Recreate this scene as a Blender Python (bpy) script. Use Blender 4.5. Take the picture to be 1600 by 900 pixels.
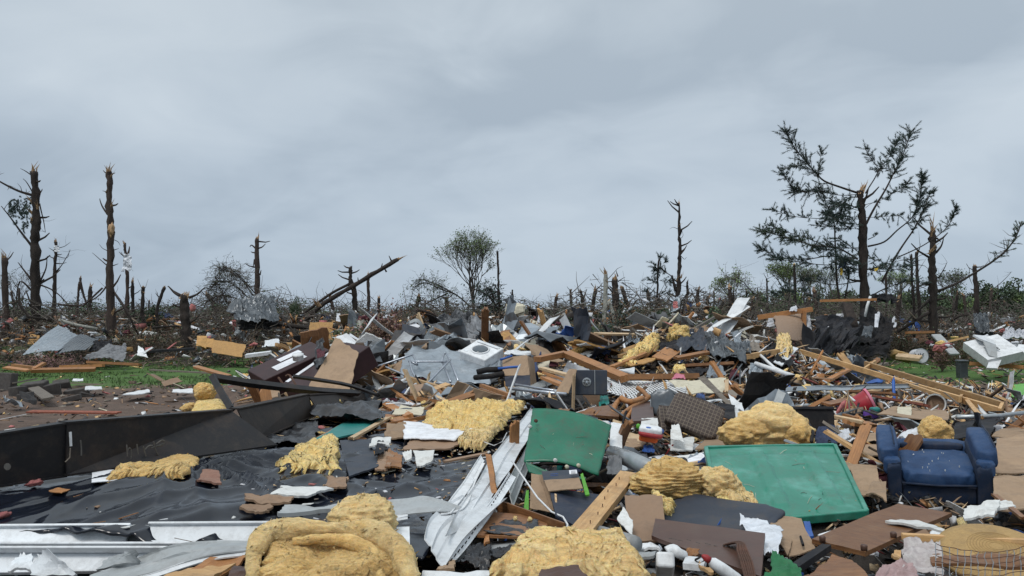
import bpy, bmesh, math, random
import numpy as np
from mathutils import Vector as V, Matrix, Euler, noise
R = math.radians
random.seed(7); rng = np.random.default_rng(7)
for o in list(bpy.data.objects): bpy.data.objects.remove(o)
sc = bpy.context.scene
COL = sc.collection
# ------------------------------------------------------------------ camera
F = 1250.0; CAMZ = 2.0; PITCH = math.atan(50/F)
cd = bpy.data.cameras.new('camera'); cam = bpy.data.objects.new('camera', cd); COL.objects.link(cam)
cd.sensor_width = 36; cd.lens = 36*F/1600; cd.clip_start = .05; cd.clip_end = 6000
cam.location = (0, 0, CAMZ); cam.rotation_euler = (math.pi/2+PITCH, 0, 0)
sc.camera = cam
# ------------------------------------------------------------------ world: overcast sky
SUN_EL, SUN_AZ = R(58), R(215)
w = bpy.data.worlds.new("World"); sc.world = w; w.use_nodes = True
nt = w.node_tree; N = nt.nodes; L = nt.links; N.clear()
out = N.new('ShaderNodeOutputWorld'); bg = N.new('ShaderNodeBackground'); bg.inputs[1].default_value = .1
sky = N.new('ShaderNodeTexSky'); sky.sky_type = 'NISHITA'; sky.sun_disc = False
sky.sun_elevation = SUN_EL; sky.sun_rotation = SUN_AZ
tc = N.new('ShaderNodeTexCoord'); sx = N.new('ShaderNodeSeparateXYZ'); L.new(tc.outputs['Generated'], sx.inputs[0])
# cloud deck coordinates: direction projected on a flat layer, so bands tighten to the horizon
def mth(op, a, b=None, cl=False):
    n = N.new('ShaderNodeMath'); n.operation = op; n.use_clamp = cl
    for i, q in enumerate((a, b)):
        if q is None: continue
        if isinstance(q, (int, float)): n.inputs[i].default_value = q
        else: L.new(q, n.inputs[i])
    return n.outputs[0]
zc = mth('ADD', mth('MAXIMUM', sx.outputs[2], 0.0), .45)
cx = N.new('ShaderNodeCombineXYZ'); L.new(mth('DIVIDE', sx.outputs[0], zc), cx.inputs[0]); L.new(mth('DIVIDE', sx.outputs[1], zc), cx.inputs[1])
def wnoise(scale, det, dist, loc):
    mp = N.new('ShaderNodeMapping'); mp.inputs[1].default_value = loc; mp.inputs[3].default_value = (.8, 1.1, 1); L.new(cx.outputs[0], mp.inputs[0])
    n = N.new('ShaderNodeTexNoise'); n.inputs['Scale'].default_value = scale; n.inputs['Detail'].default_value = det
    n.inputs['Roughness'].default_value = .5; n.inputs['Distortion'].default_value = dist; L.new(mp.outputs[0], n.inputs[0]); return n.outputs[0]
n1 = wnoise(1.5, 5, .5, (3.1, 7.7, 0)); n2 = wnoise(4.5, 7, .8, (1.3, .4, 2))
cl = mth('ADD', mth('MULTIPLY', n1, .72), mth('MULTIPLY', n2, .28))
rp = N.new('ShaderNodeValToRGB'); L.new(cl, rp.inputs[0]); e = rp.color_ramp.elements
e[0].position = .38; e[0].color = (4.2, 4.85, 5.5, 1)
e[1].position = .62; e[1].color = (6.15, 6.75, 7.25, 1)
m2 = e = rp.color_ramp.elements.new(.5); m2.color = (5.35, 6.0, 6.6, 1)
# overcast skies brighten towards the zenith
g = N.new('ShaderNodeValToRGB'); L.new(sx.outputs[2], g.inputs[0]); ge = g.color_ramp.elements
ge[0].position = 0.0; ge[0].color = (.72, .78, .86, 1); ge[1].position = 1; ge[1].color = (2.0, 1.95, 1.85, 1)
q = ge.new(.13); q.color = (.82, .86, .91, 1); q = ge.new(.45); q.color = (1.02, 1.02, 1.01, 1)
mm = N.new('ShaderNodeMixRGB'); mm.blend_type = 'MULTIPLY'; mm.inputs[0].default_value = 1; L.new(rp.outputs[0], mm.inputs[1]); L.new(g.outputs[0], mm.inputs[2])
mx = N.new('ShaderNodeMixRGB'); mx.inputs[0].default_value = .94; L.new(sky.outputs[0], mx.inputs[1]); L.new(mm.outputs[0], mx.inputs[2])
L.new(mx.outputs[0], bg.inputs[0]); L.new(bg.outputs[0], out.inputs[0])
# ------------------------------------------------------------------ sun through cloud
sd = bpy.data.lights.new('sun', 'SUN'); sd.energy = 1.5; sd.angle = R(16); sd.color = (1, .96, .9)
so = bpy.data.objects.new('sun', sd); COL.objects.link(so); so.rotation_euler = (math.pi/2-SUN_EL, 0, math.pi-SUN_AZ+R(0))
sc.view_settings.view_transform = 'Standard'; sc.view_settings.look = 'None'; sc.view_settings.exposure = 0.12; sc.view_settings.gamma = 1
sc.view_settings.use_curve_mapping = False
# ------------------------------------------------------------------ terrain height
def ss(a, b, x): t = np.clip((x-a)/(b-a), 0, 1); return t*t*(3-2*t)
def hsh(i, j, s): v = np.sin(i*127.1+j*311.7+s*74.7)*43758.5453; return v-np.floor(v)
def vn(x, y, s=0):
    xi = np.floor(x); yi = np.floor(y); fx = x-xi; fy = y-yi; fx = fx*fx*(3-2*fx); fy = fy*fy*(3-2*fy)
    a = hsh(xi, yi, s); b = hsh(xi+1, yi, s); c = hsh(xi, yi+1, s); d = hsh(xi+1, yi+1, s)
    return (a*(1-fx)+b*fx)*(1-fy)+(c*(1-fx)+d*fx)*fy
def ga(x, y, cx, cy, sx, sy, h): return h*np.exp(-((x-cx)/sx)**2-((y-cy)/sy)**2)
def H(x, y):
    x = np.asarray(x, float); y = np.asarray(y, float)
    left = np.maximum(1-ss(7.2, 9.0, y), ss(-.2, 1.4, x+.36*y))
    far = 1-ss(17, 22, y); side = ss(-7.5, -6, x+0*y)
    rightfade = 1-.75*ss(11.5, 15, y)*ss(3.2, 5.5, x-.12*y)
    m = left*far*side*rightfade*ss(2.2, 3.4, y)
    h = m*(.70+.26*(vn(x*.9, y*.9, 1)-.5)+.16*(vn(x*2.3, y*2.3, 2)-.5))
    h = h+(ga(x, y, 3.4, 16.8, 2.9, 2.2, .95)+ga(x, y, 6.8, 18.5, 2.4, 1.8, .5)+ga(x, y, -6.3, 21, 1.6, 1.6, .35)+ga(x, y, -.7, 15.6, 1.2, 1.4, .38)+ga(x, y, -1.9, 20.5, 2.6, 2.4, 1.05)+ga(x, y, .6, 20.5, 2.0, 1.8, .85)
           + ga(x, y, -4.2, 14.5, 1.2, 1.8, .45)+ga(x, y, 9, 22, 2.5, 2.0, .45))
    h = h-ga(x, y, 3.1, 5.6, .8, .9, .2)-ga(x, y, 2.4, 4.6, .7, .6, .1)-ga(x, y, 1.9, 4.5, .6, .5, .08)
    h = h+ss(33.5, 39, y)*(1-ss(75, 100, y))*(1.0+.9*(vn(x*.13, y*.11, 5)-.35)+.35*(vn(x*.6, y*.6, 6)-.5))
    mid = ss(19, 24, y)*(1-ss(36, 40, y))
    h = h+mid*(.22*vn(x*.5, y*.5, 8)*ss(-8.5, -5.5, x+.05*y)*(1-.8*ss(10.5, 12.5, x)*(1-ss(15.5, 17, x)))+(.35+.75*vn(x*.35, y*.35, 12))*ss(-.27, -.2, x/y)*(1-ss(.26, .34, x/y)))
    h = h+.05*(vn(x*1.3, y*1.3, 9)-.5)+ .03*(vn(x*4, y*4, 10)-.5)
    return h
def ray(px, py):
    x = (px-800)/F; y = (450-py)/F
    d = V((x, math.cos(PITCH)-y*math.sin(PITCH), math.sin(PITCH)+y*math.cos(PITCH)))
    return d/d.y
CO = V((0, 0, CAMZ))
def P(px, py, d): return CO+ray(px, py)*d
def S(px, py, lift=0.0):
    r = ray(px, py); ds = np.arange(2.6, 60, .06)
    z = CAMZ+r.z*ds-H(r.x*ds, ds)-lift
    k = np.argmax(z < 0)
    if z[k] >= 0: return P(px, py, 60)
    d = ds[k]
    if k > 0: d = ds[k-1]+.06*z[k-1]/(z[k-1]-z[k]+1e-9)
    return P(px, py, float(d))
FLOOR = [(-400, 846), (662, 886), (838, 640), (560, 648), (430, 690), (100, 742), (-400, 800)]
def in_floor(px, py):
    c = False; k = len(FLOOR)
    for i in range(k):
        (x0, y0), (x1, y1) = FLOOR[i], FLOOR[i-1]
        if (y0 > py) != (y1 > py) and px < (x1-x0)*(py-y0)/(y1-y0)+x0: c = not c
    return c
def floorz(x, y): return .955+.06*np.exp(-((x+2.3)/.9)**2-((y-4.7)/.8)**2)
def Sf(px, py, lift):
    r = ray(px, py); ds = np.arange(3, 12, .02); z = CAMZ+r.z*ds-floorz(r.x*ds, ds)-lift; k = int(np.argmax(z < 0)); return P(px, py, float(ds[k]))
def A(t, lift=.04):
    if in_floor(t[0], t[1]) and not (len(t) == 3 and t[2] < 0):
        q = Sf(t[0], t[1], .045+.25*lift)
        if len(t) == 2 or t[2] > q.y: return q
    if len(t) == 2: return S(t[0], t[1], lift)
    if t[2] > 9: q = S(t[0], t[1], max(lift, .2)); return q if t[2] > q.y else P(*t)
    if t[2] < 0: return P(t[0], t[1], S(t[0], -t[2], lift).y+.05)
    return P(*t)
# ------------------------------------------------------------------ materials
MATS = {}
def mat(name, c1, c2=None, scale=6, rough=.7, bump=0, bscale=30, metal=0, stretch=(1, 1, 1), rnd=.12, spec=.4, det=6, bdist=.01, stain=0, stainc=(.06, .045, .03), trans=0, alpha=1, coat=0, lo=.35, hi=.65, dirt=.4):
    c2 = c2 or tuple(c*.72 for c in c1)
    m = bpy.data.materials.new(name); m.use_nodes = True; t = m.node_tree; n = t.nodes; l = t.links
    b = n['Principled BSDF']; b.inputs['Roughness'].default_value = rough; b.inputs['Metallic'].default_value = metal
    b.inputs['Specular IOR Level'].default_value = spec
    if coat: b.inputs['Coat Weight'].default_value = coat; b.inputs['Coat Roughness'].default_value = .25
    if trans: b.inputs['Transmission Weight'].default_value = trans
    if alpha < 1: b.inputs['Alpha'].default_value = alpha
    tc = n.new('ShaderNodeTexCoord'); mp = n.new('ShaderNodeMapping'); mp.inputs[3].default_value = stretch; l.new(tc.outputs['Object'], mp.inputs[0])
    no = n.new('ShaderNodeTexNoise'); no.inputs['Scale'].default_value = scale; no.inputs['Detail'].default_value = det; no.inputs['Roughness'].default_value = .62; l.new(mp.outputs[0], no.inputs[0])
    mr = n.new('ShaderNodeMapRange'); mr.inputs[1].default_value = lo; mr.inputs[2].default_value = hi; l.new(no.outputs[0], mr.inputs[0])
    mxx = n.new('ShaderNodeMixRGB'); mxx.inputs[1].default_value = (*c2, 1); mxx.inputs[2].default_value = (*c1, 1); l.new(mr.outputs[0], mxx.inputs[0])
    last = mxx.outputs[0]
    if stain:
        n3 = n.new('ShaderNodeTexNoise'); n3.inputs['Scale'].default_value = scale*.35+1.5; n3.inputs['Detail'].default_value = 8; n3.inputs['Roughness'].default_value = .7; l.new(tc.outputs['Object'], n3.inputs[0])
        r3 = n.new('ShaderNodeMapRange'); r3.inputs[1].default_value = .5; r3.inputs[2].default_value = .72; r3.inputs[4].default_value = stain; l.new(n3.outputs[0], r3.inputs[0])
        m3 = n.new('ShaderNodeMixRGB'); l.new(r3.outputs[0], m3.inputs[0]); l.new(last, m3.inputs[1]); m3.inputs[2].default_value = (*stainc, 1); last = m3.outputs[0]
    if dirt and spec >= .2:
        n4 = n.new('ShaderNodeTexNoise'); n4.inputs['Scale'].default_value = 7; n4.inputs['Detail'].default_value = 12; n4.inputs['Roughness'].default_value = .8; l.new(tc.outputs['Object'], n4.inputs[0])
        r4 = n.new('ShaderNodeMapRange'); r4.inputs[1].default_value = .48; r4.inputs[2].default_value = .68; r4.inputs[4].default_value = dirt; l.new(n4.outputs[0], r4.inputs[0])
        m4 = n.new('ShaderNodeMixRGB'); l.new(r4.outputs[0], m4.inputs[0]); l.new(last, m4.inputs[1]); m4.inputs[2].default_value = (.075, .058, .045, 1); last = m4.outputs[0]
    if rnd:
        oi = n.new('ShaderNodeObjectInfo'); r1 = n.new('ShaderNodeMapRange'); r1.inputs[3].default_value = 1-rnd*1.6; r1.inputs[4].default_value = 1+rnd; l.new(oi.outputs['Random'], r1.inputs[0])
        hs = n.new('ShaderNodeHueSaturation'); l.new(r1.outputs[0], hs.inputs['Value']); l.new(last, hs.inputs['Color']); last = hs.outputs[0]
    l.new(last, b.inputs['Base Color'])
    if bump:
        nb = n.new('ShaderNodeTexNoise'); nb.inputs['Scale'].default_value = bscale; nb.inputs['Detail'].default_value = 8; nb.inputs['Roughness'].default_value = .65; l.new(mp.outputs[0], nb.inputs[0])
        bp = n.new('ShaderNodeBump'); bp.inputs['Strength'].default_value = bump; bp.inputs['Distance'].default_value = bdist; l.new(nb.outputs[0], bp.inputs['Height']); l.new(bp.outputs[0], b.inputs['Normal'])
    MATS[name] = m; return m
def node_mat_hook(m):
    t = m.node_tree; return t, t.nodes, t.links, t.nodes['Principled BSDF']
WG = (1.2, 14, 14)
mat('lumber', (.56, .36, .17), (.42, .24, .10), 5, .6, .25, 12, stretch=WG, rnd=.18, stain=.35, stainc=(.16, .09, .045))
mat('lumber_orange', (.42, .20, .075), (.30, .13, .045), 5, .55, .25, 12, stretch=WG, rnd=.2, stain=.3, stainc=(.12, .06, .03))
mat('lumber_pale', (.62, .47, .30), (.50, .34, .19), 5, .6, .25, 12, stretch=WG, rnd=.12, stain=.25, stainc=(.2, .12, .07))
mat('wood_grey', (.22, .19, .16), (.13, .11, .09), 5, .75, .35, 12, stretch=WG, rnd=.25, stain=.4)
mat('wood_brown', (.25, .12, .05), (.13, .055, .024), 7, .45, .15, 12, stretch=WG, rnd=.15, stain=.35, stainc=(.38, .23, .12), dirt=.2, spec=.3)
mat('wood_choc', (.085, .042, .03), (.065, .032, .023), 5, .45, .1, 20, rnd=.05, stain=.15, stainc=(.2, .14, .1))
mat('wood_maroon', (.045, .017, .018), (.026, .010, .012), 4, .5, .05, 20, rnd=.05, dirt=.15, spec=.3)
mat('osb', (.50, .29, .10), (.34, .18, .06), 28, .7, .35, 45, rnd=.12, det=3, stain=.3, stainc=(.18, .1, .05))
mat('hardboard', (.30, .195, .125), (.235, .15, .095), 7, .7, .15, 40, rnd=.1, stain=.35, stainc=(.13, .08, .05))
mat('cardboard', (.34, .235, .15), (.27, .185, .12), 4, .8, .15, 30, rnd=.1, stain=.4, stainc=(.19, .125, .08))
mat('drywall', (.68, .69, .68), (.56, .57, .56), 5, .85, .15, 40, rnd=.08, stain=.45, stainc=(.33, .29, .24))
mat('white_paint', (.74, .76, .78), (.62, .64, .66), 4, .45, .06, 20, rnd=.05, stain=.35, stainc=(.38, .36, .33))
mat('vinyl_white', (.72, .75, .78), (.60, .63, .66), 3, .4, .04, 20, rnd=.08, stain=.5, stainc=(.30, .29, .27))
mat('vinyl_grey', (.35, .37, .38), (.27, .29, .30), 3, .45, .04, 20, rnd=.12, stain=.4, stainc=(.18, .17, .15))
mat('paper', (.74, .76, .80), (.62, .64, .68), 9, .8, .1, 20, rnd=.08, stain=.25, stainc=(.42, .40, .38))
mat('foam_cream', (.62, .58, .46), (.52, .48, .37), 6, .85, .2, 30, rnd=.06, stain=.3, stainc=(.36, .30, .2))
mat('metal_grey', (.115, .132, .15), (.07, .082, .095), 3, .32, .08, 15, metal=.3, rnd=.15, stain=.4, stainc=(.12, .12, .115))
mat('metal_light', (.30, .34, .38), (.21, .245, .28), 3, .4, .06, 15, metal=.4, rnd=.1, stain=.3, stainc=(.2, .2, .2))
mat('galv', (.40, .43, .45), (.30, .33, .35), 14, .38, .05, 15, metal=.6, rnd=.1, stain=.3, stainc=(.17, .16, .15))
mat('tube_steel', (.42, .45, .5), (.32, .35, .4), 5, .3, metal=.7, rnd=.05)
mat('black_steel', (.012, .013, .017), (.018, .017, .018), 2.2, .5, .12, 18, metal=0, spec=.25, rnd=.05, stain=.8, stainc=(.05, .033, .024))
mat('black_plastic', (.006, .009, .018), (.004, .006, .011), 3, .17, .03, 9, rnd=0, dirt=.05, stain=.12, stainc=(.03, .028, .026), bdist=.006)
mat('tar_paper', (.022, .024, .030), (.013, .014, .018), 4, .75, .15, 24, spec=.2, rnd=.2, stain=.25, stainc=(.08, .075, .07))
mat('shingle', (.050, .050, .054), (.028, .028, .030), 60, .85, .5, 120, rnd=.3, stain=.3, stainc=(.1, .08, .06))
mat('navy', (.018, .026, .05), (.012, .018, .036), 5, .6, .2, 60, rnd=.05, stain=.15, stainc=(.06, .06, .07))
mat('slate_blue', (.035, .045, .065), (.026, .034, .05), 5, .6, .1, 60, rnd=.05, stain=.2, stainc=(.1, .09, .08))
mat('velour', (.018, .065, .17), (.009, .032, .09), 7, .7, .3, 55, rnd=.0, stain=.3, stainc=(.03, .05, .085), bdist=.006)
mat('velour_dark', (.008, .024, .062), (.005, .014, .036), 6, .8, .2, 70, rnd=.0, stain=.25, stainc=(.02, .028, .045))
mat('green_paint', (.010, .150, .085), (.007, .105, .060), 3, .38, .12, 10, rnd=0, dirt=.6, stain=.35, stainc=(.035, .20, .13))
mat('green_fade', (.020, .215, .145), (.014, .165, .110), 3, .30, .04, 10, rnd=0, stain=.95, stainc=(.11, .34, .28))
mat('teal_board', (.02, .22, .20), (.015, .15, .14), 4, .5, .05, 10, rnd=0, stain=.3)
mat('green_cloth', (.010, .16, .055), (.006, .09, .03), 6, .55, .3, 60, rnd=0)
mat('lime', (.12, .42, .04), (.08, .30, .03), 6, .5, rnd=0)
mat('blue', (.03, .12, .42), (.02, .07, .26), 6, .5, .1, 30, rnd=.15)
mat('red', (.42, .03, .035), (.26, .018, .022), 6, .5, .1, 30, rnd=.15)
mat('maroon_cloth', (.11, .02, .035), (.06, .012, .02), 8, .8, .3, 50, rnd=.1)
mat('orange', (.75, .13, .02), (.5, .08, .012), 6, .6, .1, 30, rnd=.1)
mat('purple', (.14, .06, .38), (.08, .03, .22), 6, .6, .2, 40, rnd=.1)
mat('pink_fluff', (.52, .20, .19), (.34, .11, .11), 25, .95, .8, 60, rnd=.15)
mat('pink', (.65, .22, .30), (.45, .13, .19), 8, .7, .2, 40, rnd=.1)
mat('rose_cloth', (.42, .30, .30), (.30, .2, .2), 40, .9, .4, 90, rnd=.05)
mat('yellow', (.62, .44, .05), (.5, .34, .04), 8, .7, rnd=.1)
mat('grey_cloth', (.20, .21, .225), (.13, .135, .145), 8, .85, .3, 60, rnd=.25)
mat('white_cloth', (.62, .64, .68), (.48, .50, .55), 8, .8, .2, 50, rnd=.1, stain=.25, stainc=(.3, .28, .26))
mat('blue_rag', (.05, .08, .18), (.03, .045, .1), 8, .85, .3, 60, rnd=.3)
mat('brown_cloth', (.10, .065, .045), (.06, .04, .028), 8, .85, .3, 60, rnd=.3)
mat('sofa_plaid', (.095, .075, .068), (.05, .040, .038), 30, .9, .4, 120, rnd=0)
mat('glass_dark', (.05, .07, .09), (.04, .055, .07), 4, .08, rnd=0, spec=.8)
mat('concrete', (.30, .29, .27), (.22, .21, .20), 12, .9, .4, 60, rnd=.15)
mat('masonry_dark', (.085, .078, .075), (.055, .05, .048), 10, .9, .5, 50, rnd=.2)
mat('brick_red', (.30, .10, .06), (.2, .06, .04), 10, .85, .4, 60, rnd=.15)
mat('rose_brown', (.27, .15, .11), (.18, .09, .065), 10, .8, .4, 60, rnd=.05)
mat('rust', (.12, .055, .035), (.06, .03, .02), 30, .8, .4, 80, rnd=.1)
mat('wicker', (.46, .31, .13), (.34, .21, .08), 60, .7, .5, 90, rnd=0, stretch=(1, 6, 1))
mat('chrome', (.6, .62, .65), (.5, .52, .55), 3, .2, metal=.8, rnd=0)
mat('brown_steel', (.028, .022, .019), (.018, .015, .014), 3, .6, .2, 18, rnd=0, stain=.4, stainc=(.06, .035, .022), spec=.25)
mat('chalk', (.11, .105, .10), (.07, .07, .065), 40, .95, rnd=0)
mat('ink', (.010, .010, .012), (.016, .016, .018), 10, .7, rnd=0, spec=.2)
mat('bark', (.040, .030, .026), (.018, .014, .013), 9, .9, .8, 30, stretch=(1, 1, .25), rnd=.25, bdist=.03)
mat('bark_red', (.068, .048, .040), (.032, .023, .020), 9, .9, .8, 30, stretch=(1, 1, .25), rnd=.2, bdist=.03)
mat('birch', (.42, .42, .38), (.2, .2, .18), 16, .8, .4, 30, rnd=.1)
mat('splinter', (.46, .31, .18), (.28, .17, .09), 20, .8, .5, 60, stretch=(1, 1, .2), rnd=.12)
mat('twig', (.115, .10, .088), (.062, .055, .048), 3, .9, rnd=.2)
mat('twig_light', (.17, .135, .10), (.10, .08, .06), 3, .9, rnd=.2)
mat('needle', (.055, .092, .080), (.034, .062, .056), 4, .7, rnd=.15)
mat('needle_mid', (.050, .088, .045), (.03, .056, .03), 4, .7, rnd=.15)
mat('leaf_brown', (.14, .118, .085), (.08, .068, .05), 5, .8, rnd=0)
mat('leaf_litter', (.095, .09, .068), (.055, .052, .04), 5, .8, rnd=0)
mat('leaf_spring', (.19, .27, .10), (.13, .2, .07), 5, .7, rnd=.2)
mat('leaf_dull', (.095, .13, .058), (.06, .088, .042), 5, .7, rnd=.2)
mat('leaf_far', (.10, .15, .078), (.062, .1, .058), .6, .8, rnd=.3)
mat('leaf_dry', (.22, .14, .09), (.12, .08, .055), 5, .8, rnd=.2)
mat('leaf_pinkish', (.26, .14, .14), (.16, .09, .09), 5, .8, rnd=.2)
mat('grass_blade', (.075, .14, .034), (.05, .095, .026), 2, .7, rnd=0)
mat('bag_white', (.66, .70, .76), (.56, .60, .66), 8, .3, .2, 30, rnd=0, spec=.5)
mat('bag_black', (.012, .013, .017), (.008, .009, .012), 8, .28, .3, 30, rnd=0)
mat('quilt', (.50, .47, .46), (.33, .29, .29), 22, .9, .4, 60, rnd=0)
mat('red_plastic', (.36, .02, .035), (.26, .015, .025), 4, .4, rnd=0)
# insulation: matted yellow glass wool, with brown dirt and crease shade painted in as dark streaks
def insul(name, c1, c2, c3):
    m = mat(name, c1, c2, 11, .95, 1.0, 70, rnd=.08, det=12, bdist=.02, stain=.7, stainc=c3, spec=.15, lo=.3, hi=.62)
    t, n, l, b = node_mat_hook(m); b.inputs['Subsurface Weight'].default_value = .4; b.inputs['Subsurface Radius'].default_value = (1, .7, .35); b.inputs['Subsurface Scale'].default_value = .025; b.inputs['Sheen Weight'].default_value = .5; b.inputs['Sheen Tint'].default_value = (1, .85, .5, 1)
    tc = n.new('ShaderNodeTexCoord'); mp = n.new('ShaderNodeMapping'); mp.inputs[3].default_value = (9, 26, 26); l.new(tc.outputs['Object'], mp.inputs[0])
    q = n.new('ShaderNodeTexNoise'); q.inputs['Detail'].default_value = 10; q.inputs['Scale'].default_value = 1; q.inputs['Distortion'].default_value = 1.8; q.inputs['Roughness'].default_value = .7; l.new(mp.outputs[0], q.inputs[0])
    r = n.new('ShaderNodeMapRange'); r.inputs[1].default_value = .36; r.inputs[2].default_value = .62; r.inputs[3].default_value = .66; r.inputs[4].default_value = 1.1; l.new(q.outputs[0], r.inputs[0])
    hs = n.new('ShaderNodeHueSaturation'); l.new(r.outputs[0], hs.inputs['Value']); l.new(b.inputs['Base Color'].links[0].from_socket, hs.inputs['Color']); l.new(hs.outputs[0], b.inputs['Base Color'])
    bp = n.new('ShaderNodeBump'); bp.inputs['Strength'].default_value = .9; bp.inputs['Distance'].default_value = .012; l.new(q.outputs[0], bp.inputs['Height']); l.new(b.inputs['Normal'].links[0].from_socket, bp.inputs['Normal']); l.new(bp.outputs[0], b.inputs['Normal'])
    return m
insul('glasswool', (.97, .73, .37), (.87, .56, .22), (.58, .33, .12))
insul('glasswool_tan', (.92, .62, .26), (.72, .43, .14), (.42, .22, .07))
insul('glasswool_bright', (.98, .74, .33), (.90, .58, .19), (.64, .37, .11))
# ground: soil and grass by place; pile litter darkened to paint in gap shade
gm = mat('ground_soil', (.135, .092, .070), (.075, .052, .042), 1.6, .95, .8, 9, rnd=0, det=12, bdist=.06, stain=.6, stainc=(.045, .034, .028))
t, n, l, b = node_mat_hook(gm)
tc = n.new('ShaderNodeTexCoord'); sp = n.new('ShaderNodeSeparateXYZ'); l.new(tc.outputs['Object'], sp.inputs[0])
def mk(op, a, b_, cl=False):
    q = n.new('ShaderNodeMath'); q.operation = op; q.use_clamp = cl
    for i, z in enumerate((a, b_)):
        if z is None: continue
        if isinstance(z, (int, float)): q.inputs[i].default_value = z
        else: l.new(z, q.inputs[i])
    return q.outputs[0]
gn = n.new('ShaderNodeTexNoise'); gn.inputs['Scale'].default_value = .45; gn.inputs['Detail'].default_value = 9; gn.inputs['Roughness'].default_value = .7; l.new(tc.outputs['Object'], gn.inputs[0])
yy = mk('ADD', sp.outputs[1], mk('MULTIPLY', mk('SUBTRACT', gn.outputs[0], .5), 9))
band = mk('MULTIPLY', mk('MULTIPLY', mk('SUBTRACT', yy, 24.2), 1.5, True), mk('MULTIPLY', mk('SUBTRACT', 36, yy), 1.5, True), True)
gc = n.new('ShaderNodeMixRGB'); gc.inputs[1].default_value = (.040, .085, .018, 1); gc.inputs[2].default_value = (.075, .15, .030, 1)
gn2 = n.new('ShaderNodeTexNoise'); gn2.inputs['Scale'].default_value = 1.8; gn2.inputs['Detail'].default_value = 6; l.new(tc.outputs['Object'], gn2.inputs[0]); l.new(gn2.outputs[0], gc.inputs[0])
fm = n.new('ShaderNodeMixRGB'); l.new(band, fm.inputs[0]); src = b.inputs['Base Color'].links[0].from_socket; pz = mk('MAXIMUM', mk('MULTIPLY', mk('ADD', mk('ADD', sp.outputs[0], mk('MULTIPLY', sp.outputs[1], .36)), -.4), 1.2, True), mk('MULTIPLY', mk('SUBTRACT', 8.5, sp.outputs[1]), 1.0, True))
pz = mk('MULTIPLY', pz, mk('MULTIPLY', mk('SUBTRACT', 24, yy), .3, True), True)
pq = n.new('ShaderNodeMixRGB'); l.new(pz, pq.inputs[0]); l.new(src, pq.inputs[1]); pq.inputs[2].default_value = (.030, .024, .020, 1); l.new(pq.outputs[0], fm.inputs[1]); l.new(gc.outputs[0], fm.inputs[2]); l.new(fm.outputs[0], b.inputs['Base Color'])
# woven plaid of the sofa cushion: thin pale and dark threads crossing
t, n, l, b = node_mat_hook(MATS['sofa_plaid'])
tc = n.new('ShaderNodeTexCoord'); sp = n.new('ShaderNodeSeparateXYZ'); l.new(tc.outputs['Object'], sp.inputs[0])
def thr(o, sc_, w_):
    return mk('LESS_THAN', mk('FRACT', mk('MULTIPLY', o, sc_), None), w_)
pl = mk('ADD', thr(sp.outputs[0], 26, .14), thr(sp.outputs[1], 26, .14), True)
pm = n.new('ShaderNodeMixRGB'); l.new(mk('MULTIPLY', pl, .55), pm.inputs[0]); l.new(b.inputs['Base Color'].links[0].from_socket, pm.inputs[1]); pm.inputs[2].default_value = (.26, .22, .17, 1); l.new(pm.outputs[0], b.inputs['Base Color'])
# ------------------------------------------------------------------ mesh and object helpers
def wm(o):
    m = o.matrix_basis.copy(); p = o.parent
    while p: m = p.matrix_basis @ m; p = p.parent
    return m
def frame(o, x, y):
    x = (x).normalized(); z = x.cross(y).normalized(); y = z.cross(x)
    return Matrix(((x.x, y.x, z.x, o.x), (x.y, y.y, z.y, o.y), (x.z, y.z, z.z, o.z), (0, 0, 0, 1)))
def mesh(name, vs, fs, mats, mi=None, smooth=False):
    me = bpy.data.meshes.new(name); me.from_pydata([tuple(v) for v in vs], [], fs)
    for m in mats: me.materials.append(MATS[m])
    if mi is not None and len(mats) > 1: me.polygons.foreach_set('material_index', mi)
    if smooth: me.polygons.foreach_set('use_smooth', [True]*len(me.polygons))
    me.update(); return me
def link(name, me, M=None, parent=None):
    o = bpy.data.objects.new(name, me); COL.objects.link(o)
    if parent is not None: o.parent = parent; M = wm(parent).inverted() @ (M if M is not None else Matrix())
    if M is not None: o.matrix_basis = M
    return o
USED = {}
def tag(o, label=None, cat=None, group=None, kind=None):
    if label: USED.setdefault(label, 1)
    if label: o['label'] = label
    if cat: o['category'] = cat
    if group: o['group'] = group
    if kind: o['kind'] = kind
    return o
def thing(name, label, cat, loc, group=None):
    o = bpy.data.objects.new(name, None); COL.objects.link(o); o.location = loc; o.empty_display_size = .1
    return tag(o, label, cat, group)
LM = []
def lm(phrase, px, py): LM.append((phrase, px, py))
class MB:
    def __init__(s): s.v = []; s.f = []; s.m = []
    def add(s, vs, fs, m=0):
        o = len(s.v); s.v.extend(vs); s.f.extend([tuple(i+o for i in f) for f in fs]); s.m.extend([m]*len(fs)); return s
    def build(s, name, mats, parent=None, M=None, smooth=False, world=True):
        if isinstance(mats, str): mats = [mats]
        if M is None:
            c = V((0, 0, 0))
            for v in s.v: c += V(v)
            c /= max(1, len(s.v)); M = Matrix.Translation(c)
        if world: I = M.inverted(); vs = [I @ V(v) for v in s.v]
        else: vs = s.v
        return link(name, mesh(name, vs, s.f, mats, s.m, smooth), M, parent)
def box(x0, x1, y0, y1, z0, z1):
    return ([V((x, y, z)) for z in (z0, z1) for y in (y0, y1) for x in (x0, x1)], [(0, 2, 3, 1), (4, 5, 7, 6), (0, 1, 5, 4), (2, 6, 7, 3), (0, 4, 6, 2), (1, 3, 7, 5)])
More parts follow.
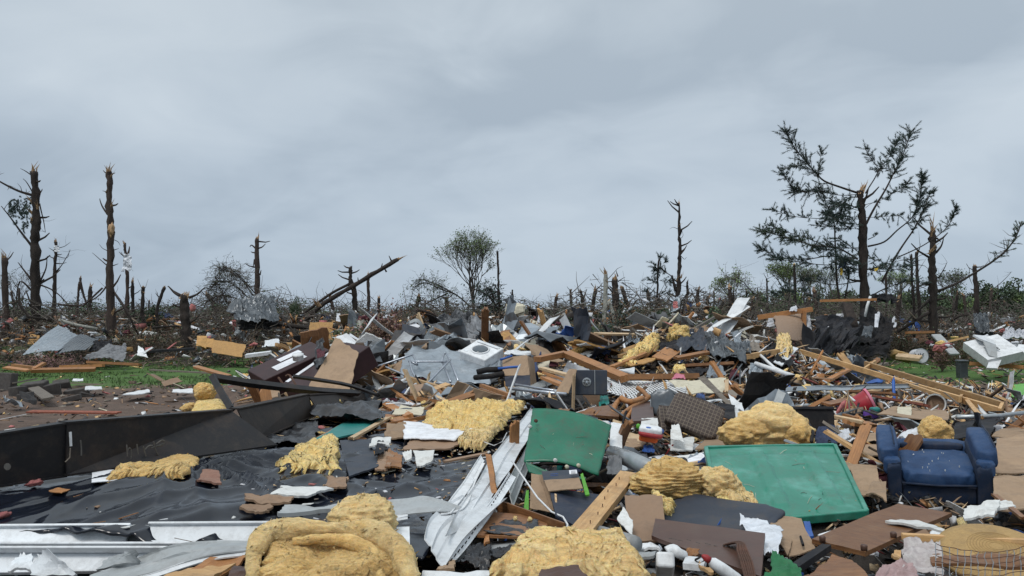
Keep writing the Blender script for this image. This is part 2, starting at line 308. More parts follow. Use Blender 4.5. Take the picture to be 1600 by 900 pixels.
def cbox(x0, x1, y0, y1, z0, z1, b=.01, seg=1):
    bm = bmesh.new(); v, f = box(x0, x1, y0, y1, z0, z1); bv = [bm.verts.new(p) for p in v]
    for q in f: bm.faces.new([bv[i] for i in q])
    bmesh.ops.bevel(bm, geom=bm.edges[:], offset=b, segments=seg, profile=.5, affect='EDGES')
    bm.verts.index_update(); r = ([v.co.copy() for v in bm.verts], [tuple(v.index for v in f.verts) for f in bm.faces]); bm.free(); return r
def xf(M, vf): return ([M @ p for p in vf[0]], vf[1])
def tube(pts, rad, n=6, cap=True):
    vs = []; fs = []; k = len(pts)
    if not hasattr(rad, '__len__'): rad = [rad]*k
    up = V((0, 0, 1)); prev = None
    for i, p in enumerate(pts):
        t = (pts[min(i+1, k-1)]-pts[max(i-1, 0)]).normalized()
        if prev is None: a = t.cross(up if abs(t.z) < .9 else V((1, 0, 0))).normalized()
        else: a = (prev-t*prev.dot(t)).normalized()
        prev = a; b = t.cross(a)
        for j in range(n):
            q = 2*math.pi*j/n; vs.append(p+(a*math.cos(q)+b*math.sin(q))*rad[i])
    for i in range(k-1):
        for j in range(n):
            fs.append((i*n+j, i*n+(j+1) % n, (i+1)*n+(j+1) % n, (i+1)*n+j))
    if cap: fs.append(tuple(range(n-1, -1, -1))); fs.append(tuple(range((k-1)*n, k*n)))
    return vs, fs
def lathe(prof, n=16, M=None):
    vs = []; fs = []; k = len(prof)
    for r, z in prof:
        for j in range(n): q = 2*math.pi*j/n; vs.append(V((r*math.cos(q), r*math.sin(q), z)))
    for i in range(k-1):
        for j in range(n): fs.append((i*n+j, i*n+(j+1) % n, (i+1)*n+(j+1) % n, (i+1)*n+j))
    fs.append(tuple(range(n-1, -1, -1))); fs.append(tuple(range((k-1)*n, k*n)))
    if M: vs = [M @ v for v in vs]
    return vs, fs
def nz(p, s, k=0): return noise.noise(V((p[0]*s+k*7.3, p[1]*s-k*3.1, p[2]*s+k*1.7)))
def fb(p, s, k=0, o=4): return noise.fractal(V((p[0]*s+k*7.3, p[1]*s-k*3.1, p[2]*s+k*1.7)), .8, 2.1, o)
def patch(c, n, m, thick, fn=None, jag=0, jf=6, seed=0):
    """sheet between four corners (world), returns verts, faces, frame"""
    o = (c[0]+c[1]+c[2]+c[3])/4; M = frame(o, (c[1]-c[0])+(c[2]-c[3]), (c[3]-c[0])+(c[2]-c[1])); Z = V((M[0][2], M[1][2], M[2][2]))
    if Z.z < -.2 or (abs(Z.z) <= .2 and Z.y > 0): c = [c[1], c[0], c[3], c[2]]; M = frame(o, (c[1]-c[0])+(c[2]-c[3]), (c[3]-c[0])+(c[2]-c[1])); Z = V((M[0][2], M[1][2], M[2][2]))
    top = []; bot = []
    def jn(t, k): return jag*(.5+.9*noise.noise(V((t*jf, k*3.7+seed, 0)))+.5*noise.noise(V((t*jf*3.1, k*3.7+seed, 5)))) if jag else 0
    for j in range(m+1):
        for i in range(n+1):
            u = i/n; v = j/m
            a = jn(v, 1); b = jn(v, 2); uu = a+(1-a-b)*u
            a = jn(u, 3); b = jn(u, 4); vv = a+(1-a-b)*v
            p = c[0]*(1-uu)*(1-vv)+c[1]*uu*(1-vv)+c[2]*uu*vv+c[3]*(1-uu)*vv
            h = fn(u, v, p) if fn else 0
            top.append(p+Z*(h+thick/2)); bot.append(p+Z*(h-thick/2))
    K = (n+1)*(m+1); vs = top+bot; fs = []
    for j in range(m):
        for i in range(n):
            a = j*(n+1)+i; fs.append((a, a+1, a+n+2, a+n+1)); fs.append((K+a, K+a+n+1, K+a+n+2, K+a+1))
    for i in range(n): fs.append((i, K+i, K+i+1, i+1)); a = m*(n+1)+i; fs.append((a, a+1, K+a+1, K+a))
    for j in range(m): a = j*(n+1); fs.append((a, a+n+1, K+a+n+1, K+a)); a += n; fs.append((a, K+a, K+a+n+1, a+n+1))
    return vs, fs, M
SEED = [0]
def sd_(): SEED[0] += 1; return SEED[0]
def sheet(name, label, cat, mt, cs, thick=.012, jag=.03, bend=.02, fold=0, n=10, m=10, lift=.04, jf=6, parent=None, smooth=False, group=None, land=None):
    s = sd_(); c = [A(t, lift) for t in cs]
    size = ((c[1]-c[0]).length+(c[3]-c[0]).length)/2
    def fn(u, v, p):
        h = bend*(nz(p, 1.6/size, s)+.35*nz(p, 5/size, s))
        if fold: h += fold*(1-abs(nz(p, 2.6/size, s+50)))
        return h
    vs, fs, M = patch(c, n, m, thick, fn, jag, jf, s)
    b = MB(); b.add(vs, fs); o = b.build(name, mt, parent, M, smooth)
    if parent is None: tag(o, label, cat, group)
    elif label: o['label'] = label
    if land: q = cs; lm(land, sum(t[0] for t in q)/4, sum(t[1] for t in q)/4)
    return o
def crumple(name, label, cat, mt, cs, amp=.1, n=9, m=7, thick=.006, jag=.08, lift=.1, parent=None, land=None, group=None, sub=1, seed=None):
    """sheet metal or tarp crushed into facets"""
    s = sd_() if seed is None else seed; rr = random.Random(s); c = [A(t, lift) for t in cs]; amp = min(amp, .095*((c[1]-c[0]).length+(c[3]-c[0]).length)/2)
    def grid(n, m, k): return [[rr.uniform(-1, 1)*k for i in range(n+2)] for j in range(m+2)]
    g1 = grid(n, m, amp*.8); g2 = grid(n*3, m*3, amp*.2); gx = grid(n*2, m*2, .5)
    def tri(g, x, y):
        i, j = int(x), int(y); fx, fy = x-i, y-j
        if (i*7+j*3) % 2:
            if fx+fy < 1: return g[j][i]+(g[j][i+1]-g[j][i])*fx+(g[j+1][i]-g[j][i])*fy
            return g[j+1][i+1]+(g[j+1][i]-g[j+1][i+1])*(1-fx)+(g[j][i+1]-g[j+1][i+1])*(1-fy)
        if fx > fy: return g[j][i]+(g[j][i+1]-g[j][i])*fx+(g[j+1][i+1]-g[j][i+1])*fy
        return g[j][i]+(g[j+1][i]-g[j][i])*fy+(g[j+1][i+1]-g[j+1][i])*fx
    def fn(u, v, p):
        w1 = tri(gx, u*n*2, v*m*2)*.6; uu = min(max(u*n+w1*.5, 0), n); vv = min(max(v*m+w1*.4, 0), m)
        return tri(g1, uu, vv)+tri(g2, u*n*3, v*m*3)+.3*amp*nz(p, 2, s)
    vs, f2, M = patch(c, n*6, m*6, thick, fn, jag, 5, s)
    b = MB(); b.add(vs, f2); ob = b.build(name, mt, parent, M)
    if parent is None: tag(ob, label, cat, group)
    if land: lm(land, sum(t[0] for t in cs)/4, sum(t[1] for t in cs)/4)
    return ob
def board_vf(Lb, w, t, s, jag=.12, k=5):
    """timber along local X with splintered ends"""
    rr = random.Random(s); vs = []; fs = []
    e0 = [rr.uniform(0, jag)*(rr.random() < .8) for _ in range(k+1)]; e1 = [rr.uniform(0, jag) for _ in range(k+1)]
    for z in (-t/2, t/2):
        for i in range(k+1):
            y = -w/2+w*i/k; dz = rr.uniform(-.2, .2)*jag
            vs.append(V((-Lb/2+max(0, e0[i]+dz*(z > 0)), y, z))); vs.append(V((0, y, z))); vs.append(V((Lb/2-max(0, e1[i]+dz*(z > 0)), y, z)))
    K = 3*(k+1)
    for i in range(k):
        for q in (0, 1):
            a = i*3+q; fs.append((a, a+3, a+4, a+1)); fs.append((K+a, K+a+1, K+a+4, K+a+3))
        a = i*3; fs.append((a, K+a, K+a+3, a+3)); a += 2; fs.append((a, a+3, K+a+3, K+a))
    for a in (0, 1): fs.append((a, a+1, K+a+1, K+a)); b = 3*k+a; fs.append((b, K+b, K+b+1, b+1))
    return vs, fs
def board(name, label, cat, mt, a, b, w=.09, t=.038, roll=0, lift=.05, jag=.05, parent=None, group=None, land=None, nails=0):
    pa = A(a, lift); pb = A(b, lift); d = pb-pa; up = V((0, 0, 1))
    side = up.cross(d).normalized(); side = Matrix.Rotation(roll, 3, d.normalized()) @ side
    M = frame((pa+pb)/2, d, side); s = sd_()
    me = MB(); v, f = board_vf(d.length, w, t, s, jag); me.add(v, f)
    o = me.build(name, mt, parent, M, world=False)
    if parent is None: tag(o, label, cat, group)
    elif label: o['label'] = label
    if land: lm(land, (a[0]+b[0])/2, (a[1]+b[1])/2)
    return o
def pole(name, label, cat, mt, pts, r=.02, n=6, parent=None, lift=.05, group=None, smooth=True, land=None):
    ps = [A(t, lift) for t in pts]
    b = MB(); v, f = tube(ps, r, n); b.add(v, f); o = b.build(name, mt, parent, smooth=smooth)
    if parent is None: tag(o, label, cat, group)
    if land: lm(land, sum(t[0] for t in pts)/len(pts), sum(t[1] for t in pts)/len(pts))
    return o
def pillow_vf(c, s, e=.45, n=20, m=12, wr=.02, seed=0):
    """soft rounded block"""
    def sp(x, p): return math.copysign(abs(x)**p, x)
    vs = []; fs = []
    for j in range(m+1):
        a = -math.pi/2+math.pi*j/m
        for i in range(n):
            q = 2*math.pi*i/n
            p = V((sp(math.cos(a), e)*sp(math.cos(q), e)*s[0], sp(math.cos(a), e)*sp(math.sin(q), e)*s[1], sp(math.sin(a), e)*s[2]))
            k = 1+wr/min(s)*fb(p, 5/max(s)*.5, seed, 4); vs.append(V(c)+p*k)
    for j in range(m):
        for i in range(n): fs.append((j*n+i, j*n+(i+1) % n, (j+1)*n+(i+1) % n, (j+1)*n+i))
    return vs, fs
# ------------------------------------------------------------------ insulation
def flakes(b, src, cnt, rr, up=.4):
    cnt = int(cnt*.11)
    for _ in range(cnt):
        p = src[rr.randrange(len(src))]; d = V((rr.gauss(0, 1), rr.gauss(0, 1), rr.gauss(up, .9))).normalized(); g = V((rr.gauss(0, 1), rr.gauss(0, 1), rr.gauss(0, 1))).normalized(); ln = rr.uniform(.006, .022); s_ = d.cross(g).normalized()*ln*rr.uniform(.05, .4)
        p = p-d*ln*.3; m_ = p+d*ln*.6+g*ln*.12
        b.add([p-s_, p+s_, m_+s_*.9, m_-s_*.7, p+d*ln*1.1+g*ln*.35+s_*.4], [(0, 1, 2, 3), (3, 2, 4)])
def wool(name, label, mt, cs, thick=.09, n=46, m=34, amp=.035, jag=.06, lift=0, land=None, roll=.0, parent=None, group=None, fibres=0, cat='insulation', ribs=0, ribdir=0, smooth=True, curl=0):
    s = sd_(); c = [A(t, lift) for t in cs]
    o = (c[0]+c[1]+c[2]+c[3])/4; M = frame(o, (c[1]-c[0])+(c[2]-c[3]), (c[3]-c[0])+(c[2]-c[1])); Z = V((M[0][2], M[1][2], M[2][2]))
    if Z.z < -.15 or (abs(Z.z) <= .15 and Z.y > 0): c = [c[1], c[0], c[3], c[2]]; M = frame(o, (c[1]-c[0])+(c[2]-c[3]), (c[3]-c[0])+(c[2]-c[1])); Z = V((M[0][2], M[1][2], M[2][2]))
    size = ((c[1]-c[0]).length+(c[3]-c[0]).length)/2
    def jn(t, k): return jag*(.6+1.2*noise.noise(V((t*5, k*3.7+s, 0)))+1.1*noise.noise(V((t*14, k*3.7+s, 5)))+.8*noise.noise(V((t*37, k*3.7+s, 5))))
    top = []; bot = []
    for j in range(m+1):
        for i in range(n+1):
            u = i/n; v = j/m
            a = jn(v, 1); b = jn(v, 2); uu = a+(1-a-b)*u
            a = jn(u, 3); b = jn(u, 4); vv = a+(1-a-b)*v
            p = c[0]*(1-uu)*(1-vv)+c[1]*uu*(1-vv)+c[2]*uu*vv+c[3]*(1-uu)*vv
            eu = min(u, 1-u)*2; ev = min(v, 1-v)*2
            e = (1-(1-min(1, eu*3))**2.4)**.5*(1-(1-min(1, ev*3))**2.4)**.5
            base = amp*1.4*nz(p, 1.3/size, s+9)+curl*((2*u-1)**2)
            h = thick*e*(.75+.35*nz(p, 3/size, s))+amp*e*(.9*fb(p, 4, s, 3)+.3*(1-2*abs(nz((p.x+.05*nz(p, 9), p.y*1.6, p.z*1.6), 8, s+3)))+.16*fb(p, 24, s, 3)+.12*nz(p, 80, s))
            h -= thick*.45*e*max(0, 1-4.5*abs(noise.noise(V((p.x*2.6+s, p.y*3.4, p.z*5)))))
            if ribs: q = (v if ribdir else u); h += e*amp*.9*(1-abs(math.sin(q*math.pi*ribs+2.2*nz(p, 2.2/size, s))))**1.5
            top.append(p+Z*(base+h)+(M.to_3x3() @ V((nz(p, 25, s+1), nz(p, 25, s+2), 0)))*amp*.5); bot.append(p+Z*(base-thick*.12*e))
    K = (n+1)*(m+1); vs = top+bot; fs = []
    for j in range(m):
        for i in range(n):
            a = j*(n+1)+i; fs.append((a, a+1, a+n+2, a+n+1)); fs.append((K+a, K+a+n+1, K+a+n+2, K+a+1))
    for i in range(n): fs.append((i, K+i, K+i+1, i+1)); a = m*(n+1)+i; fs.append((a, a+1, K+a+1, K+a))
    for j in range(m): a = j*(n+1); fs.append((a, a+n+1, K+a+n+1, K+a)); a += n; fs.append((a, K+a, K+a+n+1, a+n+1))
    b = MB(); b.add(vs, fs)
    if fibres:
        flakes(b, top, fibres, random.Random(s))
    ob = b.build(name, mt, parent, M, smooth)
    if parent is None: tag(ob, label, cat, group)
    if land: lm(land, sum(t[0] for t in cs)/4, sum(t[1] for t in cs)/4)
    return ob
def woolball(name, label, mt, ctr, rad, amp=.25, n=48, m=30, lift=0, group=None, cat='insulation', land=None, parent=None, layers=0, fibres=0):
    s = sd_(); vs = []; fs = []
    c = ctr if isinstance(ctr, V) else A(ctr, lift)
    for j in range(m+1):
        a = -math.pi/2+math.pi*j/m
        for i in range(n):
            q = 2*math.pi*i/n; d = V((math.cos(a)*math.cos(q), math.cos(a)*math.sin(q), math.sin(a)))
            k = 1+amp*(1.1*nz(d, 1.3, s)+.55*nz(d, 3.2, s)+.2*fb(d, 6, s, 3))+.022*nz(d, 16, s)+.016*nz(d, 44, s)
            if layers: k += amp*.35*(1-abs(math.sin(d.z*layers+2*nz(d, 1.5, s))))
            vs.append(c+V((d.x*rad[0]*k, d.y*rad[1]*k, d.z*rad[2]*k)))
    for j in range(m):
        for i in range(n): fs.append((j*n+i, j*n+(i+1) % n, (j+1)*n+(i+1) % n, (j+1)*n+i))
    b = MB(); b.add(vs, fs)
    flakes(b, vs, fibres, random.Random(s)) if fibres else None
    ob = b.build(name, mt, parent, Matrix.Translation(c), True)
    if parent is None: tag(ob, label, cat, group)
    if land: lm(land, ctr[0], ctr[1])
    return ob
def rag(name, label, cat, mt, cs, amp=.06, n=26, m=22, lift=.05, jag=.1, group=None, land=None, parent=None, thick=.004, fs_=3.5):
    s = sd_(); c = [A(t, lift) for t in cs]; size = ((c[1]-c[0]).length+(c[3]-c[0]).length)/2; amp = min(amp, .13*size)
    def fn(u, v, p):
        a = nz(p, 1.5/size, s+4)*3
        return amp*(nz(p, 1.6/size, s)+.7*(1-2*abs(nz((p.x+a*.1*size, p.y, p.z), fs_/size, s+7)))+.3*(1-2*abs(nz(p, 3*fs_/size, s+8))))
    vs, fs, M = patch(c, n, m, thick, fn, jag, 4, s)
    b = MB(); b.add(vs, fs); o = b.build(name, mt, parent, M, True)
    if parent is None: tag(o, label, cat, group)
    if land: lm(land, sum(t[0] for t in cs)/4, sum(t[1] for t in cs)/4)
    return o

def wooltube(name, label, mt, pts, rad, n=40, k=6, parent=None, group=None, fibres=0, cat='insulation', flat=1):
    """rolled-over edge of a batt"""
    s = sd_(); q = smooth_line([A(t, 0) for t in pts], k); R_ = [rad*(1-.35*abs(2*i/(len(q)-1)-1)**3) for i in range(len(q))]; v, f = tube(q, R_, n); m = len(q)
    w_ = []
    for i, p in enumerate(v):
        c_ = q[i//n]; d = p-c_; w_.append(c_+d*(1+.5*nz(p, 5, s)+.22*fb(p, 14, s, 3)+.22*(1-2*abs(nz(p, 9, s+3)))+.1*nz(p, 60, s)))
    mb = MB(); mb.add(w_, f); rr = random.Random(s)
    flakes(mb, w_, fibres, rr)
    o = mb.build(name, mt, parent, smooth=True)
    return tag(o, label, cat, group) if parent is None else o
def rel(px, py, q):
    dx, dy = px-q[1], (py-q[2])*1.6
    if abs(dx) > abs(dy): return 'left of' if dx < 0 else 'right of'
    return 'behind' if dy < 0 else 'in front of'
def autolabel(stems, px, py, pool=None, sx=1.6):
    """words that single a piece out: its look, then the nearest things one can find"""
    near = sorted(pool or LM, key=lambda q: math.hypot(px-q[1], (py-q[2])*sx))[:4]; cands = []
    for q in near[:3]:
        for st in stems: cands.append('%s %s %s' % (st, rel(px, py, q), q[0]))
    for i in range(4):
        for j in range(i+1, 4):
            for st in stems: cands.append('%s between %s and %s' % (st, near[i][0], near[j][0]))
    cands = [' '.join(c.split()) for c in cands]; ok = [c for c in cands if 4 <= len(c.split()) <= 16]
    lb = next((c for c in ok if c not in USED), ok[0]); USED[lb] = USED.get(lb, 0)+1; return lb
# ================================================================== SETTING
def axis(dense, step, far, k=1.18):
    a = list(np.arange(dense[0], dense[1]+1e-6, step)); s = step; x = a[-1]
    while x < far[1]: s *= k; x += s; a.append(x)
    s = step; x = a[0]; pre = []
    while x > far[0]: s *= k; x -= s; pre.append(x)
    return np.array(pre[::-1]+a)
xs = np.concatenate([axis((-14, 14), .16, (-1800, 1800), 1.07)]); ys = axis((2, 48), .16, (-60, 2600), 1.05)
X, Y = np.meshgrid(xs, ys); Z = H(X, Y)
nx, ny = len(xs), len(ys); verts = np.stack([X.ravel(), Y.ravel(), Z.ravel()], 1)
i = np.arange(nx-1); j = np.arange(ny-1); I, J = np.meshgrid(i, j); a = (J*nx+I).ravel(); faces = np.stack([a, a+1, a+nx+1, a+nx], 1)
me = bpy.data.meshes.new('ground'); me.vertices.add(len(verts)); me.vertices.foreach_set('co', verts.ravel()); me.loops.add(len(faces)*4); me.loops.foreach_set('vertex_index', faces.ravel())
me.polygons.add(len(faces)); me.polygons.foreach_set('loop_start', np.arange(0, len(faces)*4, 4)); me.polygons.foreach_set('use_smooth', np.ones(len(faces), bool)); me.materials.append(MATS['ground_soil']); me.update(calc_edges=True)
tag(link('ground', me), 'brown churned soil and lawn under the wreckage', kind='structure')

def np_mesh(name, verts, faces, mats, mi, label, kind='stuff', tri=3, parent=None):
    me = bpy.data.meshes.new(name); me.vertices.add(len(verts)); me.vertices.foreach_set('co', verts.astype(np.float32).ravel())
    me.loops.add(len(faces)*tri); me.loops.foreach_set('vertex_index', faces.astype(np.int32).ravel()); me.polygons.add(len(faces)); me.polygons.foreach_set('loop_start', np.arange(0, len(faces)*tri, tri, dtype=np.int32))
    for m in mats: me.materials.append(MATS[m])
    me.polygons.foreach_set('material_index', mi.astype(np.int32)); me.update(calc_edges=True)
    o = link(name, me, parent=parent); return tag(o, label, kind=kind)
# grass blades on the lawn strips
def grass():
    n = 26000; x = rng.uniform(-24, 24, n); y = rng.uniform(23.5, 37, n)
    k = (vn(x*.45, y*.45, 3) > .35) & ((x < -6+.02*y) | ((x > 12) & (y > 28) & (vn(x*.9, y*.9, 13) > .5))); x = x[k]; y = y[k]; n = len(x); z = H(x, y)
    a = rng.uniform(0, 6.28, n); h = rng.uniform(.04, .12, n); w_ = .02
    p = np.stack([x, y, z], 1); d = np.stack([np.cos(a)*w_, np.sin(a)*w_, 0*a], 1); t = np.stack([rng.normal(0, .03, n), rng.normal(0, .03, n), h], 1)
    vs = np.stack([p-d, p+d, p+t], 1).reshape(-1, 3); fs = np.arange(n*3).reshape(-1, 3)
    np_mesh('grass', vs, fs, ['grass_blade', 'leaf_dull'], (rng.random(n) < .2).astype(int), 'short green lawn grass behind the wreckage')
grass()
# ------------------------------------------------------------------ twigs, leaves (vectorised)
def twig_field(cx, cy, cz, ln, rad, curve=.25, seg=3, up=.35):
    """n bent three-sided sticks; arrays in, verts+faces out"""
    n = len(cx); d = rng.normal(0, 1, (n, 3)); d[:, 2] = d[:, 2]*.55+up*rng.random(n); d /= np.linalg.norm(d, axis=1)[:, None]
    b = rng.normal(0, 1, (n, 3)); b = b-d*(b*d).sum(1)[:, None]; b /= np.linalg.norm(b, axis=1)[:, None]; c = np.cross(d, b)
    P0 = np.stack([cx, cy, cz], 1); vs = []
    for k in range(seg+1):
        t = k/seg; q = P0+d*(ln*(t-.3))[:, None]+b*(ln*curve*(t*t)*rng.normal(0, .6, n))[:, None]*1.0
        r = rad*(1-.75*t)
        for a in range(3):
            an = a*2.094; vs.append(q+(b*math.cos(an)+c*math.sin(an))*r[:, None])
    vs = np.stack(vs, 1); m = (seg+1)*3; F_ = []
    for k in range(seg):
        for a in range(3):
            p, q = k*3+a, k*3+(a+1) % 3; F_ += [(p, q, q+3), (p, q+3, p+3)]
    F_ = np.array(F_); fs = (np.arange(n)[:, None, None]*m+F_[None]).reshape(-1, 3)
    return vs.reshape(-1, 3), fs
def leaf_field(x, y, z, s, asp=.5):
    n = len(x); d = rng.normal(0, 1, (n, 3)); d /= np.linalg.norm(d, axis=1)[:, None]; b = np.cross(d, rng.normal(0, 1, (n, 3))); b /= np.linalg.norm(b, axis=1)[:, None]
    p = np.stack([x, y, z], 1); s = s[:, None]
    vs = np.stack([p-d*s*.5, p+b*s*asp*.5, p+d*s*.5, p-b*s*asp*.5], 1).reshape(-1, 3)
    i = np.arange(n)[:, None]*4; fs = np.concatenate([i+[0, 1, 2], i+[0, 2, 3]], 1).reshape(-1, 3); return vs, fs
def bits_field(x, y, z, L_, W_, T_, tilt=.5):
    """jittered slabs: chips, scraps, splinters"""
    n = len(x); base = np.array([(a, b, c) for c in (-1, 1) for b in (-1, 1) for a in (-1, 1)], float)
    v = base[None]*np.stack([L_, W_, T_], 1)[:, None]*.5; v *= 1+rng.normal(0, .22, v.shape)*np.array([1, 1, .2])
    yaw = rng.uniform(0, 6.28, n); p = rng.normal(0, tilt, n); r = rng.normal(0, tilt, n)
    cp, sp_, cr, sr, cy, sy = np.cos(p), np.sin(p), np.cos(r), np.sin(r), np.cos(yaw), np.sin(yaw)
    def rot(v, c, s, i, j): a = v[..., i]*c[:, None]-v[..., j]*s[:, None]; b = v[..., i]*s[:, None]+v[..., j]*c[:, None]; v = v.copy(); v[..., i] = a; v[..., j] = b; return v
    v = rot(v, cp, sp_, 0, 2); v = rot(v, cr, sr, 1, 2); v = rot(v, cy, sy, 0, 1); v += np.stack([x, y, z], 1)[:, None]
    q = np.array([(0, 2, 3), (0, 3, 1), (4, 5, 7), (4, 7, 6), (0, 1, 5), (0, 5, 4), (2, 6, 7), (2, 7, 3), (0, 4, 6), (0, 6, 2), (1, 3, 7), (1, 7, 5)])
    return v.reshape(-1, 3), (np.arange(n)[:, None, None]*8+q[None]).reshape(-1, 3)
def in_pile(x, y):
    left = np.maximum(1-ss(7.2, 9.0, y), ss(-.2, 1.4, x+.36*y))
    return left > .5
def cast_density(n, y0, y1, spread=.72, pw=1.0):
    u = rng.random(n); y = (y0**pw+(y1**pw-y0**pw)*u)**(1/pw); x = rng.uniform(-spread, spread, n)*y; return x, y
# ---- fine litter over the whole pile
def litter():
    x, y = cast_density(30000, 2.9, 20, .75, .8); k = in_pile(x, y); x = x[k]; y = y[k]; n = len(x)
    z = H(x, y)+rng.uniform(0, .05, n); kind = rng.random(n)
    s = .35+.65*np.minimum(1, y/9)
    L_ = np.where(kind < .45, rng.uniform(.05, .26, n), rng.uniform(.03, .13, n))*s; W_ = np.where(kind < .45, rng.uniform(.006, .02, n), rng.uniform(.02, .10, n))*s; T_ = np.where(kind < .45, rng.uniform(.004, .015, n), .005)*s
    mats = ['lumber', 'lumber_orange', 'wood_grey', 'drywall', 'cardboard', 'hardboard', 'tar_paper', 'paper', 'metal_grey', 'glasswool', 'brown_cloth', 'shingle', 'lumber_pale', 'blue', 'red', 'masonry_dark', 'white_paint', 'pink_fluff']
    wts = np.array([9, 6, 9, 7, 7, 8, 12, 6, 6, 6, 8, 13, 4, 1.0, .8, 7, 3, 1.2]); wts /= wts.sum()
    mi = rng.choice(len(mats), n, p=wts); v, f = bits_field(x, y, z, L_, W_, T_)
    np_mesh('litter', v, f, mats, np.repeat(mi, 12), 'splinters, paper scraps and chips strewn through the wreckage')
    x, y = cast_density(10500, 8.5, 22, .72, 1.0); k = in_pile(x, y) & ((y > 13) | (rng.random(len(x)) < .5)); x = x[k]; y = y[k]; n = len(x); z = H(x, y)+rng.uniform(0, .12, n)*rng.random(n); kind = rng.random(n)
    L_ = np.where(kind < .5, rng.uniform(.15, .85, n), rng.uniform(.08, .28, n)); W_ = np.where(kind < .6, rng.uniform(.015, .05, n), rng.uniform(.05, .2, n)); T_ = rng.uniform(.006, .025, n)
    w2 = np.array([11, 9, 6, 10, 6, 6, 9, 8, 7, 6, 4, 9, 8, .9, .6, 4, 8, 1.5]); mi = rng.choice(len(mats), n, p=w2/w2.sum()); v, f = bits_field(x, y, z, L_, W_, T_, .6)
    np_mesh('splintered_debris', v, f, mats, np.repeat(mi, 12), 'splintered wood, sheet and insulation scraps heaped in the middle distance')
    n = 2600; px = rng.normal(-.9, .9, n); y = rng.uniform(4.1, 8.6, n); x = px*y/5.2; k = [in_floor(800+F*q/w_, 500+1.03*F/w_) for q, w_ in zip(x, y)]; x = x[k]; y = y[k]; k = rng.random(len(x)) < .25+.75*(vn(x*2.2, y*2.2, 44) > .5); x = x[k]; y = y[k]; n = len(x); s = .6
    v, f = bits_field(x, y, floorz(x, y)+.02+rng.random(n)*.012, rng.uniform(.01, .07, n)*s, rng.uniform(.006, .03, n)*s, rng.uniform(.004, .012, n)*s, .3)
    w3 = np.array([5, 4, 5, 7, 5, 6, 1, 6, 1, 5, 5, 2, 4, .1, .1, 5, 2, 1]); mi = rng.choice(len(mats), n, p=w3/w3.sum()); np_mesh('floor_crumbs', v, f, mats, np.repeat(mi, 12), 'small crumbs and chips scattered over the black plastic')
    # soil area on the left and the field behind
    x, y = cast_density(9000, 12, 46, .75, 1.7); k = (~in_pile(x, y)) | (y > 17); lawn = (y > 24) & (y < 34) & (x < -5); k &= ~(lawn & (rng.random(len(x)) < .88)); lawn = (y > 27) & (y < 35) & (x > .42*y) & (x < .56*y); k &= ~(lawn & (rng.random(len(x)) < .8))
    x = x[k]; y = y[k]; n = len(x); z = H(x, y)+rng.uniform(0, .03, n); kind = rng.random(n); sm = np.where(y < 24, .55, 1)
    L_ = sm*np.where(kind < .5, rng.uniform(.08, .6, n), rng.uniform(.04, .25, n)); W_ = sm* np.where(kind < .5, rng.uniform(.015, .05, n), rng.uniform(.03, .2, n)); T_ = rng.uniform(.01, .04, n)
    wts = np.array([4, 4, 18, 1.6, 3, 6, 8, 1.2, 1.5, .8, 18, 6, 2, .2, .3, 7, .8, 1.5]); wts /= wts.sum()
    mi = rng.choice(len(mats), n, p=wts); v, f = bits_field(x, y, z, L_, W_, T_, .35)
    np_mesh('scattered_litter', v, f, mats, np.repeat(mi, 12), 'chips and splinters scattered over the soil and field')
litter()
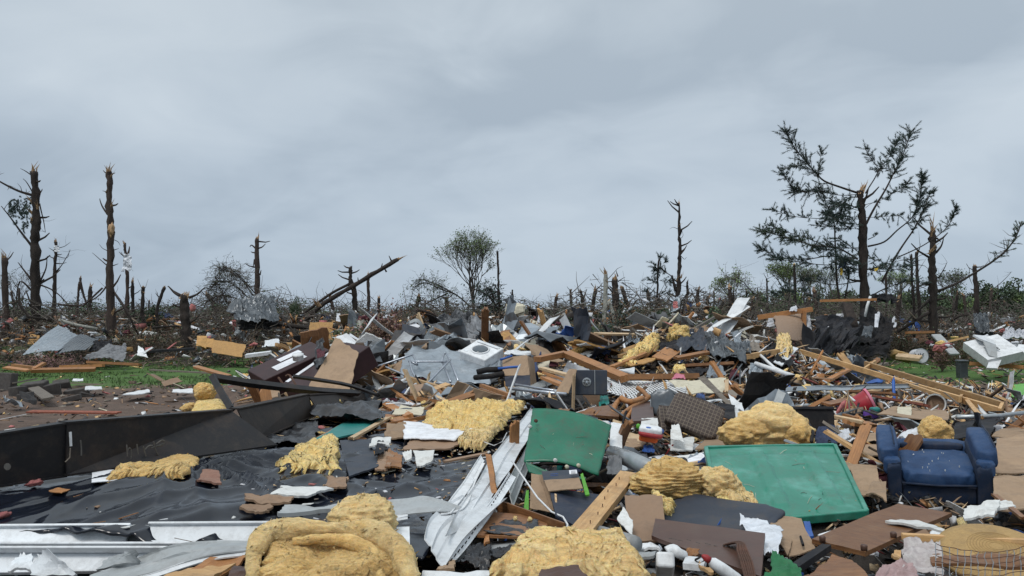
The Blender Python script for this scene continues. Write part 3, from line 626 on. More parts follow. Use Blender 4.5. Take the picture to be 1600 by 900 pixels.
# ---- tangled fallen branches behind the pile
def brush():
    V_, F_, M_ = [], [], []; off = 0
    def add(v, f, m):
        nonlocal off
        V_.append(v); F_.append(f+off); M_.append(np.full(len(f), m)); off += len(v)
    n = 19000; x, y = cast_density(n, 34, 62, .74, 1); hgt = (.35+2.05*vn(x*.28, y*.28, 21)**1.2+.9*vn(x*.09+3, y*.09, 23)*ss(.3, .7, vn(x*.9, y*.9, 24)))*ss(33.5, 37, y)
    hgt *= np.where(x/y < -.33, .9, 1.0)
    z = H(x, y)+rng.random(n)*hgt
    v, f = twig_field(x, y, z, rng.uniform(.4, 1.7, n), rng.uniform(.008, .03, n)); add(v, f, 0)
    n = 5200; x, y = cast_density(n, 23, 34, .74, 1); k = (x/y > -.23) & (x/y < .3); x = x[k]; y = y[k]; n = len(x); z = H(x, y)+rng.random(n)*(.15+.75*vn(x*.4, y*.4, 27))*ss(22, 25, y)
    v, f = twig_field(x, y, z, rng.uniform(.3, 1.2, n), rng.uniform(.006, .02, n)); add(v, f, 0)
    n = 16000; x, y = cast_density(n, 23, 34, .74, 1); k = (x/y > -.23) & (x/y < .3); x = x[k]; y = y[k]; n = len(x); z = H(x, y)+rng.random(n)*(.12+.65*vn(x*.4, y*.4, 27))*ss(22, 25, y); g_ = vn(x*.5, y*.5, 33)
    mi = np.where(g_ > .52, 2, np.where(g_ > .4, 3, np.where(g_ > .28, 6, 4))); mi = np.where(rng.random(n) < .15, rng.choice([2, 4, 5, 6], n), mi); v, f = leaf_field(x, y, z, rng.uniform(.04, .11, n), .5); V_.append(v); F_.append(f+off); M_.append(np.repeat(mi, 2)); off += len(v)
    n = 5000; x, y = cast_density(n, 33, 58, .74, 1); z = H(x, y)+rng.random(n)*(.2+1.1*vn(x*.28, y*.28, 21))*ss(30, 40, y)
    v, f = twig_field(x, y, z, rng.uniform(.5, 2.2, n), rng.uniform(.012, .04, n)); add(v, f, 1)
    n = 52000; x, y = cast_density(n, 33.5, 62, .74, 1); hgt = (.3+1.85*vn(x*.28, y*.28, 21)+.7*vn(x*.09+3, y*.09, 23))*ss(34, 40, y)
    z = H(x, y)+rng.random(n)*hgt; g_ = vn(x*.22, y*.22, 31)
    mi = np.where(g_ > .54, 2, np.where(g_ > .42, 3, np.where(g_ > .3, 6, 4))); mi = np.where(rng.random(n) < .12, rng.choice([2, 4, 5, 6], n), mi)
    v, f = leaf_field(x, y, z, rng.uniform(.05, .15, n), .5); V_.append(v); F_.append(f+off); M_.append(np.repeat(mi, 2)); off += len(v)
    n = 7500; x, y = cast_density(n, 23, 52, .72, 1); k = ((x/y > -.23) | (y > 34)) & ~((x > .42*y) & (y < 35)); x = x[k]; y = y[k]; n = len(x); z = H(x, y)+rng.random(n)**1.5*1.1*ss(22, 38, y); v, f = bits_field(x, y, z, rng.uniform(.08, .5, n), rng.uniform(.04, .22, n), rng.uniform(.01, .05, n), .8)
    wm_ = np.array([4, 3, 3, 4, 2, 2, 2, 2, 3, 2.]); np_mesh('brush_debris', v, f, ['drywall', 'paper', 'lumber', 'lumber_orange', 'pink_fluff', 'metal_grey', 'wood_grey', 'white_cloth', 'birch', 'leaf_dry'], np.repeat(rng.choice(10, n, p=wm_/wm_.sum()), 12), 'pale scraps and splinters caught in the fallen branches')
    o = np_mesh('fallen_branches', np.concatenate(V_), np.concatenate(F_), ['twig', 'twig_light', 'needle_mid', 'leaf_dull', 'leaf_brown', 'leaf_pinkish', 'leaf_litter'], np.concatenate(M_), 'tangle of snapped branches and torn leaves behind the wreckage')
brush()
# ================================================================== TREES
def pts_px(pts, d): return [P(p[0], p[1], d if len(p) < 3 else p[2]) for p in pts]
def smooth_line(ps, k=3, wob=0, s=0):
    o = []
    for i in range(len(ps)-1):
        a = ps[max(0, i-1)]; b = ps[i]; c = ps[i+1]; d = ps[min(len(ps)-1, i+2)]
        for j in range(k):
            t = j/k; q = .5*((2*b)+(-a+c)*t+(2*a-5*b+4*c-d)*t*t+(-a+3*b-3*c+d)*t**3)
            if wob: q = q+V((noise.noise(q*.9+V((s, 0, 0))), noise.noise(q*.9+V((0, s, 9))), 0))*wob
            o.append(q)
    o.append(ps[-1]); return o
def spikes(top, r, rr, k=7, h=1.0, ax=V((0, 0, 1))):
    vs = MB(); k *= 2
    for _ in range(k):
        a = rr.uniform(0, 6.28); q = top+V((math.cos(a), math.sin(a), 0))*r*rr.uniform(.1, .8); hh = rr.uniform(.3, 1)*h
        hh *= 1.35*rr.uniform(.2, 1); t = q+ax*hh+V((rr.gauss(0, .22), rr.gauss(0, .22), 0))*hh
        v, f = tube([q-ax*r*.8, q+ax*hh*.35, t], [r*rr.uniform(.12, .4), r*rr.uniform(.08, .26), r*.02], 4); vs.add(v, f)
    return vs
def needles(mb, ps, dens, rr, m=0, L0=.22, start=.25, spread=.35, droop=0):
    """side twigs with needle tufts along a limb"""
    tot = sum((ps[i+1]-ps[i]).length for i in range(len(ps)-1)); n = int(tot*dens*1.05); spread *= 1.45; L0 *= .68
    for _ in range(n):
        t = start+(1-start)*rr.random()**.8; k = t*(len(ps)-1); i = min(int(k), len(ps)-2); p = ps[i].lerp(ps[i+1], k-i); d = (ps[i+1]-ps[i]).normalized()
        sd = V((rr.gauss(0, 1), rr.gauss(0, 1), rr.gauss(.25, .8)-droop)).normalized(); ln = rr.uniform(.15, 1)*spread*(1.15-.4*t); e = p+(d*.7+sd).normalized()*ln
        v, f = tube([p, p.lerp(e, .5)+V((0, 0, rr.gauss(0, .03))), e], [.010, .008, .004], 3, False); mb.add(v, f, 1)
        ax = (e-p).normalized()
        for _k in range(54):
            o = p.lerp(e, rr.random()**.6); q = (ax*.9+V((rr.gauss(0, 1), rr.gauss(0, 1), rr.gauss(.05-droop, 1)))*.5).normalized()*L0*rr.uniform(.5, 1.1)
            wv = q.cross(V((rr.gauss(0, 1), rr.gauss(0, 1), rr.gauss(0, 1)))).normalized()*.0068; mb.add([o-wv, o+wv, o+q], [(0, 1, 2)], m)
def stump(label, pts, w, d, limbs=(), stubs=5, top=.5, bark='bark', tint=None, name='snapped_tree', topw=.8, n=12, group=None, land=None, twigs=0, pale=0):
    s = sd_(); rr = random.Random(s); ps = pts_px(pts, d)
    b0 = ps[0]; gz = float(H(b0.x, b0.y))-.3
    if b0.z > gz: ps = [V((b0.x, b0.y, gz))]+ps
    line = smooth_line(ps, 10, .06, s); tot = len(line)-1; r0 = w*.84*d/F/2
    rad = [r0*(1.08-(1.08-topw)*i/tot)*(1+.16*noise.noise(V((i*.9, s, 0)))+(.14 if rr.random() < .12 else 0)) for i in range(tot+1)]
    rad[0] *= 1.3
    t = thing(name, label, 'tree', (b0.x, b0.y, float(H(b0.x, b0.y))), group)
    mb = MB(); v, f = tube(line, rad, n)
    v = [p+V((nz(p, 5, s)+.5*nz(p, 14, s), nz(p, 5, s+1)+.5*nz(p, 14, s+2), 0))*r0*.42 for p in v]; mb.add(v, f); mb.build('trunk', bark, t, smooth=True)
    if top: ax = (line[-1]-line[-2]).normalized(); spikes(line[-1], rad[-1]*1.05, rr, 8, top*r0*4, ax).build('splintered_top', 'splinter' if tint is None else tint, t)
    for k in range(pale):   # pale torn wounds where limbs tore off
        i = rr.randrange(tot//3, tot-1); q = line[i]+V((rr.choice((-1, 1))*rad[i]*.8, -rad[i]*.5, 0)); spikes(q, rad[i]*.55, rr, 5, r0*2, V((rr.gauss(0, .5), -.3, .8)).normalized()).build('torn_wood', 'splinter', t)
    for k in range(stubs):
        i = rr.randrange(int(tot*.2), tot); p = line[i]; a = rr.choice((0, math.pi))+rr.gauss(0, .7); L_ = rr.uniform(.5, 2.2)*r0*2.2
        q = V((math.cos(a), math.sin(a)*.6, rr.uniform(-.1, .9))).normalized(); m2 = MB(); v, f = tube([p, p+q*(rad[i]+L_*.6), p+q*(rad[i]+L_)+V((0, 0, L_*.15))], [r0*.3, r0*.2, r0*.10], 5); m2.add(v, f); m2.build('broken_branch', bark, t)
    for lb in limbs:
        q = smooth_line(pts_px(lb[0], d), 4, .04, s); wr = lb[1]*d/F/2; m2 = MB(); v, f = tube(q, [wr*(1-.72*i/(len(q)-1)) for i in range(len(q))], 6); m2.add(v, f)
        br = m2.build('branch', bark, t, smooth=True)
        tw = lb[2] if len(lb) > 2 else 0
        if tw:
            m3 = MB()
            for _ in range(tw):
                k = rr.randrange(1, len(q)); dd = V((rr.gauss(0, 1), rr.gauss(0, 1), rr.gauss(.3, .8))).normalized(); ln = rr.uniform(.2, .8)
                v, f = tube([q[k], q[k]+dd*ln*.5, q[k]+dd*ln+V((rr.gauss(0, .1), 0, rr.gauss(0, .1)))], [wr*.28, wr*.2, .003], 3, False); m3.add(v, f)
            m3.build('twigs', 'twig', br)['kind'] = 'stuff'
    if twigs:
        m3 = MB()
        for _ in range(twigs):
            k = rr.randrange(tot//3, tot); dd = V((rr.gauss(0, 1), rr.gauss(0, 1), rr.gauss(.2, .7))).normalized(); ln = rr.uniform(.3, 1.2)
            v, f = tube([line[k], line[k]+dd*ln*.5, line[k]+dd*ln+V((rr.gauss(0, .15), 0, rr.gauss(.05, .15)))], [.02, .014, .004], 3, False); m3.add(v, f)
        m3.build('twigs', 'twig', t)['kind'] = 'stuff'
    if land: lm(land, pts[0][0], pts[0][1])
    return t
T = stump
T('thick stripped trunk at the left edge with a pale pointed break', [(10, 520), (7, 403)], 12, 38, stubs=4, top=.7, pale=1, twigs=8, bark='bark_red')
big = T('tall snapped trunk on the left with drooping needles and long bare limbs', [(56, 515), (55, 400), (57, 340), (53, 268)], 17, 39, topw=.72,
  limbs=[([(50, 305), (28, 298), (0, 284), (-20, 270)], 5, 10), ([(50, 385), (25, 352), (2, 322)], 4, 3), ([(48, 437), (35, 420), (28, 410)], 3.5, 2), ([(62, 440), (72, 420), (74, 400)], 3, 2), ([(60, 305), (66, 295)], 3), ([(62, 318), (68, 345), (71, 363)], 2.2, 4), ([(50, 300), (42, 285), (36, 279)], 2), ([(50, 274), (40, 267), (32, 263)], 2), ([(62, 445), (85, 455), (112, 480)], 3, 4), ([(50, 455), (30, 440), (28, 480), (50, 500)], 3, 6)], stubs=9, pale=4, land='the needle-draped trunk')
mb = MB(); rr = random.Random(3)
for k in range(26):
    x = rr.uniform(16, 49); y = rr.uniform(302, 312)+abs(x-36)*.1; a = P(x, y, 39); ln = rr.uniform(18, 58)*(1-abs(x-35)/40); b = P(x+rr.uniform(-5, 2), y+ln, 39+rr.uniform(-.4, .4)); needles(mb, smooth_line([a, a.lerp(b, .5), b], 3), 7, rr, 0, .2, .05, .12, .9)
o = mb.build('hanging_foliage', ['needle', 'twig'], big)
T('slim snapped trunk behind a caught white scrap, with thin side twigs', [(84, 510), (86, 440), (87, 378)], 8, 42, topw=.6, limbs=[([(89, 425), (100, 410), (110, 390)], 1.8, 4), ([(88, 400), (105, 403), (108, 390)], 1.4, 3), ([(88, 388), (100, 385), (110, 378)], 1.4, 2), ([(84, 392), (76, 387)], 1.4)], stubs=6)
T('tall straight stripped trunk with an orange torn patch halfway up', [(174, 530), (172, 420), (171, 330), (170, 268)], 16, 37, topw=.55, limbs=[([(168, 335), (160, 322), (156, 310)], 3.4), ([(166, 414), (155, 405), (144, 395)], 1.8), ([(168, 392), (160, 388), (155, 382)], 1.4), ([(177, 391), (186, 388)], 1.6), ([(177, 415), (185, 412)], 1.8), ([(178, 375), (184, 378), (188, 384)], 1.2), ([(165, 270), (161, 266)], 2), ([(174, 272), (180, 270)], 2.4), ([(168, 300), (160, 298)], 2), ([(168, 445), (150, 465), (118, 478), (92, 474)], 2.6, 8), ([(178, 455), (195, 480), (215, 520)], 3, 6)], stubs=7, pale=4, bark='bark_red', land='the orange-patched trunk')
T('broken trunk forked at the top where a pale plastic sheet hangs', [(198, 505), (199, 440), (196, 405), (194, 380)], 8, 43, topw=.6, limbs=[([(198, 402), (201, 392), (202, 385)], 4)], stubs=3, bark='bark_red')
T('short splintered stump beside the plastic-draped trunk', [(208, 500), (207, 440)], 7, 43, stubs=4, top=.9, pale=1)
T('leaning split stump of pale torn wood standing behind the twig tangle', [(121, 490), (123, 455), (126, 434)], 5, 44, limbs=[([(125, 440), (131, 462), (137, 480)], 5)], top=.5, bark='bark_red', pale=2)
T('stout dark stump with two raised horn-like limbs', [(291, 545), (290, 500), (288, 462)], 18, 36, topw=.85, limbs=[([(281, 462), (272, 457), (262, 447)], 5), ([(296, 465), (308, 460), (320, 449)], 5), ([(284, 475), (270, 478), (262, 492)], 2), ([(298, 480), (300, 470), (303, 462)], 1.5)], stubs=4, top=.25, land='the stout horned stump')
T('tall snapped trunk rising behind the crushed grey metal sheet', [(402, 500), (402, 440), (402, 373)], 11, 44, topw=.65, limbs=[([(404, 388), (410, 386), (415, 381)], 3), ([(400, 388), (394, 383), (391, 386)], 3), ([(398, 405), (395, 420)], 2.5), ([(406, 430), (408, 422)], 3)], stubs=6, bark='bark_red', land='the metal-shrouded trunk')
T('thick charred-looking stump with a narrow upright spike', [(555, 520), (554, 460), (549, 440), (548, 418)], 12, 40, topw=.5, stubs=6, top=.2, tint='bark', limbs=[([(559, 482), (568, 477)], 2)], land='the narrow-spiked stump')
T('slim stump with a pale burst top under the leaning log', [(577, 520), (576, 470), (575, 430)], 7, 40.6, topw=.7, stubs=4, top=.8, bark='bark_red', limbs=[([(578, 463), (588, 472), (596, 482)], 1.2, 3), ([(572, 463), (565, 456), (558, 453)], 1.2)])
T('stubby broken trunk right of the leaning log', [(592, 500), (592, 466)], 6, 42, stubs=2, top=.5)
T('thin bare pole of a trunk beside the bare fan-shaped tree', [(781, 490), (779, 440), (777, 393)], 6, 44, topw=.6, stubs=9, top=.3, tint='bark', limbs=[([(778, 452), (773, 446), (769, 443)], 1.2)])
T('small forked snag standing over the cream panel', [(802, 480), (802, 465), (801, 453)], 3.4, 46, top=0, limbs=[([(801, 462), (797, 456)], 2), ([(801, 465), (788, 465)], .8)], stubs=2)
T('slender pink-barked snag left of the forked stump', [(894, 500), (893, 470), (892, 453)], 5, 46, stubs=5, top=.4, bark='bark_red')
T('dark forked stump with two prongs against the sky', [(911, 500), (910, 470), (907, 455)], 8, 46, topw=.6, limbs=[([(911, 470), (914, 460), (917, 452)], 3.4)], stubs=3, top=.5)
T('pale barkless trunk split open to yellow wood', [(944, 520), (946, 470), (946, 428)], 9, 36, bark='birch', stubs=3, top=.8, pale=3, limbs=[([(950, 470), (960, 500), (945, 530)], 8)], land='the pale split trunk')
T('dark broken trunk right of the pale split one', [(964, 520), (962, 470), (961, 436)], 13, 38, topw=.8, stubs=4, limbs=[([(966, 440), (972, 436), (977, 433)], 2), ([(966, 432), (963, 423)], 2.5), ([(973, 441), (990, 455), (1010, 476)], 1.6, 4)], pale=1)
T('tall thin pole trunk with a thick forked base and blue scraps', [(1058, 535), (1058, 470), (1062, 425), (1063, 380), (1061, 318)], 12, 34, topw=.28, limbs=[([(1056, 455), (1052, 440), (1050, 430)], 6), ([(1066, 490), (1070, 465), (1078, 450)], 3, 4), ([(1063, 398), (1070, 405), (1073, 402)], 1.2), ([(1062, 375), (1068, 368), (1066, 360)], 1), ([(1050, 432), (1040, 425), (1030, 415)], 1.8, 3), ([(1060, 358), (1052, 355), (1046, 358)], 1)], stubs=16, top=.5, pale=3, land='the tall thin pole trunk')
T('slim dark snag just right of the tall thin pole trunk', [(1074, 500), (1074, 470), (1074, 441)], 5, 40, stubs=4, top=.7, tint='bark')
T('short stump with a pale burst top', [(1092, 500), (1091, 475), (1091, 453)], 7.5, 40, stubs=3, top=.6, limbs=[([(1094, 455), (1101, 449)], 1.6), ([(1087, 458), (1079, 462), (1070, 470)], 1.6)])
T('dark broken trunk with twin prongs above the litter mound', [(1142, 515), (1142, 480), (1140, 450)], 9, 38, stubs=3, top=.6, limbs=[([(1146, 490), (1146, 465), (1146, 448)], 3.5), ([(1137, 450), (1130, 454)], 1.6)], topw=.9, land='the twin-pronged trunk')
T('thin dead trunk with a tiny V of twigs', [(1199, 490), (1199, 460), (1198, 436)], 3.6, 46, stubs=3, top=0, limbs=[([(1198, 436), (1193, 427)], 1.4), ([(1198, 436), (1209, 431)], 1.2), ([(1200, 433), (1197, 420)], 1, 3)])
T('straight dark pole trunk in front of the pale green trees', [(1243, 490), (1242, 450), (1241, 413)], 6, 44, stubs=4, top=.3, tint='glasswool_bright')
T('thick snapped trunk with a pale spike right of the pine', [(1459, 515), (1458, 450), (1456, 400), (1457, 360)], 17, 35, topw=.55, limbs=[([(1462, 395), (1470, 385), (1474, 372)], 4), ([(1463, 372), (1470, 378)], 3), ([(1465, 455), (1500, 440), (1560, 402), (1582, 378), (1596, 348)], 4.5, 26), ([(1466, 435), (1475, 420), (1480, 410)], 2, 6), ([(1452, 470), (1430, 490), (1410, 510)], 4, 4), ([(1453, 440), (1440, 446), (1420, 462)], 3, 6)], stubs=8, top=1.2, pale=3, land='the thick pale-spiked trunk')
T('slim trunk left of the thick snapped one, dark and forked', [(1428, 500), (1426, 450), (1424, 398)], 5, 36, stubs=5, twigs=18, top=.3, tint='bark')
T('slim barkless snag standing between pine and snapped trunk', [(1437, 500), (1435, 440), (1433, 394)], 6, 37, stubs=5, twigs=18, top=.4)
T('plain dark post-like trunk before the far green trees', [(1526, 490), (1525, 450), (1523, 416)], 9, 40, stubs=4, top=.3, limbs=[([(1519, 421), (1514, 418), (1510, 412)], 1.5), ([(1528, 470), (1560, 445), (1580, 425)], 1.6, 6)], land='the plain post-like trunk')
T('tiny leaning snag far off near the middle', [(826, 500), (826, 480)], 5, 46, stubs=1, top=.5)
T('knotty low snag beside the horned stump', [(842, 505), (841, 479)], 8, 34, stubs=1, top=.5)
for k, (px, ty) in enumerate([(1116, 455), (1163, 463), (1168, 455), (1228, 460), (1385, 430), (1409, 445), (1555, 470), (1571, 472), (620, 484), (232, 470), (664, 470)]):
    T(['thin far snag %s' % q for q in ['between the short stump and the twin-pronged trunk', 'right of the twin-pronged trunk', 'second right of the twin-pronged trunk', 'left of the straight dark pole trunk', 'just right of the pine', 'midway between pine and thick snapped trunk', 'left of the two at the far right green trees', 'in front of the far right green trees', 'right of the leaning log', 'left of the stout horned stump', 'in the bent twiggy shrub']][k], [(px, 500), (px+random.uniform(-2, 2), ty)], random.uniform(3, 5), random.uniform(46, 54), stubs=3, top=.4, twigs=6)
rr = random.Random(55)
for px in (985, 1016, 1036, 1106, 1126, 1176, 1262, 1276, 1372, 1402, 1494, 1508, 1548, 868, 926, 700, 652, 246, 338, 362, 520, 22, 140, 224):
    ty = rr.uniform(446, 478); w_ = rr.uniform(4, 9); d_ = rr.uniform(38, 50); lw = rr.choice(('dark', 'reddish brown', 'leaning dark')); T(autolabel(['%s snapped trunk' % lw, '%s %s snapped trunk' % ('slim' if w_ < 6.5 else 'stout', lw)], px, 480, sx=3), [(px, 505), (px+rr.uniform(-2, 2), 485), (px+rr.uniform(-8, 8)*(2 if 'lean' in lw else .6), ty)], w_, d_, stubs=4, top=rr.uniform(.2, .9), twigs=6, bark='bark_red' if 'red' in lw else 'bark', pale=rr.choice((0, 1)))
# leaning log resting on the stump
lg = thing('leaning_log', 'long snapped log leaning up across two stumps against the sky', 'log', P(500, 478, 40)); rr = random.Random(8)
line = smooth_line(pts_px([(478, 500), (505, 475), (550, 448), (590, 424), (622, 405)], 39.6), 4, .03, 2)
mb = MB(); v, f = tube(line, [.12-.02*i/16 for i in range(len(line))], 9); mb.add([p+V((0, nz(p, 4), nz(p, 4, 2)))*.05 for p in v], f); mb.build('trunk', 'bark', lg, smooth=True)
line2 = smooth_line(pts_px([(455, 505), (490, 478), (520, 457), (545, 444)], 39.9), 4, .03, 2); mb = MB(); v, f = tube(line2, .07, 7); mb.add(v, f); mb.build('split_limb', 'bark', lg, smooth=True)
spikes(line[-1], .14, rr, 7, .4, (line[-1]-line[-2]).normalized()).build('splintered_end', 'splinter', lg)
spikes(P(497, 476, 39.4), .15, rr, 8, .5, V((-.5, -.4, .7))).build('torn_wood', 'splinter', lg)
for px, py in ((595, 416), (604, 420), (560, 438), (612, 404)):
    p = P(px, py+5, 39.6); mb = MB(); v, f = tube([p, p+V((rr.gauss(0, .1), -.05, .3))], [.05, .015], 5); mb.add(v, f); mb.build('broken_branch', 'bark', lg)
lm('the leaning log', 560, 445)
# ---- the pine
pine = T('tall torn pine with sweeping half-stripped limbs on the right', [(1352, 535), (1350, 430), (1347, 350), (1345, 300)], 19, 33, topw=.6, stubs=3, top=.7, land='the torn pine')
rr = random.Random(21)
def limb(pts, w, dens, start=.25, spread=.45, droop=0, m=0, dz=0):
    q = smooth_line([P(p[0], p[1], 33+dz*i/len(pts)) for i, p in enumerate(pts)], 5, .05, w); wr = w*.74*33/F/2; mb = MB(); v, f = tube(q, [wr*(1-.8*i/(len(q)-1)) for i in range(len(q))], 6); mb.add(v, f)
    b = mb.build('limb', 'bark', pine, smooth=True)
    if dens:
        mb = MB(); needles(mb, q, dens, rr, 0, .2, start, spread, droop); mb.build('foliage', ['needle_mid' if m else 'needle', 'twig'], b)
limb([(1342, 302), (1318, 294), (1290, 284), (1276, 272), (1258, 252), (1240, 228), (1227, 205)], 5, 20, .42, .55, dz=-1)
limb([(1276, 272), (1262, 262), (1245, 258), (1230, 262)], 2, 20, .2, .4, dz=1)
limb([(1278, 278), (1280, 255), (1282, 235)], 2, 15, .2, .35, dz=.5)
limb([(1290, 298), (1262, 300), (1240, 295), (1222, 270)], 2.5, 26, .1, .5, dz=-1)
limb([(1342, 304), (1310, 305), (1275, 298), (1235, 300)], 2, 16, .3, .4, dz=1)
limb([(1340, 308), (1325, 310), (1315, 325), (1308, 350)], 3, 28, .15, .5, .8, dz=.6)
limb([(1338, 325), (1320, 318), (1300, 322), (1288, 345)], 2.4, 20, .3, .45, .7, dz=-.8)
limb([(1312, 470), (1307, 430), (1305, 380), (1302, 345), (1290, 315), (1280, 285)], 5, 5, .45, .35, dz=1.2)
limb([(1302, 342), (1270, 341), (1240, 338), (1205, 327)], 2, 14, .35, .4, dz=-.7)
limb([(1340, 405), (1310, 388), (1270, 383), (1232, 372), (1188, 360)], 4, 24, .3, .5, m=1, dz=-1.2)
limb([(1290, 385), (1260, 372), (1230, 362), (1205, 352)], 2.2, 22, .15, .4, dz=.9)
limb([(1343, 410), (1300, 400), (1260, 405), (1215, 402), (1187, 388)], 3.4, 15, .35, .45, dz=1)
limb([(1343, 412), (1290, 414), (1240, 408), (1210, 405)], 2.6, 10, .4, .4, dz=-1)
limb([(1340, 440), (1300, 445), (1260, 438), (1225, 445)], 2.4, 10, .3, .4, dz=1)
limb([(1354, 350), (1368, 322), (1385, 292), (1398, 268), (1410, 245), (1424, 205)], 5, 20, .48, .5, dz=-1)
limb([(1352, 302), (1366, 280), (1376, 262), (1392, 242), (1402, 222)], 3, 20, .35, .4, dz=1)
limb([(1374, 264), (1360, 245), (1352, 232)], 1.6, 20, .2, .35)
limb([(1395, 272), (1385, 262), (1372, 268)], 1.4, 20, .2, .35)
limb([(1356, 385), (1382, 378), (1402, 360), (1425, 340), (1437, 310), (1440, 275)], 4.5, 24, .5, .45, dz=-.8)
limb([(1378, 440), (1400, 400), (1428, 358), (1445, 325), (1455, 300)], 5, 14, .45, .4, dz=.8)
limb([(1402, 402), (1440, 385), (1470, 365), (1487, 345), (1492, 325)], 3, 12, .5, .35, dz=-.6)
limb([(1354, 420), (1380, 424), (1410, 418), (1430, 408)], 2.6, 8, .4, .35, dz=.5)
limb([(1357, 374), (1366, 370), (1370, 367)], 2.4, 8, .3, .2)
limb([(1352, 325), (1362, 318), (1372, 316)], 1.3, 6, .3, .25)
limb([(1320, 470), (1325, 430), (1310, 400), (1290, 402)], 3.5, 8, .2, .35)
limb([(1365, 460), (1385, 450), (1420, 440), (1450, 445)], 3, 10, .2, .4)
limb([(1330, 455), (1290, 470), (1250, 455), (1210, 460)], 3, 10, .3, .4)
for k in range(22):
    y0 = rr.uniform(318, 440); sx = rr.choice((-1, -1, 1)); ln = rr.uniform(25, 75); up_ = rr.uniform(-.1, .55)
    limb([(1348+sx*4, y0), (1348+sx*ln*.5, y0-ln*up_*.3), (1348+sx*ln, y0-ln*up_)], 1.4, 16, .2, .4, .3, dz=rr.uniform(-1.5, 1.5))
# dark evergreen standing by the tall thin pole
sp_ = T('small dark evergreen with layered limbs left of the tall thin pole', [(1028, 500), (1027, 440), (1030, 405)], 4, 42, stubs=0, top=0)
mb = MB()
for (x0, y0, x1, y1) in ((1027, 480, 1012, 478), (1027, 465, 1008, 455), (1028, 445, 1010, 433), (1029, 425, 1020, 411), (1028, 455, 1045, 460), (1028, 438, 1048, 440), (1030, 420, 1040, 408), (1028, 470, 1050, 480), (1029, 412, 1032, 402), (1045, 430, 1025, 418), (1040, 428, 1022, 424)):
    needles(mb, smooth_line([P(x0, y0, 42), P((x0+x1)/2, (y0+y1)/2-1, 42), P(x1, y1, 42)], 3), 22, rr, 0, .24, .1, .3)
mb.build('foliage', ['needle', 'twig'], sp_)
# foliage wisps for the long limb on the far right
wsp = MB(); needles(wsp, smooth_line([P(1530, 425, 35), P(1560, 402, 35), P(1582, 378, 35), P(1596, 348, 35)], 4), 16, rr, 0, .16, .2, .35)
_t = [o for o in bpy.data.objects if o.get('label', '').startswith('thick snapped trunk with a pale spike')][0]
wsp.build('foliage', ['needle_mid', 'twig'], _t)
# ---- bare and budding broadleaf trees
def bare_tree(name, label, base, top, d, spread, leafm, nl, depth=6, r0=.1, lean=0, n0=5, trunkf=.25, seed=1, bark='twig', leafs=.1, land=None, up=.8):
    rr = random.Random(seed); B = P(*base, d); B.z = float(H(B.x, B.y))-.1 if B.z > H(B.x, B.y) else B.z; Tp = P(*top, d); hh = (Tp-P(*base, d)).length
    t = thing(name, label, 'tree', (B.x, B.y, B.z)); mb = MB(); lf = MB(); tips = []
    def grow(p, dr, ln, r, k):
        q = p+dr*ln*.5+V((rr.gauss(0, .04), rr.gauss(0, .04), 0))*ln; e = q+(dr+V((rr.gauss(0, .12), rr.gauss(0, .12), .05))).normalized()*ln*.5
        v, f = tube([p, q, e], [r, r*.85, r*.7], 5 if k > depth-2 else 3, False); mb.add(v, f)
        if k <= 0: tips.append(e); return
        for c in range(rr.choice((2, 3, 3))):
            a = rr.uniform(0, 6.28); s = rr.uniform(.25, spread); nd = (dr+V((math.cos(a)*s, math.sin(a)*s, rr.uniform(-.1, .3)*up))).normalized(); grow(e.lerp(p, rr.random()*.3), nd, ln*rr.uniform(.66, .88), r*.62, k-1)
        if k < depth-1: tips.append(e)
    st = P(*base, d); bend = (Tp-st).normalized(); v, f = tube([B, st, st+bend*hh*trunkf], [r0*1.3, r0*1.1, r0], 7); m0 = MB(); m0.add(v, f); m0.build('trunk', 'bark', t, smooth=True)
    q = st+bend*hh*trunkf
    for c in range(n0):
        a = 6.28*c/n0+rr.uniform(-.4, .4); s = rr.uniform(.15, spread*.8); grow(q-bend*hh*trunkf*rr.uniform(0, .5), (bend+V((math.cos(a)*s, math.sin(a)*s, 0))).normalized(), hh*.27, r0*.55, depth-1)
    mb.build('branches', bark, t)['kind'] = 'stuff'
    if nl:
        for _ in range(nl):
            e = rr.choice(tips)+V((rr.gauss(0, .08), rr.gauss(0, .08), rr.gauss(0, .08))); s = rr.uniform(.5, 1)*leafs; a = V((rr.gauss(0, 1), rr.gauss(0, 1), rr.gauss(0, 1))).normalized(); b = a.cross(V((rr.gauss(0, 1), rr.gauss(0, 1), rr.gauss(0, 1)))).normalized()
            lf.add([e-a*s, e+b*s*.6, e+a*s, e-b*s*.6], [(0, 1, 2, 3)])
        lf.build('leaves', leafm, t)['kind'] = 'stuff'
    if land: lm(land, base[0], base[1])
    return t
bare_tree('budding_tree', 'fan-shaped budding tree standing alone left of centre', (741, 492), (729, 368), 46, .62, 'leaf_spring', 3600, 6, .09, seed=6, n0=7, trunkf=.22, leafs=.055, land='the fan-shaped budding tree')
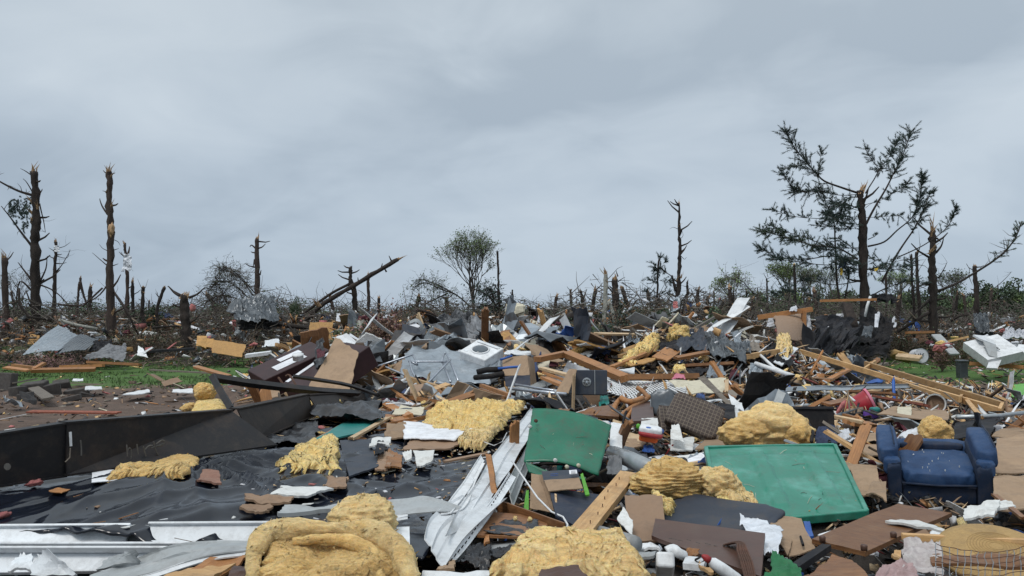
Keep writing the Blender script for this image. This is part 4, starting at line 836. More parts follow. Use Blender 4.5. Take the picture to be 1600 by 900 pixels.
def arch(name, label, lines, d, leafm, nl, seed, w=3, tw=60, leafs=.06, tl=1.0):
    rr = random.Random(seed); p0 = P(*lines[0][0], d); t = thing(name, label, 'tree', (p0.x, p0.y, float(H(p0.x, p0.y)))); tips = []
    for ln in lines:
        q = smooth_line(pts_px(ln, d), 5, .06, seed); wr = w*d/F/2; mb = MB(); v, f = tube(q, [wr*(1-.8*i/(len(q)-1)) for i in range(len(q))], 5); mb.add(v, f); b = mb.build('branch', 'bark', t)
        mb = MB()
        for _ in range(tw):
            k = int(rr.uniform(.2, 1)*(len(q)-1)); p = q[k]; dr = V((rr.gauss(0, 1), rr.gauss(0, .8), rr.gauss(-.1, .8))).normalized(); L_ = rr.uniform(.3, tl); m_ = p+dr*L_*.5; e = m_+(dr+V((rr.gauss(0, .4), rr.gauss(0, .4), rr.gauss(-.2, .4)))).normalized()*L_*.5
            v, f = tube([p, m_, e], [.012, .009, .004], 3, False); mb.add(v, f); tips += [m_, e]
            for __ in range(2): g_ = m_.lerp(e, rr.random()); h_ = g_+V((rr.gauss(0, .2), rr.gauss(0, .2), rr.gauss(-.05, .2))); v, f = tube([g_, h_], [.007, .003], 3, False); mb.add(v, f); tips.append(h_)
        mb.build('twigs', 'twig', b)['kind'] = 'stuff'
    lf = MB()
    for _ in range(nl):
        e = rr.choice(tips)+V((rr.gauss(0, .06), rr.gauss(0, .06), rr.gauss(0, .06))); s = rr.uniform(.5, 1)*leafs; a = V((rr.gauss(0, 1), rr.gauss(0, 1), rr.gauss(0, 1))).normalized(); b = a.cross(V((rr.gauss(0, 1), rr.gauss(0, 1), rr.gauss(0, 1)))).normalized(); lf.add([e-a*s, e+b*s*.6, e+a*s, e-b*s*.6], [(0, 1, 2, 3)])
    if nl: lf.build('leaves', leafm, t)['kind'] = 'stuff'
arch('bent_sapling', 'bent-over sapling arching left from the fan-shaped tree', [[(735, 480), (715, 462), (690, 452), (665, 442), (648, 450), (642, 470)], [(715, 462), (690, 448), (665, 438), (650, 436)], [(700, 458), (680, 468), (655, 480), (640, 488)]], 45, 'leaf_dull', 900, 5, 2.6, 70)
arch('toppled_sapling', 'dark toppled sapling slanting right of the fan-shaped tree', [[(790, 510), (778, 485), (765, 465), (750, 455), (742, 452)], [(778, 485), (762, 478), (745, 480)], [(770, 470), (768, 458), (760, 448)]], 44, 'needle', 900, 6, 5, 60, .09)
arch('fallen_treetop', 'bare tangled crown of a fallen tree left of the crushed metal', [[(395, 462), (380, 440), (360, 425), (345, 420)], [(392, 470), (365, 445), (340, 440), (325, 455)], [(398, 458), (375, 432), (355, 418), (340, 428)], [(380, 470), (350, 462), (325, 470), (315, 490)], [(360, 480), (345, 455), (335, 430)]], 42, 'leaf_dull', 900, 7, 2.2, 100, .05, 1.1)
arch('leaning_sapling', 'pale-twigged leaning saplings left of the green trees', [[(1195, 478), (1175, 455), (1150, 438), (1130, 430)], [(1195, 480), (1180, 462), (1160, 440), (1148, 432)], [(1190, 485), (1160, 470), (1130, 462)]], 48, 'leaf_spring', 500, 8, 1.6, 60, .07, 1.3)
bare_tree('budding_tree', 'thin yellow-green budding tree left of the twin-pronged trunk', (1157, 490), (1130, 428), 52, .6, 'leaf_spring', 1200, 5, .05, seed=9, n0=4, leafs=.07)
bare_tree('budding_tree', 'pale green budding tree behind the straight dark pole trunk', (1232, 490), (1232, 412), 54, .6, 'leaf_spring', 2600, 6, .08, seed=12, n0=5, leafs=.07)
bare_tree('budding_tree', 'twiggy grey tree right of the straight dark pole trunk', (1258, 490), (1262, 418), 52, .65, 'leaf_dull', 900, 6, .06, seed=14, n0=5, leafs=.06)
bare_tree('budding_tree', 'sparse budding tree seen through the pine on its right', (1400, 490), (1405, 425), 50, .7, 'leaf_spring', 900, 6, .06, seed=15, n0=5, leafs=.07)
bare_tree('budding_tree', 'wispy bare tree between thick snapped trunk and post-like trunk', (1490, 490), (1488, 425), 46, .7, 'leaf_dull', 700, 6, .06, seed=16, n0=5, leafs=.06)
bare_tree('budding_tree', 'wispy bare tree behind the pine on its left', (1300, 495), (1290, 415), 48, .7, 'leaf_dull', 900, 6, .06, seed=17, n0=5, leafs=.06)
bare_tree('budding_tree', 'thin bare sapling between the two leftmost trunks', (32, 495), (30, 425), 46, .7, 'leaf_dull', 300, 6, .05, seed=18, n0=4, leafs=.05)
# ---- leafy crowns far off
def crown_mesh(name, n, sx, sy, sz, s, seed, mats):
    r2 = np.random.default_rng(seed); c = r2.normal(0, 1, (9, 3)); c /= np.linalg.norm(c, axis=1)[:, None]; c *= r2.uniform(.25, .62, 9)[:, None]; rad = r2.uniform(.3, .5, 9)
    k = r2.integers(0, 9, n); d = r2.normal(0, 1, (n, 3)); d /= np.linalg.norm(d, axis=1)[:, None]; p = c[k]+d*(rad[k]*r2.random(n)**.3)[:, None]; p *= [sx, sy, sz]
    v, f = leaf_field(p[:, 0], p[:, 1], p[:, 2], r2.uniform(.5, 1, n)*s, .7); me = bpy.data.meshes.new(name)
    me.from_pydata(v.tolist(), [], f.tolist()); [me.materials.append(MATS[q]) for q in mats]; me.polygons.foreach_set('material_index', np.repeat(k % len(mats), 2)); me.update(); return me
CR = [crown_mesh('crown', 1500, 1, 1, 1, .16, q, ['leaf_far', 'leaf_dull'] if q % 2 else ['leaf_far', 'leaf_far', 'leaf_spring']) for q in range(4)]
CD = [crown_mesh('crown', 1500, 1, 1, 1, .16, 10+q, ['needle_mid', 'leaf_far']) for q in range(3)]
tv, tf = tube([V((0, 0, 0)), V((.02, 0, .5)), V((0, .01, 1))], [.06, .045, .02], 6); TR = mesh('trunk', tv, tf, ['bark'])
def far_tree(px, topy, wpx, d, dark, label, group='leafy trees on the skyline', sq=1.0):
    if label is None: sz = 'narrow' if wpx < 50 else 'broad'; cl_ = ('dark' if dark else 'fresh green')+' skyline tree'; label = autolabel(['%s %s' % (sz, cl_), 'low %s %s' % (sz, cl_)], px, 480, sx=3)
    x = (px-800)/F*d; z0 = float(H(x, d)); top = P(px, topy, d).z; h = max(1.5, top-z0); t = thing('leafy_tree', label, 'tree', (x, d, z0), group)
    me = random.choice(CD if dark else CR); o = link('crown', me, parent=t); wd = wpx*d/F/2; ch = min(h*.42, wd*1.5)*sq; o.matrix_basis = Matrix.Translation((0, 0, h-ch*.85)) @ Euler((0, 0, random.uniform(0, 6))).to_matrix().to_4x4() @ Matrix.Diagonal((wd, wd, ch, 1))
    o2 = link('trunk', TR, parent=t); o2.matrix_basis = Matrix.Diagonal((h*.5, h*.5, h*.9, 1))
random.seed(31)
k = 0
spec = [(1500, 448, 60), (1530, 440, 55), (1560, 437, 60), (1592, 436, 60), (1625, 438, 60), (1545, 452, 70), (1475, 452, 50), (1580, 455, 80), (1610, 452, 70), (1450, 455, 60), (1420, 452, 60), (1510, 460, 70), (1480, 468, 80), (1390, 462, 70), (1355, 468, 60), (1320, 465, 60), (1285, 470, 60), (1250, 470, 60), (1215, 474, 60), (1180, 474, 50)]
for px, ty, wp in spec:
    k += 1; far_tree(px, ty, wp, random.uniform(70, 95), k % 3 == 0, None)
for px in range(-40, 1660, 24):
    if 1170 < px: ty = random.uniform(440, 468)
    elif 860 < px < 960: ty = random.uniform(478, 488)
    elif px < 420: ty = random.uniform(466, 484)
    else: ty = random.uniform(470, 488)
    k += 1; far_tree(px, ty, random.uniform(36, 70), random.uniform(66, 90), random.random() < .45, None, 'low dark trees on the skyline', 1.2)
for px, ty, wp, d, lb in ((962, 462, 60, 40, 'dense dark green evergreen bush behind the pale split trunk'), (925, 480, 60, 40, 'dark evergreen mass left of the pale split trunk'), (1005, 470, 70, 42, 'brownish green bush between the pale split trunk and the thin pole'), (868, 482, 50, 42, 'low evergreen bush behind the horizontal fallen trunk'), (232, 474, 60, 42, 'dark bush left of the stout horned stump'), (690, 498, 60, 30, 'low olive bush right of the pink-flecked shrub')):
    far_tree(px, ty, wp, d, True, lb, None, 1.25)
far_tree(462, 463, 26, 40, False, 'small bright green shrub right of the crushed metal sheet', None, 1.3)
far_tree(1120, 505, 60, 26, False, 'yellow-green bush behind the middle wreckage mound', None, 1.0)
far_tree(1030, 512, 46, 25, True, 'low green bush at the left foot of the wreckage mound', None, 1.0)
# leafless pinkish shrub flecked with insulation
def shrub(px, by, d, wpx, hpx, label, leafm, seed, n=900, land=None, nb=70, cat='shrub'):
    rr = random.Random(seed); b = P(px, by, d); b.z = float(H(b.x, b.y)); W_ = wpx*d/F/2; Hh = hpx*d/F; t = thing('shrub', label, cat, (b.x, b.y, b.z)); mb = MB(); lf = MB()
    for _ in range(nb):
        a = rr.uniform(0, 6.28); r = rr.random()**.5*W_; e = b+V((math.cos(a)*r, math.sin(a)*r*.7, Hh*rr.uniform(.5, 1)*(1-.5*(r/W_)**2))); m_ = b.lerp(e, .5)+V((rr.gauss(0, .08), rr.gauss(0, .08), Hh*.12)); v, f = tube([b, m_, e], [.016, .011, .004], 3, False); mb.add(v, f)
        for __ in range(int(n/nb)):
            p = m_.lerp(e, rr.uniform(-.3, 1.1))+V((rr.gauss(0, .16), rr.gauss(0, .16), rr.gauss(0, .14))); s = rr.uniform(.02, .055); A_ = V((rr.gauss(0, 1), rr.gauss(0, 1), rr.gauss(0, 1))).normalized(); B_ = A_.cross(V((rr.gauss(0, 1), rr.gauss(0, 1), rr.gauss(0, 1)))).normalized(); lf.add([p-A_*s, p+B_*s*.6, p+A_*s, p-B_*s*.6], [(0, 1, 2, 3)], rr.randrange(len(leafm)))
    mb.build('stems', 'twig_light', t)['kind'] = 'stuff'; lf.build('leaves', leafm, t)['kind'] = 'stuff'
    if land: lm(land, px, by-hpx/2)
    return t
shrub(605, 572, 23, 95, 88, 'brown-leaved shrub flecked with pink fluff left of the grey tarps', ['leaf_dry', 'leaf_dry', 'leaf_pinkish'], 1, 2600, 'the pink-flecked shrub')
shrub(560, 570, 24, 70, 60, 'olive-brown shrub behind the tan carpet piece', ['leaf_dull', 'leaf_dry', 'needle_mid'], 2, 1800)
shrub(650, 548, 24, 60, 50, 'dry brown shrub under the curved grey strip', ['leaf_dry', 'brown_cloth'], 3, 1500)
shrub(785, 550, 25, 90, 62, 'dry brown brush heap right of the washing machine', ['leaf_dry', 'leaf_dry', 'brown_cloth'], 4, 2400)
shrub(850, 562, 25, 90, 50, 'reddish leafless brush beside the fallen trunk', ['leaf_dry', 'leaf_pinkish', 'twig_light'], 5, 1800)
shrub(905, 560, 25, 90, 60, 'dark green low brush left of the metal pipe', ['needle_mid', 'needle', 'leaf_dull'], 6, 2600)
shrub(975, 545, 27, 90, 80, 'dark bushy evergreen brush behind the pipe', ['needle_mid', 'needle', 'leaf_dry'], 7, 2600)
shrub(75, 572, 31, 130, 26, 'mauve dry hedge row before the sloped metal roof sheet', ['leaf_pinkish', 'leaf_pinkish', 'leaf_dry'], 8, 2200, nb=90)
shrub(1472, 578, 30, 22, 45, 'thin dry bush beside the painted white drum', ['leaf_dry', 'leaf_pinkish'], 9, 500, nb=30)
shrub(1500, 560, 34, 120, 60, 'tangled brown brush behind the white refrigerator', ['leaf_dry', 'brown_cloth', 'leaf_dull'], 10, 1600)
shrub(1400, 548, 35, 130, 60, 'tangled brown brush right of the black roofing wreck', ['leaf_dry', 'brown_cloth', 'leaf_dull'], 11, 1800)
shrub(230, 545, 36, 160, 60, 'brown twiggy brush between the tall trunk and horned stump', ['leaf_dry', 'brown_cloth', 'leaf_dull'], 12, 2200, nb=110)
# fallen trunks in the brush
for lb, pts, w_, d, bk in (('thick dark fallen trunk lying across the brush right of centre', [(845, 508), (880, 500), (905, 490)], 13, 30, 'bark'), ('pale fallen birch trunk slanting down in the dark brush', [(1015, 470), (1003, 500), (1000, 525)], 0, 0, 'birch'), ('long pale fallen trunk behind the metal roof sheet', [(92, 500), (120, 508), (152, 514)], 5, 37, 'birch'), ('long dark trunk fallen across the brush behind the orange panel', [(400, 505), (470, 511), (545, 512)], 7, 37, 'bark'), ('fallen limb below the torn pine', [(1180, 522), (1240, 515), (1300, 500)], 0, 0, 'bark'), ('slanting fallen limb behind the refrigerator', [(1400, 520), (1440, 495), (1470, 480)], 5, 35, 'bark'), ('bent bare limb standing in the brush left of the tall straight trunk', [(30, 450), (30, 475), (45, 495), (80, 500)], 4, 37, 'bark'), ('long bare limb sloping left of the tall straight trunk', [(92, 476), (130, 478), (160, 450)], 3, 36, 'bark_red'), ('crossed bare limb right of the tall straight trunk', [(180, 460), (200, 490), (216, 522)], 3, 36, 'bark')):
    if w_: pole('fallen_log', lb, 'log', bk, [(a, b, d) for a, b in pts], w_*d/F/2, 7)
random.seed(41)
for k in range(120):
    d = random.uniform(35, 50); px = random.uniform(-10, 1610); py = random.uniform(492, 520); a = random.gauss(0, .5); ln = random.uniform(25, 75); dx = ln*math.cos(a)/2; dy = ln*math.sin(a)*.45
    p0 = P(px-dx, py+dy, d+random.uniform(-1, 1)); p1 = P(px+dx, py-dy, d+random.uniform(-1, 1)); pm = p0.lerp(p1, .5)+V((0, 0, random.uniform(-.1, .3)))
    mb = MB(); r = random.uniform(.025, .075); v, f = tube(smooth_line([p0, pm, p1], 4, .04, k), [r*(1-.6*i/8) for i in range(9)], 5); mb.add(v, f)
    col = random.choice(('bark', 'bark', 'bark_red', 'twig_light')); cw = {'bark': 'dark', 'bark_red': 'reddish', 'twig_light': 'pale dry'}[col]; pw = 'sloping' if abs(a) > .35 else 'level'; sw = 'thick' if r > .05 else 'thin'
    tag(mb.build('fallen_branch', col, smooth=True), autolabel(['%s %s fallen branch' % (cw, pw), '%s %s %s fallen branch' % (sw, cw, pw), ('long ' if ln > 50 else 'short ')+'%s %s fallen branch' % (sw, cw)], px, py), 'branch', 'fallen branches in the far brush')
# ================================================================== WRECKAGE: large pieces
DN = 1.045  # membrane is about this far under the camera
def dm(py, h=DN): return h/(-ray(800, py).z)
# ---- overturned floor wrapped in black belly plastic
floor_ = thing('overturned_platform', 'overturned mobile home floor wrapped in wrinkled black plastic', 'floor section', P(350, 830, 4.0)); lm('the overturned black plastic floor', 350, 770)
def memb():
    c = [P(-150, 838, dm(835)), P(662, 880, 3.55), P(836, 642, dm(640)), P(120, 662, dm(672))]
    s = 5
    def fn(u, v, p):
        h = .045*nz(p, 1.4, s)
        rg = lambda n_, k_=2.6, e_=1.6: max(0, 1-k_*abs(n_))**e_
        cx_, cy_ = -2.15, 5.35; dx = p.x-cx_; dy = (p.y-cy_)*1.3; r = math.hypot(dx, dy); a = math.atan2(dy, dx)
        h += .05*math.exp(-(r/1.4)**2)*rg(noise.noise(V((a*4.2, r*.5, 3))), 3)*min(1, r/.25)
        q = p.x*.55+p.y*.84; t_ = p.x*.84-p.y*.55
        h += .045*math.exp(-((p.x+1.5)/1.5)**2)*rg(noise.noise(V((t_*2.8, q*.45, 7))), 3.2)
        h += .011*rg(noise.noise(V((p.x*3.5+.8*noise.noise(p*2), p.y*.9, 9))), 3.5)+.005*rg(noise.noise(V((t_*9, q*1.5, 11))), 3.5)+.004*fb(p, 7, 2)
        h += .06*math.exp(-((p.x+2.3)/.9)**2-((p.y-4.7)/.8)**2)
        h -= .05*math.exp(-((p.x+.9)/.5)**2-((p.y-4.4)/.25)**2)
        return h
    vs, fs, M = patch(c, 300, 210, .012, fn, .008, 12, 3); b = MB(); b.add(vs, fs); b.build('plastic_membrane', 'black_plastic', floor_, M, True)
memb()
def box_thing(name, label, cat, mt, M, dims, b=.004, parent=None):
    mb = MB(); v, f = cbox(*dims, b); mb.add(v, f); o = mb.build(name, mt, parent, M, world=False)
    return tag(o, label, cat) if parent is None else o
# front face: white vinyl trim rails
def rail(name, mt, a, b, hh, tt, parent, prof=None, tilt=V((0, .72, .69))):
    """strip from a to b (world) of height hh and thickness tt, facing the camera, with a folded lip"""
    d = b-a; hh *= 1.25; M = frame((a+b)/2, d, tilt); Lh = d.length/2; mb = MB()
    v, f = cbox(-Lh, Lh, -hh/2, hh/2, -tt/2, tt/2, min(tt*.3, .004)); mb.add(v, f)
    v, f = cbox(-Lh, Lh, hh/2-.006, hh/2+.006, -tt*.5, tt*.5+.02, .002); mb.add(v, f)
    v, f = cbox(-Lh, Lh, -hh/2-.004, -hh/2+.008, -tt*.5, tt*.5+.014, .002); mb.add(v, f)
    return mb.build(name, mt, parent, M, world=False)
rail('trim_strip', 'vinyl_white', P(-60, 840, 3.86), P(201, 838, 3.86), .078, .02, floor_)
rail('trim_strip', 'vinyl_white', P(229, 836, 3.84), P(425, 835, 3.80), .078, .02, floor_)
rail('trim_backing', 'vinyl_grey', P(-60, 842, 3.90), P(560, 840, 3.86), .080, .014, floor_)
rail('trim_ledge', 'vinyl_white', P(-60, 857, 3.84), P(420, 857, 3.72), .016, .03, floor_)
rail('lower_skirt', 'vinyl_white', P(-60, 878, 3.83), P(255, 872, 3.76), .105, .012, floor_)
rail('rim_board', 'tar_paper', P(-60, 890, 3.98), P(640, 885, 3.9), .2, .04, floor_)
# right edge: bundle of bent white siding
sid = thing('bent_siding_bundle', 'long bundle of bent white vinyl siding along the right edge of the black floor', 'siding', P(700, 870, 3.7)); lm('the bent white siding', 740, 760)
def strip_px(name, mt, left, right, parent, thick=.006, ribs=2, rib=.008, nlab=None, label=None, cat=None):
    """ribbon between two pixel polylines (px,py,d) with pressed ribs along it"""
    a = smooth_line([A(t, .05) for t in left], 5); b = smooth_line([A(t, .05) for t in right], 5); n = len(a)-1; m = 14; top = []; bot = []
    for i in range(n+1):
        t0 = a[min(i+1, n)]-a[max(i-1, 0)]; w_ = b[i]-a[i]; Z = t0.cross(w_).normalized()
        if Z.dot(CO-a[i]) < 0: Z = -Z
        for j in range(m+1):
            u = j/m; q = (u*ribs) % 1; hgt = rib*(1 if q < .12 or (u > .97) else 0)+rib*.5*q; p = a[i].lerp(b[i], u)+Z*hgt+V((nz(a[i], 1.3), nz(a[i], 1.3, 3), nz(a[i], 2, 4)))*.012; top.append(p); bot.append(p-Z*thick)
    K = (n+1)*(m+1); fs = []
    for i in range(n):
        for j in range(m): q = i*(m+1)+j; fs.append((q, q+1, q+m+2, q+m+1)); fs.append((K+q, K+q+m+1, K+q+m+2, K+q+1))
        q = i*(m+1); fs.append((q, q+m+1, K+q+m+1, K+q)); q += m; fs.append((q, K+q, K+q+m+1, q+m+1))
    for j in range(m): fs.append((j, K+j, K+j+1, j+1)); q = n*(m+1)+j; fs.append((q, q+1, K+q+1, K+q))
    mb = MB(); mb.add(top+bot, fs); o = mb.build(name, mt, parent)
    return tag(o, label, cat) if parent is None else o
strip_px('siding_panel', 'vinyl_white', [(831, 636, 9.3), (806, 668, 7.9), (770, 715, 6.2), (722, 792, 4.75), (694, 838, 4.2)], [(856, 645, 9.2), (838, 668, 7.8), (815, 705, 6.2), (778, 765, 4.9), (745, 820, 4.3)], sid, ribs=2, rib=.012)
strip_px('siding_panel', 'vinyl_grey', [(852, 648, 9.3), (822, 700, 6.4), (792, 752, 5.1)], [(868, 660, 9.2), (842, 700, 6.6), (800, 790, 5.0)], sid, ribs=2, rib=.01)
strip_px('bent_panel', 'vinyl_white', [(722, 778, 4.6), (700, 792, 4.3), (672, 815, 4.0), (662, 838, 3.85)], [(792, 782, 4.7), (762, 810, 4.2), (722, 850, 3.8), (692, 888, 3.52)], sid, ribs=3, rib=.012)
strip_px('edge_flange', 'vinyl_white', [(794, 738, 5.0), (766, 785, 4.5), (726, 840, 3.9), (690, 889, 3.5)], [(805, 745, 5.0), (778, 792, 4.5), (736, 850, 3.9), (693, 893, 3.5)], sid, ribs=1, rib=.006)
for k in range(26):
    t_ = k/25; q = P(797, 741, 5.0).lerp(P(768, 788, 4.5), min(1, t_*2.6)) if t_ < .385 else (P(768, 788, 4.5).lerp(P(729, 845, 3.9), (t_-.385)/.36) if t_ < .745 else P(729, 845, 3.9).lerp(P(692, 889, 3.5), (t_-.745)/.255))
    q = q+V((.008, -.02, .012)); mb = MB(); v, f = tube([q, q+V((-.008, -.008, -.012))], .003, 5); mb.add(v, f); mb.build('nail_slot', 'ink', sid)
strip_px('trim_loop', 'white_paint', [(752, 722, 5.3), (736, 752, 5.0), (728, 780, 4.7), (716, 794, 4.45), (690, 802, 4.3)], [(758, 724, 5.3), (742, 754, 5.0), (734, 784, 4.7), (720, 800, 4.45), (690, 807, 4.3)], sid, ribs=1, rib=.004)
strip_px('gutter_panel', 'vinyl_grey', [(590, 784, 4.35), (640, 781, 4.35), (668, 779, 4.35), (722, 796, 4.4)], [(600, 812, 4.2), (640, 806, 4.15), (672, 804, 4.1), (700, 803, 4.3)], sid, ribs=1, rib=.01)
strip_px('siding_end', 'vinyl_white', [(612, 827, 3.9), (640, 826, 3.9)], [(612, 860, 3.85), (641, 860, 3.85)], sid, ribs=2, rib=.006)
strip_px('thin_strip', 'vinyl_white', [(618, 808, 4.0), (638, 805, 4.0)], [(618, 818, 4.0), (638, 814, 4.0)], sid, ribs=2, rib=.004)
strip_px('lower_panel', 'vinyl_grey', [(706, 856, 4.0), (730, 830, 4.2), (760, 828, 4.4)], [(710, 882, 3.9), (745, 862, 4.0), (758, 848, 4.2)], sid, ribs=1)
strip_px('outer_fascia', 'white_paint', [(700, 790, 4.8), (726, 750, 5.2), (752, 712, 5.7)], [(706, 806, 4.7), (733, 765, 5.1), (757, 722, 5.7)], sid, ribs=1)
# ---- steel chassis beams
chs = thing('steel_chassis', 'bent black steel frame beams with chalk marks lying across the left', 'steel frame', P(200, 740, 5.3)); lm('the black steel beams', 200, 690)
def beam(name, bl, tl, tr, br, dl, dr, fl=.09, web=.012):
    a0, a1, b1, b0 = P(*bl, dl), P(*tl, dl), P(*tr, dr), P(*br, dr+(.02)); d = b1-a1; back = V((d.y, -d.x, 0)).normalized()
    if back.y < 0: back = -back
    mb = MB()
    def hexa(p, q, r, s, w_): mb.add([p, q, r, s]+[x+back*w_ for x in (p, q, r, s)], [(0, 1, 2, 3), (4, 7, 6, 5), (0, 4, 5, 1), (1, 5, 6, 2), (2, 6, 7, 3), (3, 7, 4, 0)])
    hexa(a0, b0, b1, a1, web); up = V((0, 0, 1))*.012
    hexa(a1-back*.012, b1-back*.012, b1+up-back*.012, a1+up-back*.012, fl); hexa(a0-up-back*.012, b0-up-back*.012, b0-back*.012, a0-back*.012, fl)
    return mb.build(name, 'brown_steel' if 'rear' in name else 'black_steel', chs)
bm1 = beam('beam', (-90, 771), (-90, 694), (104, 663), (104, 742), 4.4, 4.9)
bm2 = beam('beam', (104.5, 741), (104.5, 662), (362, 642), (432, 694), 4.89, 6.1)
bm3 = beam('rear_beam', (395, 690), (372, 640), (482, 617), (492, 648), 6.5, 8.0)
bm4 = beam('rear_beam', (500, 645), (482, 618), (580, 612), (582, 618), 8.0, 10.5, .07)
for pts, r in (([(332, 588, 7.2), (338, 600, 7.1), (362, 640, 6.7)], .035), ([(334, 590, 7.25), (400, 600, 7.6), (500, 611, 8.6), (560, 614, 9.6)], .04), ([(458, 588, 8.6), (500, 594, 8.8), (545, 602, 9.4), (592, 618, 10)], .022)):
    q = smooth_line(pts_px(pts, 7), 4); mb = MB(); v, f = tube(q, r, 4); mb.add(v, f); mb.build('outrigger', 'black_steel', chs)
for pts in ([(446, 588, 8.4), (452, 586, 8.4), (460, 598, 8.3), (466, 612, 8.2)], [(435, 590, 8.3), (446, 606, 8.2), (447, 612, 8.2)]):
    mb = MB(); v, f = tube(smooth_line(pts_px(pts, 8), 4), .012, 5); mb.add(v, f); mb.build('wire_loop', 'rust', chs)
mb = MB(); v, f = tube([P(110, 675, 4.88), P(111, 697, 4.88)], .008, 5); mb.add(v, f); mb.build('weld_bead', 'vinyl_white', chs)
mb = MB(); v, f = tube([P(110, 700, 4.88), P(109, 715, 4.88), P(102, 722, 4.86)], .004, 5); mb.add(v, f); mb.build('weld_bead', 'wood_grey', chs)
# chalk writing on the beam web: h, a stroke, an r and crossed loops
mb = MB(); dchalk = lambda px: 4.89+(px-104.5)/(362-104.5)*1.0-.05
for st in ([(198, 695), (198.5, 704), (199, 713)], [(198.5, 706), (202, 700), (205, 704), (205, 716)], [(214, 694), (215, 702), (216, 710)], [(224, 698), (226, 706), (228, 713)], [(226, 703), (232, 697), (238, 696)], [(240, 690), (243, 702), (247, 711)], [(236, 700), (248, 696), (258, 692)], [(244, 694), (252, 688), (257, 690), (255, 695), (247, 697)], [(126, 688), (127, 700), (127, 712)]):
    q = smooth_line([P(a, b, dchalk(a)) for a, b in st], 3); v, f = tube(q, .005, 4); mb.add(v, f)
mb.build('chalk_writing', 'chalk', chs)
mb = MB(); v, f = lathe([(.018, 0), (.02, .003), (.0, .004)], 10, Matrix.Translation(P(12, 729, 4.45)) @ Euler((math.pi/2, 0, 0)).to_matrix().to_4x4()); mb.add(v, f); mb.build('chalk_spot', 'chalk', chs)
# ================================================================== INSULATION
G = 'torn pieces of yellow insulation'
def W(*a, **k): k.setdefault('group', G); return wool('insulation_batt', *a, **k)
b_ = thing('insulation_roll', 'biggest yellow insulation roll, folded over, at the bottom edge left of centre', 'insulation', P(520, 900, 3.3), G)
wool('roll_face', None, 'glasswool_tan', [(398, 925, 3.05), (648, 925, 3.05), (612, 842, 3.32), (405, 838, 3.32)], .07, 130, 84, .030, .04, parent=b_, fibres=1600)
wooltube('folded_edge', None, 'glasswool', [(396, 905, 3.12), (400, 862, 3.2), (418, 836, 3.28), (450, 828, 3.3), (520, 830, 3.3), (575, 834, 3.28), (612, 850, 3.2), (636, 888, 3.1), (646, 925, 3.0)], .042, 44, 8, parent=b_, fibres=2200)
wooltube('inner_fold', None, 'glasswool_tan', [(458, 846, 3.24), (500, 842, 3.24), (545, 846, 3.22), (580, 864, 3.17), (592, 895, 3.1), (596, 920, 3.04)], .022, 36, 8, parent=b_, fibres=700)
woolball('roll_side', None, 'glasswool', P(628, 893, 3.2), (.06, .10, .11), .3, 70, 46, parent=b_, fibres=900)
woolball('roll_side', None, 'glasswool', P(440, 826, 3.32), (.05, .05, .035), .35, 60, 40, parent=b_, fibres=700)
lm('the biggest insulation roll', 520, 850)
woolball('insulation_ball', 'round pale yellow insulation ball perched on the black floor behind the biggest roll', 'glasswool', P(567, 812, 3.75), (.152, .15, .105), .16, 96, 60, group=G, layers=16, fibres=2200, land='the round insulation ball')
bc = W('pale yellow insulation blanket draped at the bottom centre edge', 'glasswool', [(752, 905, 3.15), (1020, 915, 3.1), (975, 845, 3.7), (815, 850, 3.7)], .10, 140, 90, .026, .05, ribs=5, ribdir=1, fibres=2200, land='the bottom centre insulation')
b_ = thing('insulation_heap', 'brown-topped insulation heap with a hanging yellow flap right of the leaning plank', 'insulation', P(1050, 790, 4.9), G)
woolball('matted_lump', None, 'glasswool_tan', P(1046, 752, 4.95), (.215, .17, .105), .32, 96, 60, parent=b_, layers=18, fibres=2200)
wool('hanging_flap', None, 'glasswool_bright', [(1018, 796, 4.62), (1048, 812, 4.55), (1058, 790, 4.62), (1018, 765, 4.75)], .05, 40, 34, .02, .05, parent=b_, fibres=1100)
woolball('matted_lump', None, 'glasswool', P(1122, 758, 4.9), (.125, .12, .10), .35, 80, 50, parent=b_, fibres=1100)
woolball('torn_tuft', None, 'glasswool_bright', P(1130, 790, 4.75), (.05, .05, .065), .4, 50, 34, parent=b_, fibres=700)
wool('curled_batt', None, 'glasswool', [(1112, 760, 4.8), (1176, 822, 4.55), (1190, 806, 4.75), (1145, 742, 5.1)], .06, 60, 34, .03, .06, parent=b_, fibres=900, curl=-.03)
lm('the brown-topped insulation heap', 1080, 765)
b_ = thing('insulation_heap', 'large rounded tan insulation mound behind the upright green panel and faded green lid', 'insulation', P(1200, 690, 7.0), G)
woolball('mound', None, 'glasswool', P(1208, 672, 7.4), (.34, .25, .20), .3, 90, 56, parent=b_, fibres=1100)
woolball('mound', None, 'glasswool_tan', P(1160, 676, 7.3), (.22, .2, .12), .3, 70, 46, parent=b_, fibres=700)
woolball('mound', None, 'glasswool', P(1212, 645, 7.7), (.16, .15, .10), .3, 60, 40, parent=b_)
woolball('mound', None, 'glasswool_tan', P(1244, 680, 7.25), (.13, .2, .15), .3, 60, 40, parent=b_)
lm('the large tan insulation mound', 1200, 660)
W('large ribbed yellow insulation sheet spread over the far end of the black floor', 'glasswool_bright', [(655, 672, dm(675)-.1), (760, 702, dm(705)-.1), (826, 628, 9.3), (678, 634, 9.4)], .10, 110, 80, .045, .04, ribs=8, ribdir=1, fibres=1100, land='the ribbed insulation sheet')
W('yellow insulation piece below the ribbed sheet beside the bent siding', 'glasswool', [(712, 700, 6.3), (752, 707, 6.1), (800, 650, 7.7), (740, 660, 7.5)], .08, 60, 44, .035, .06, fibres=700)
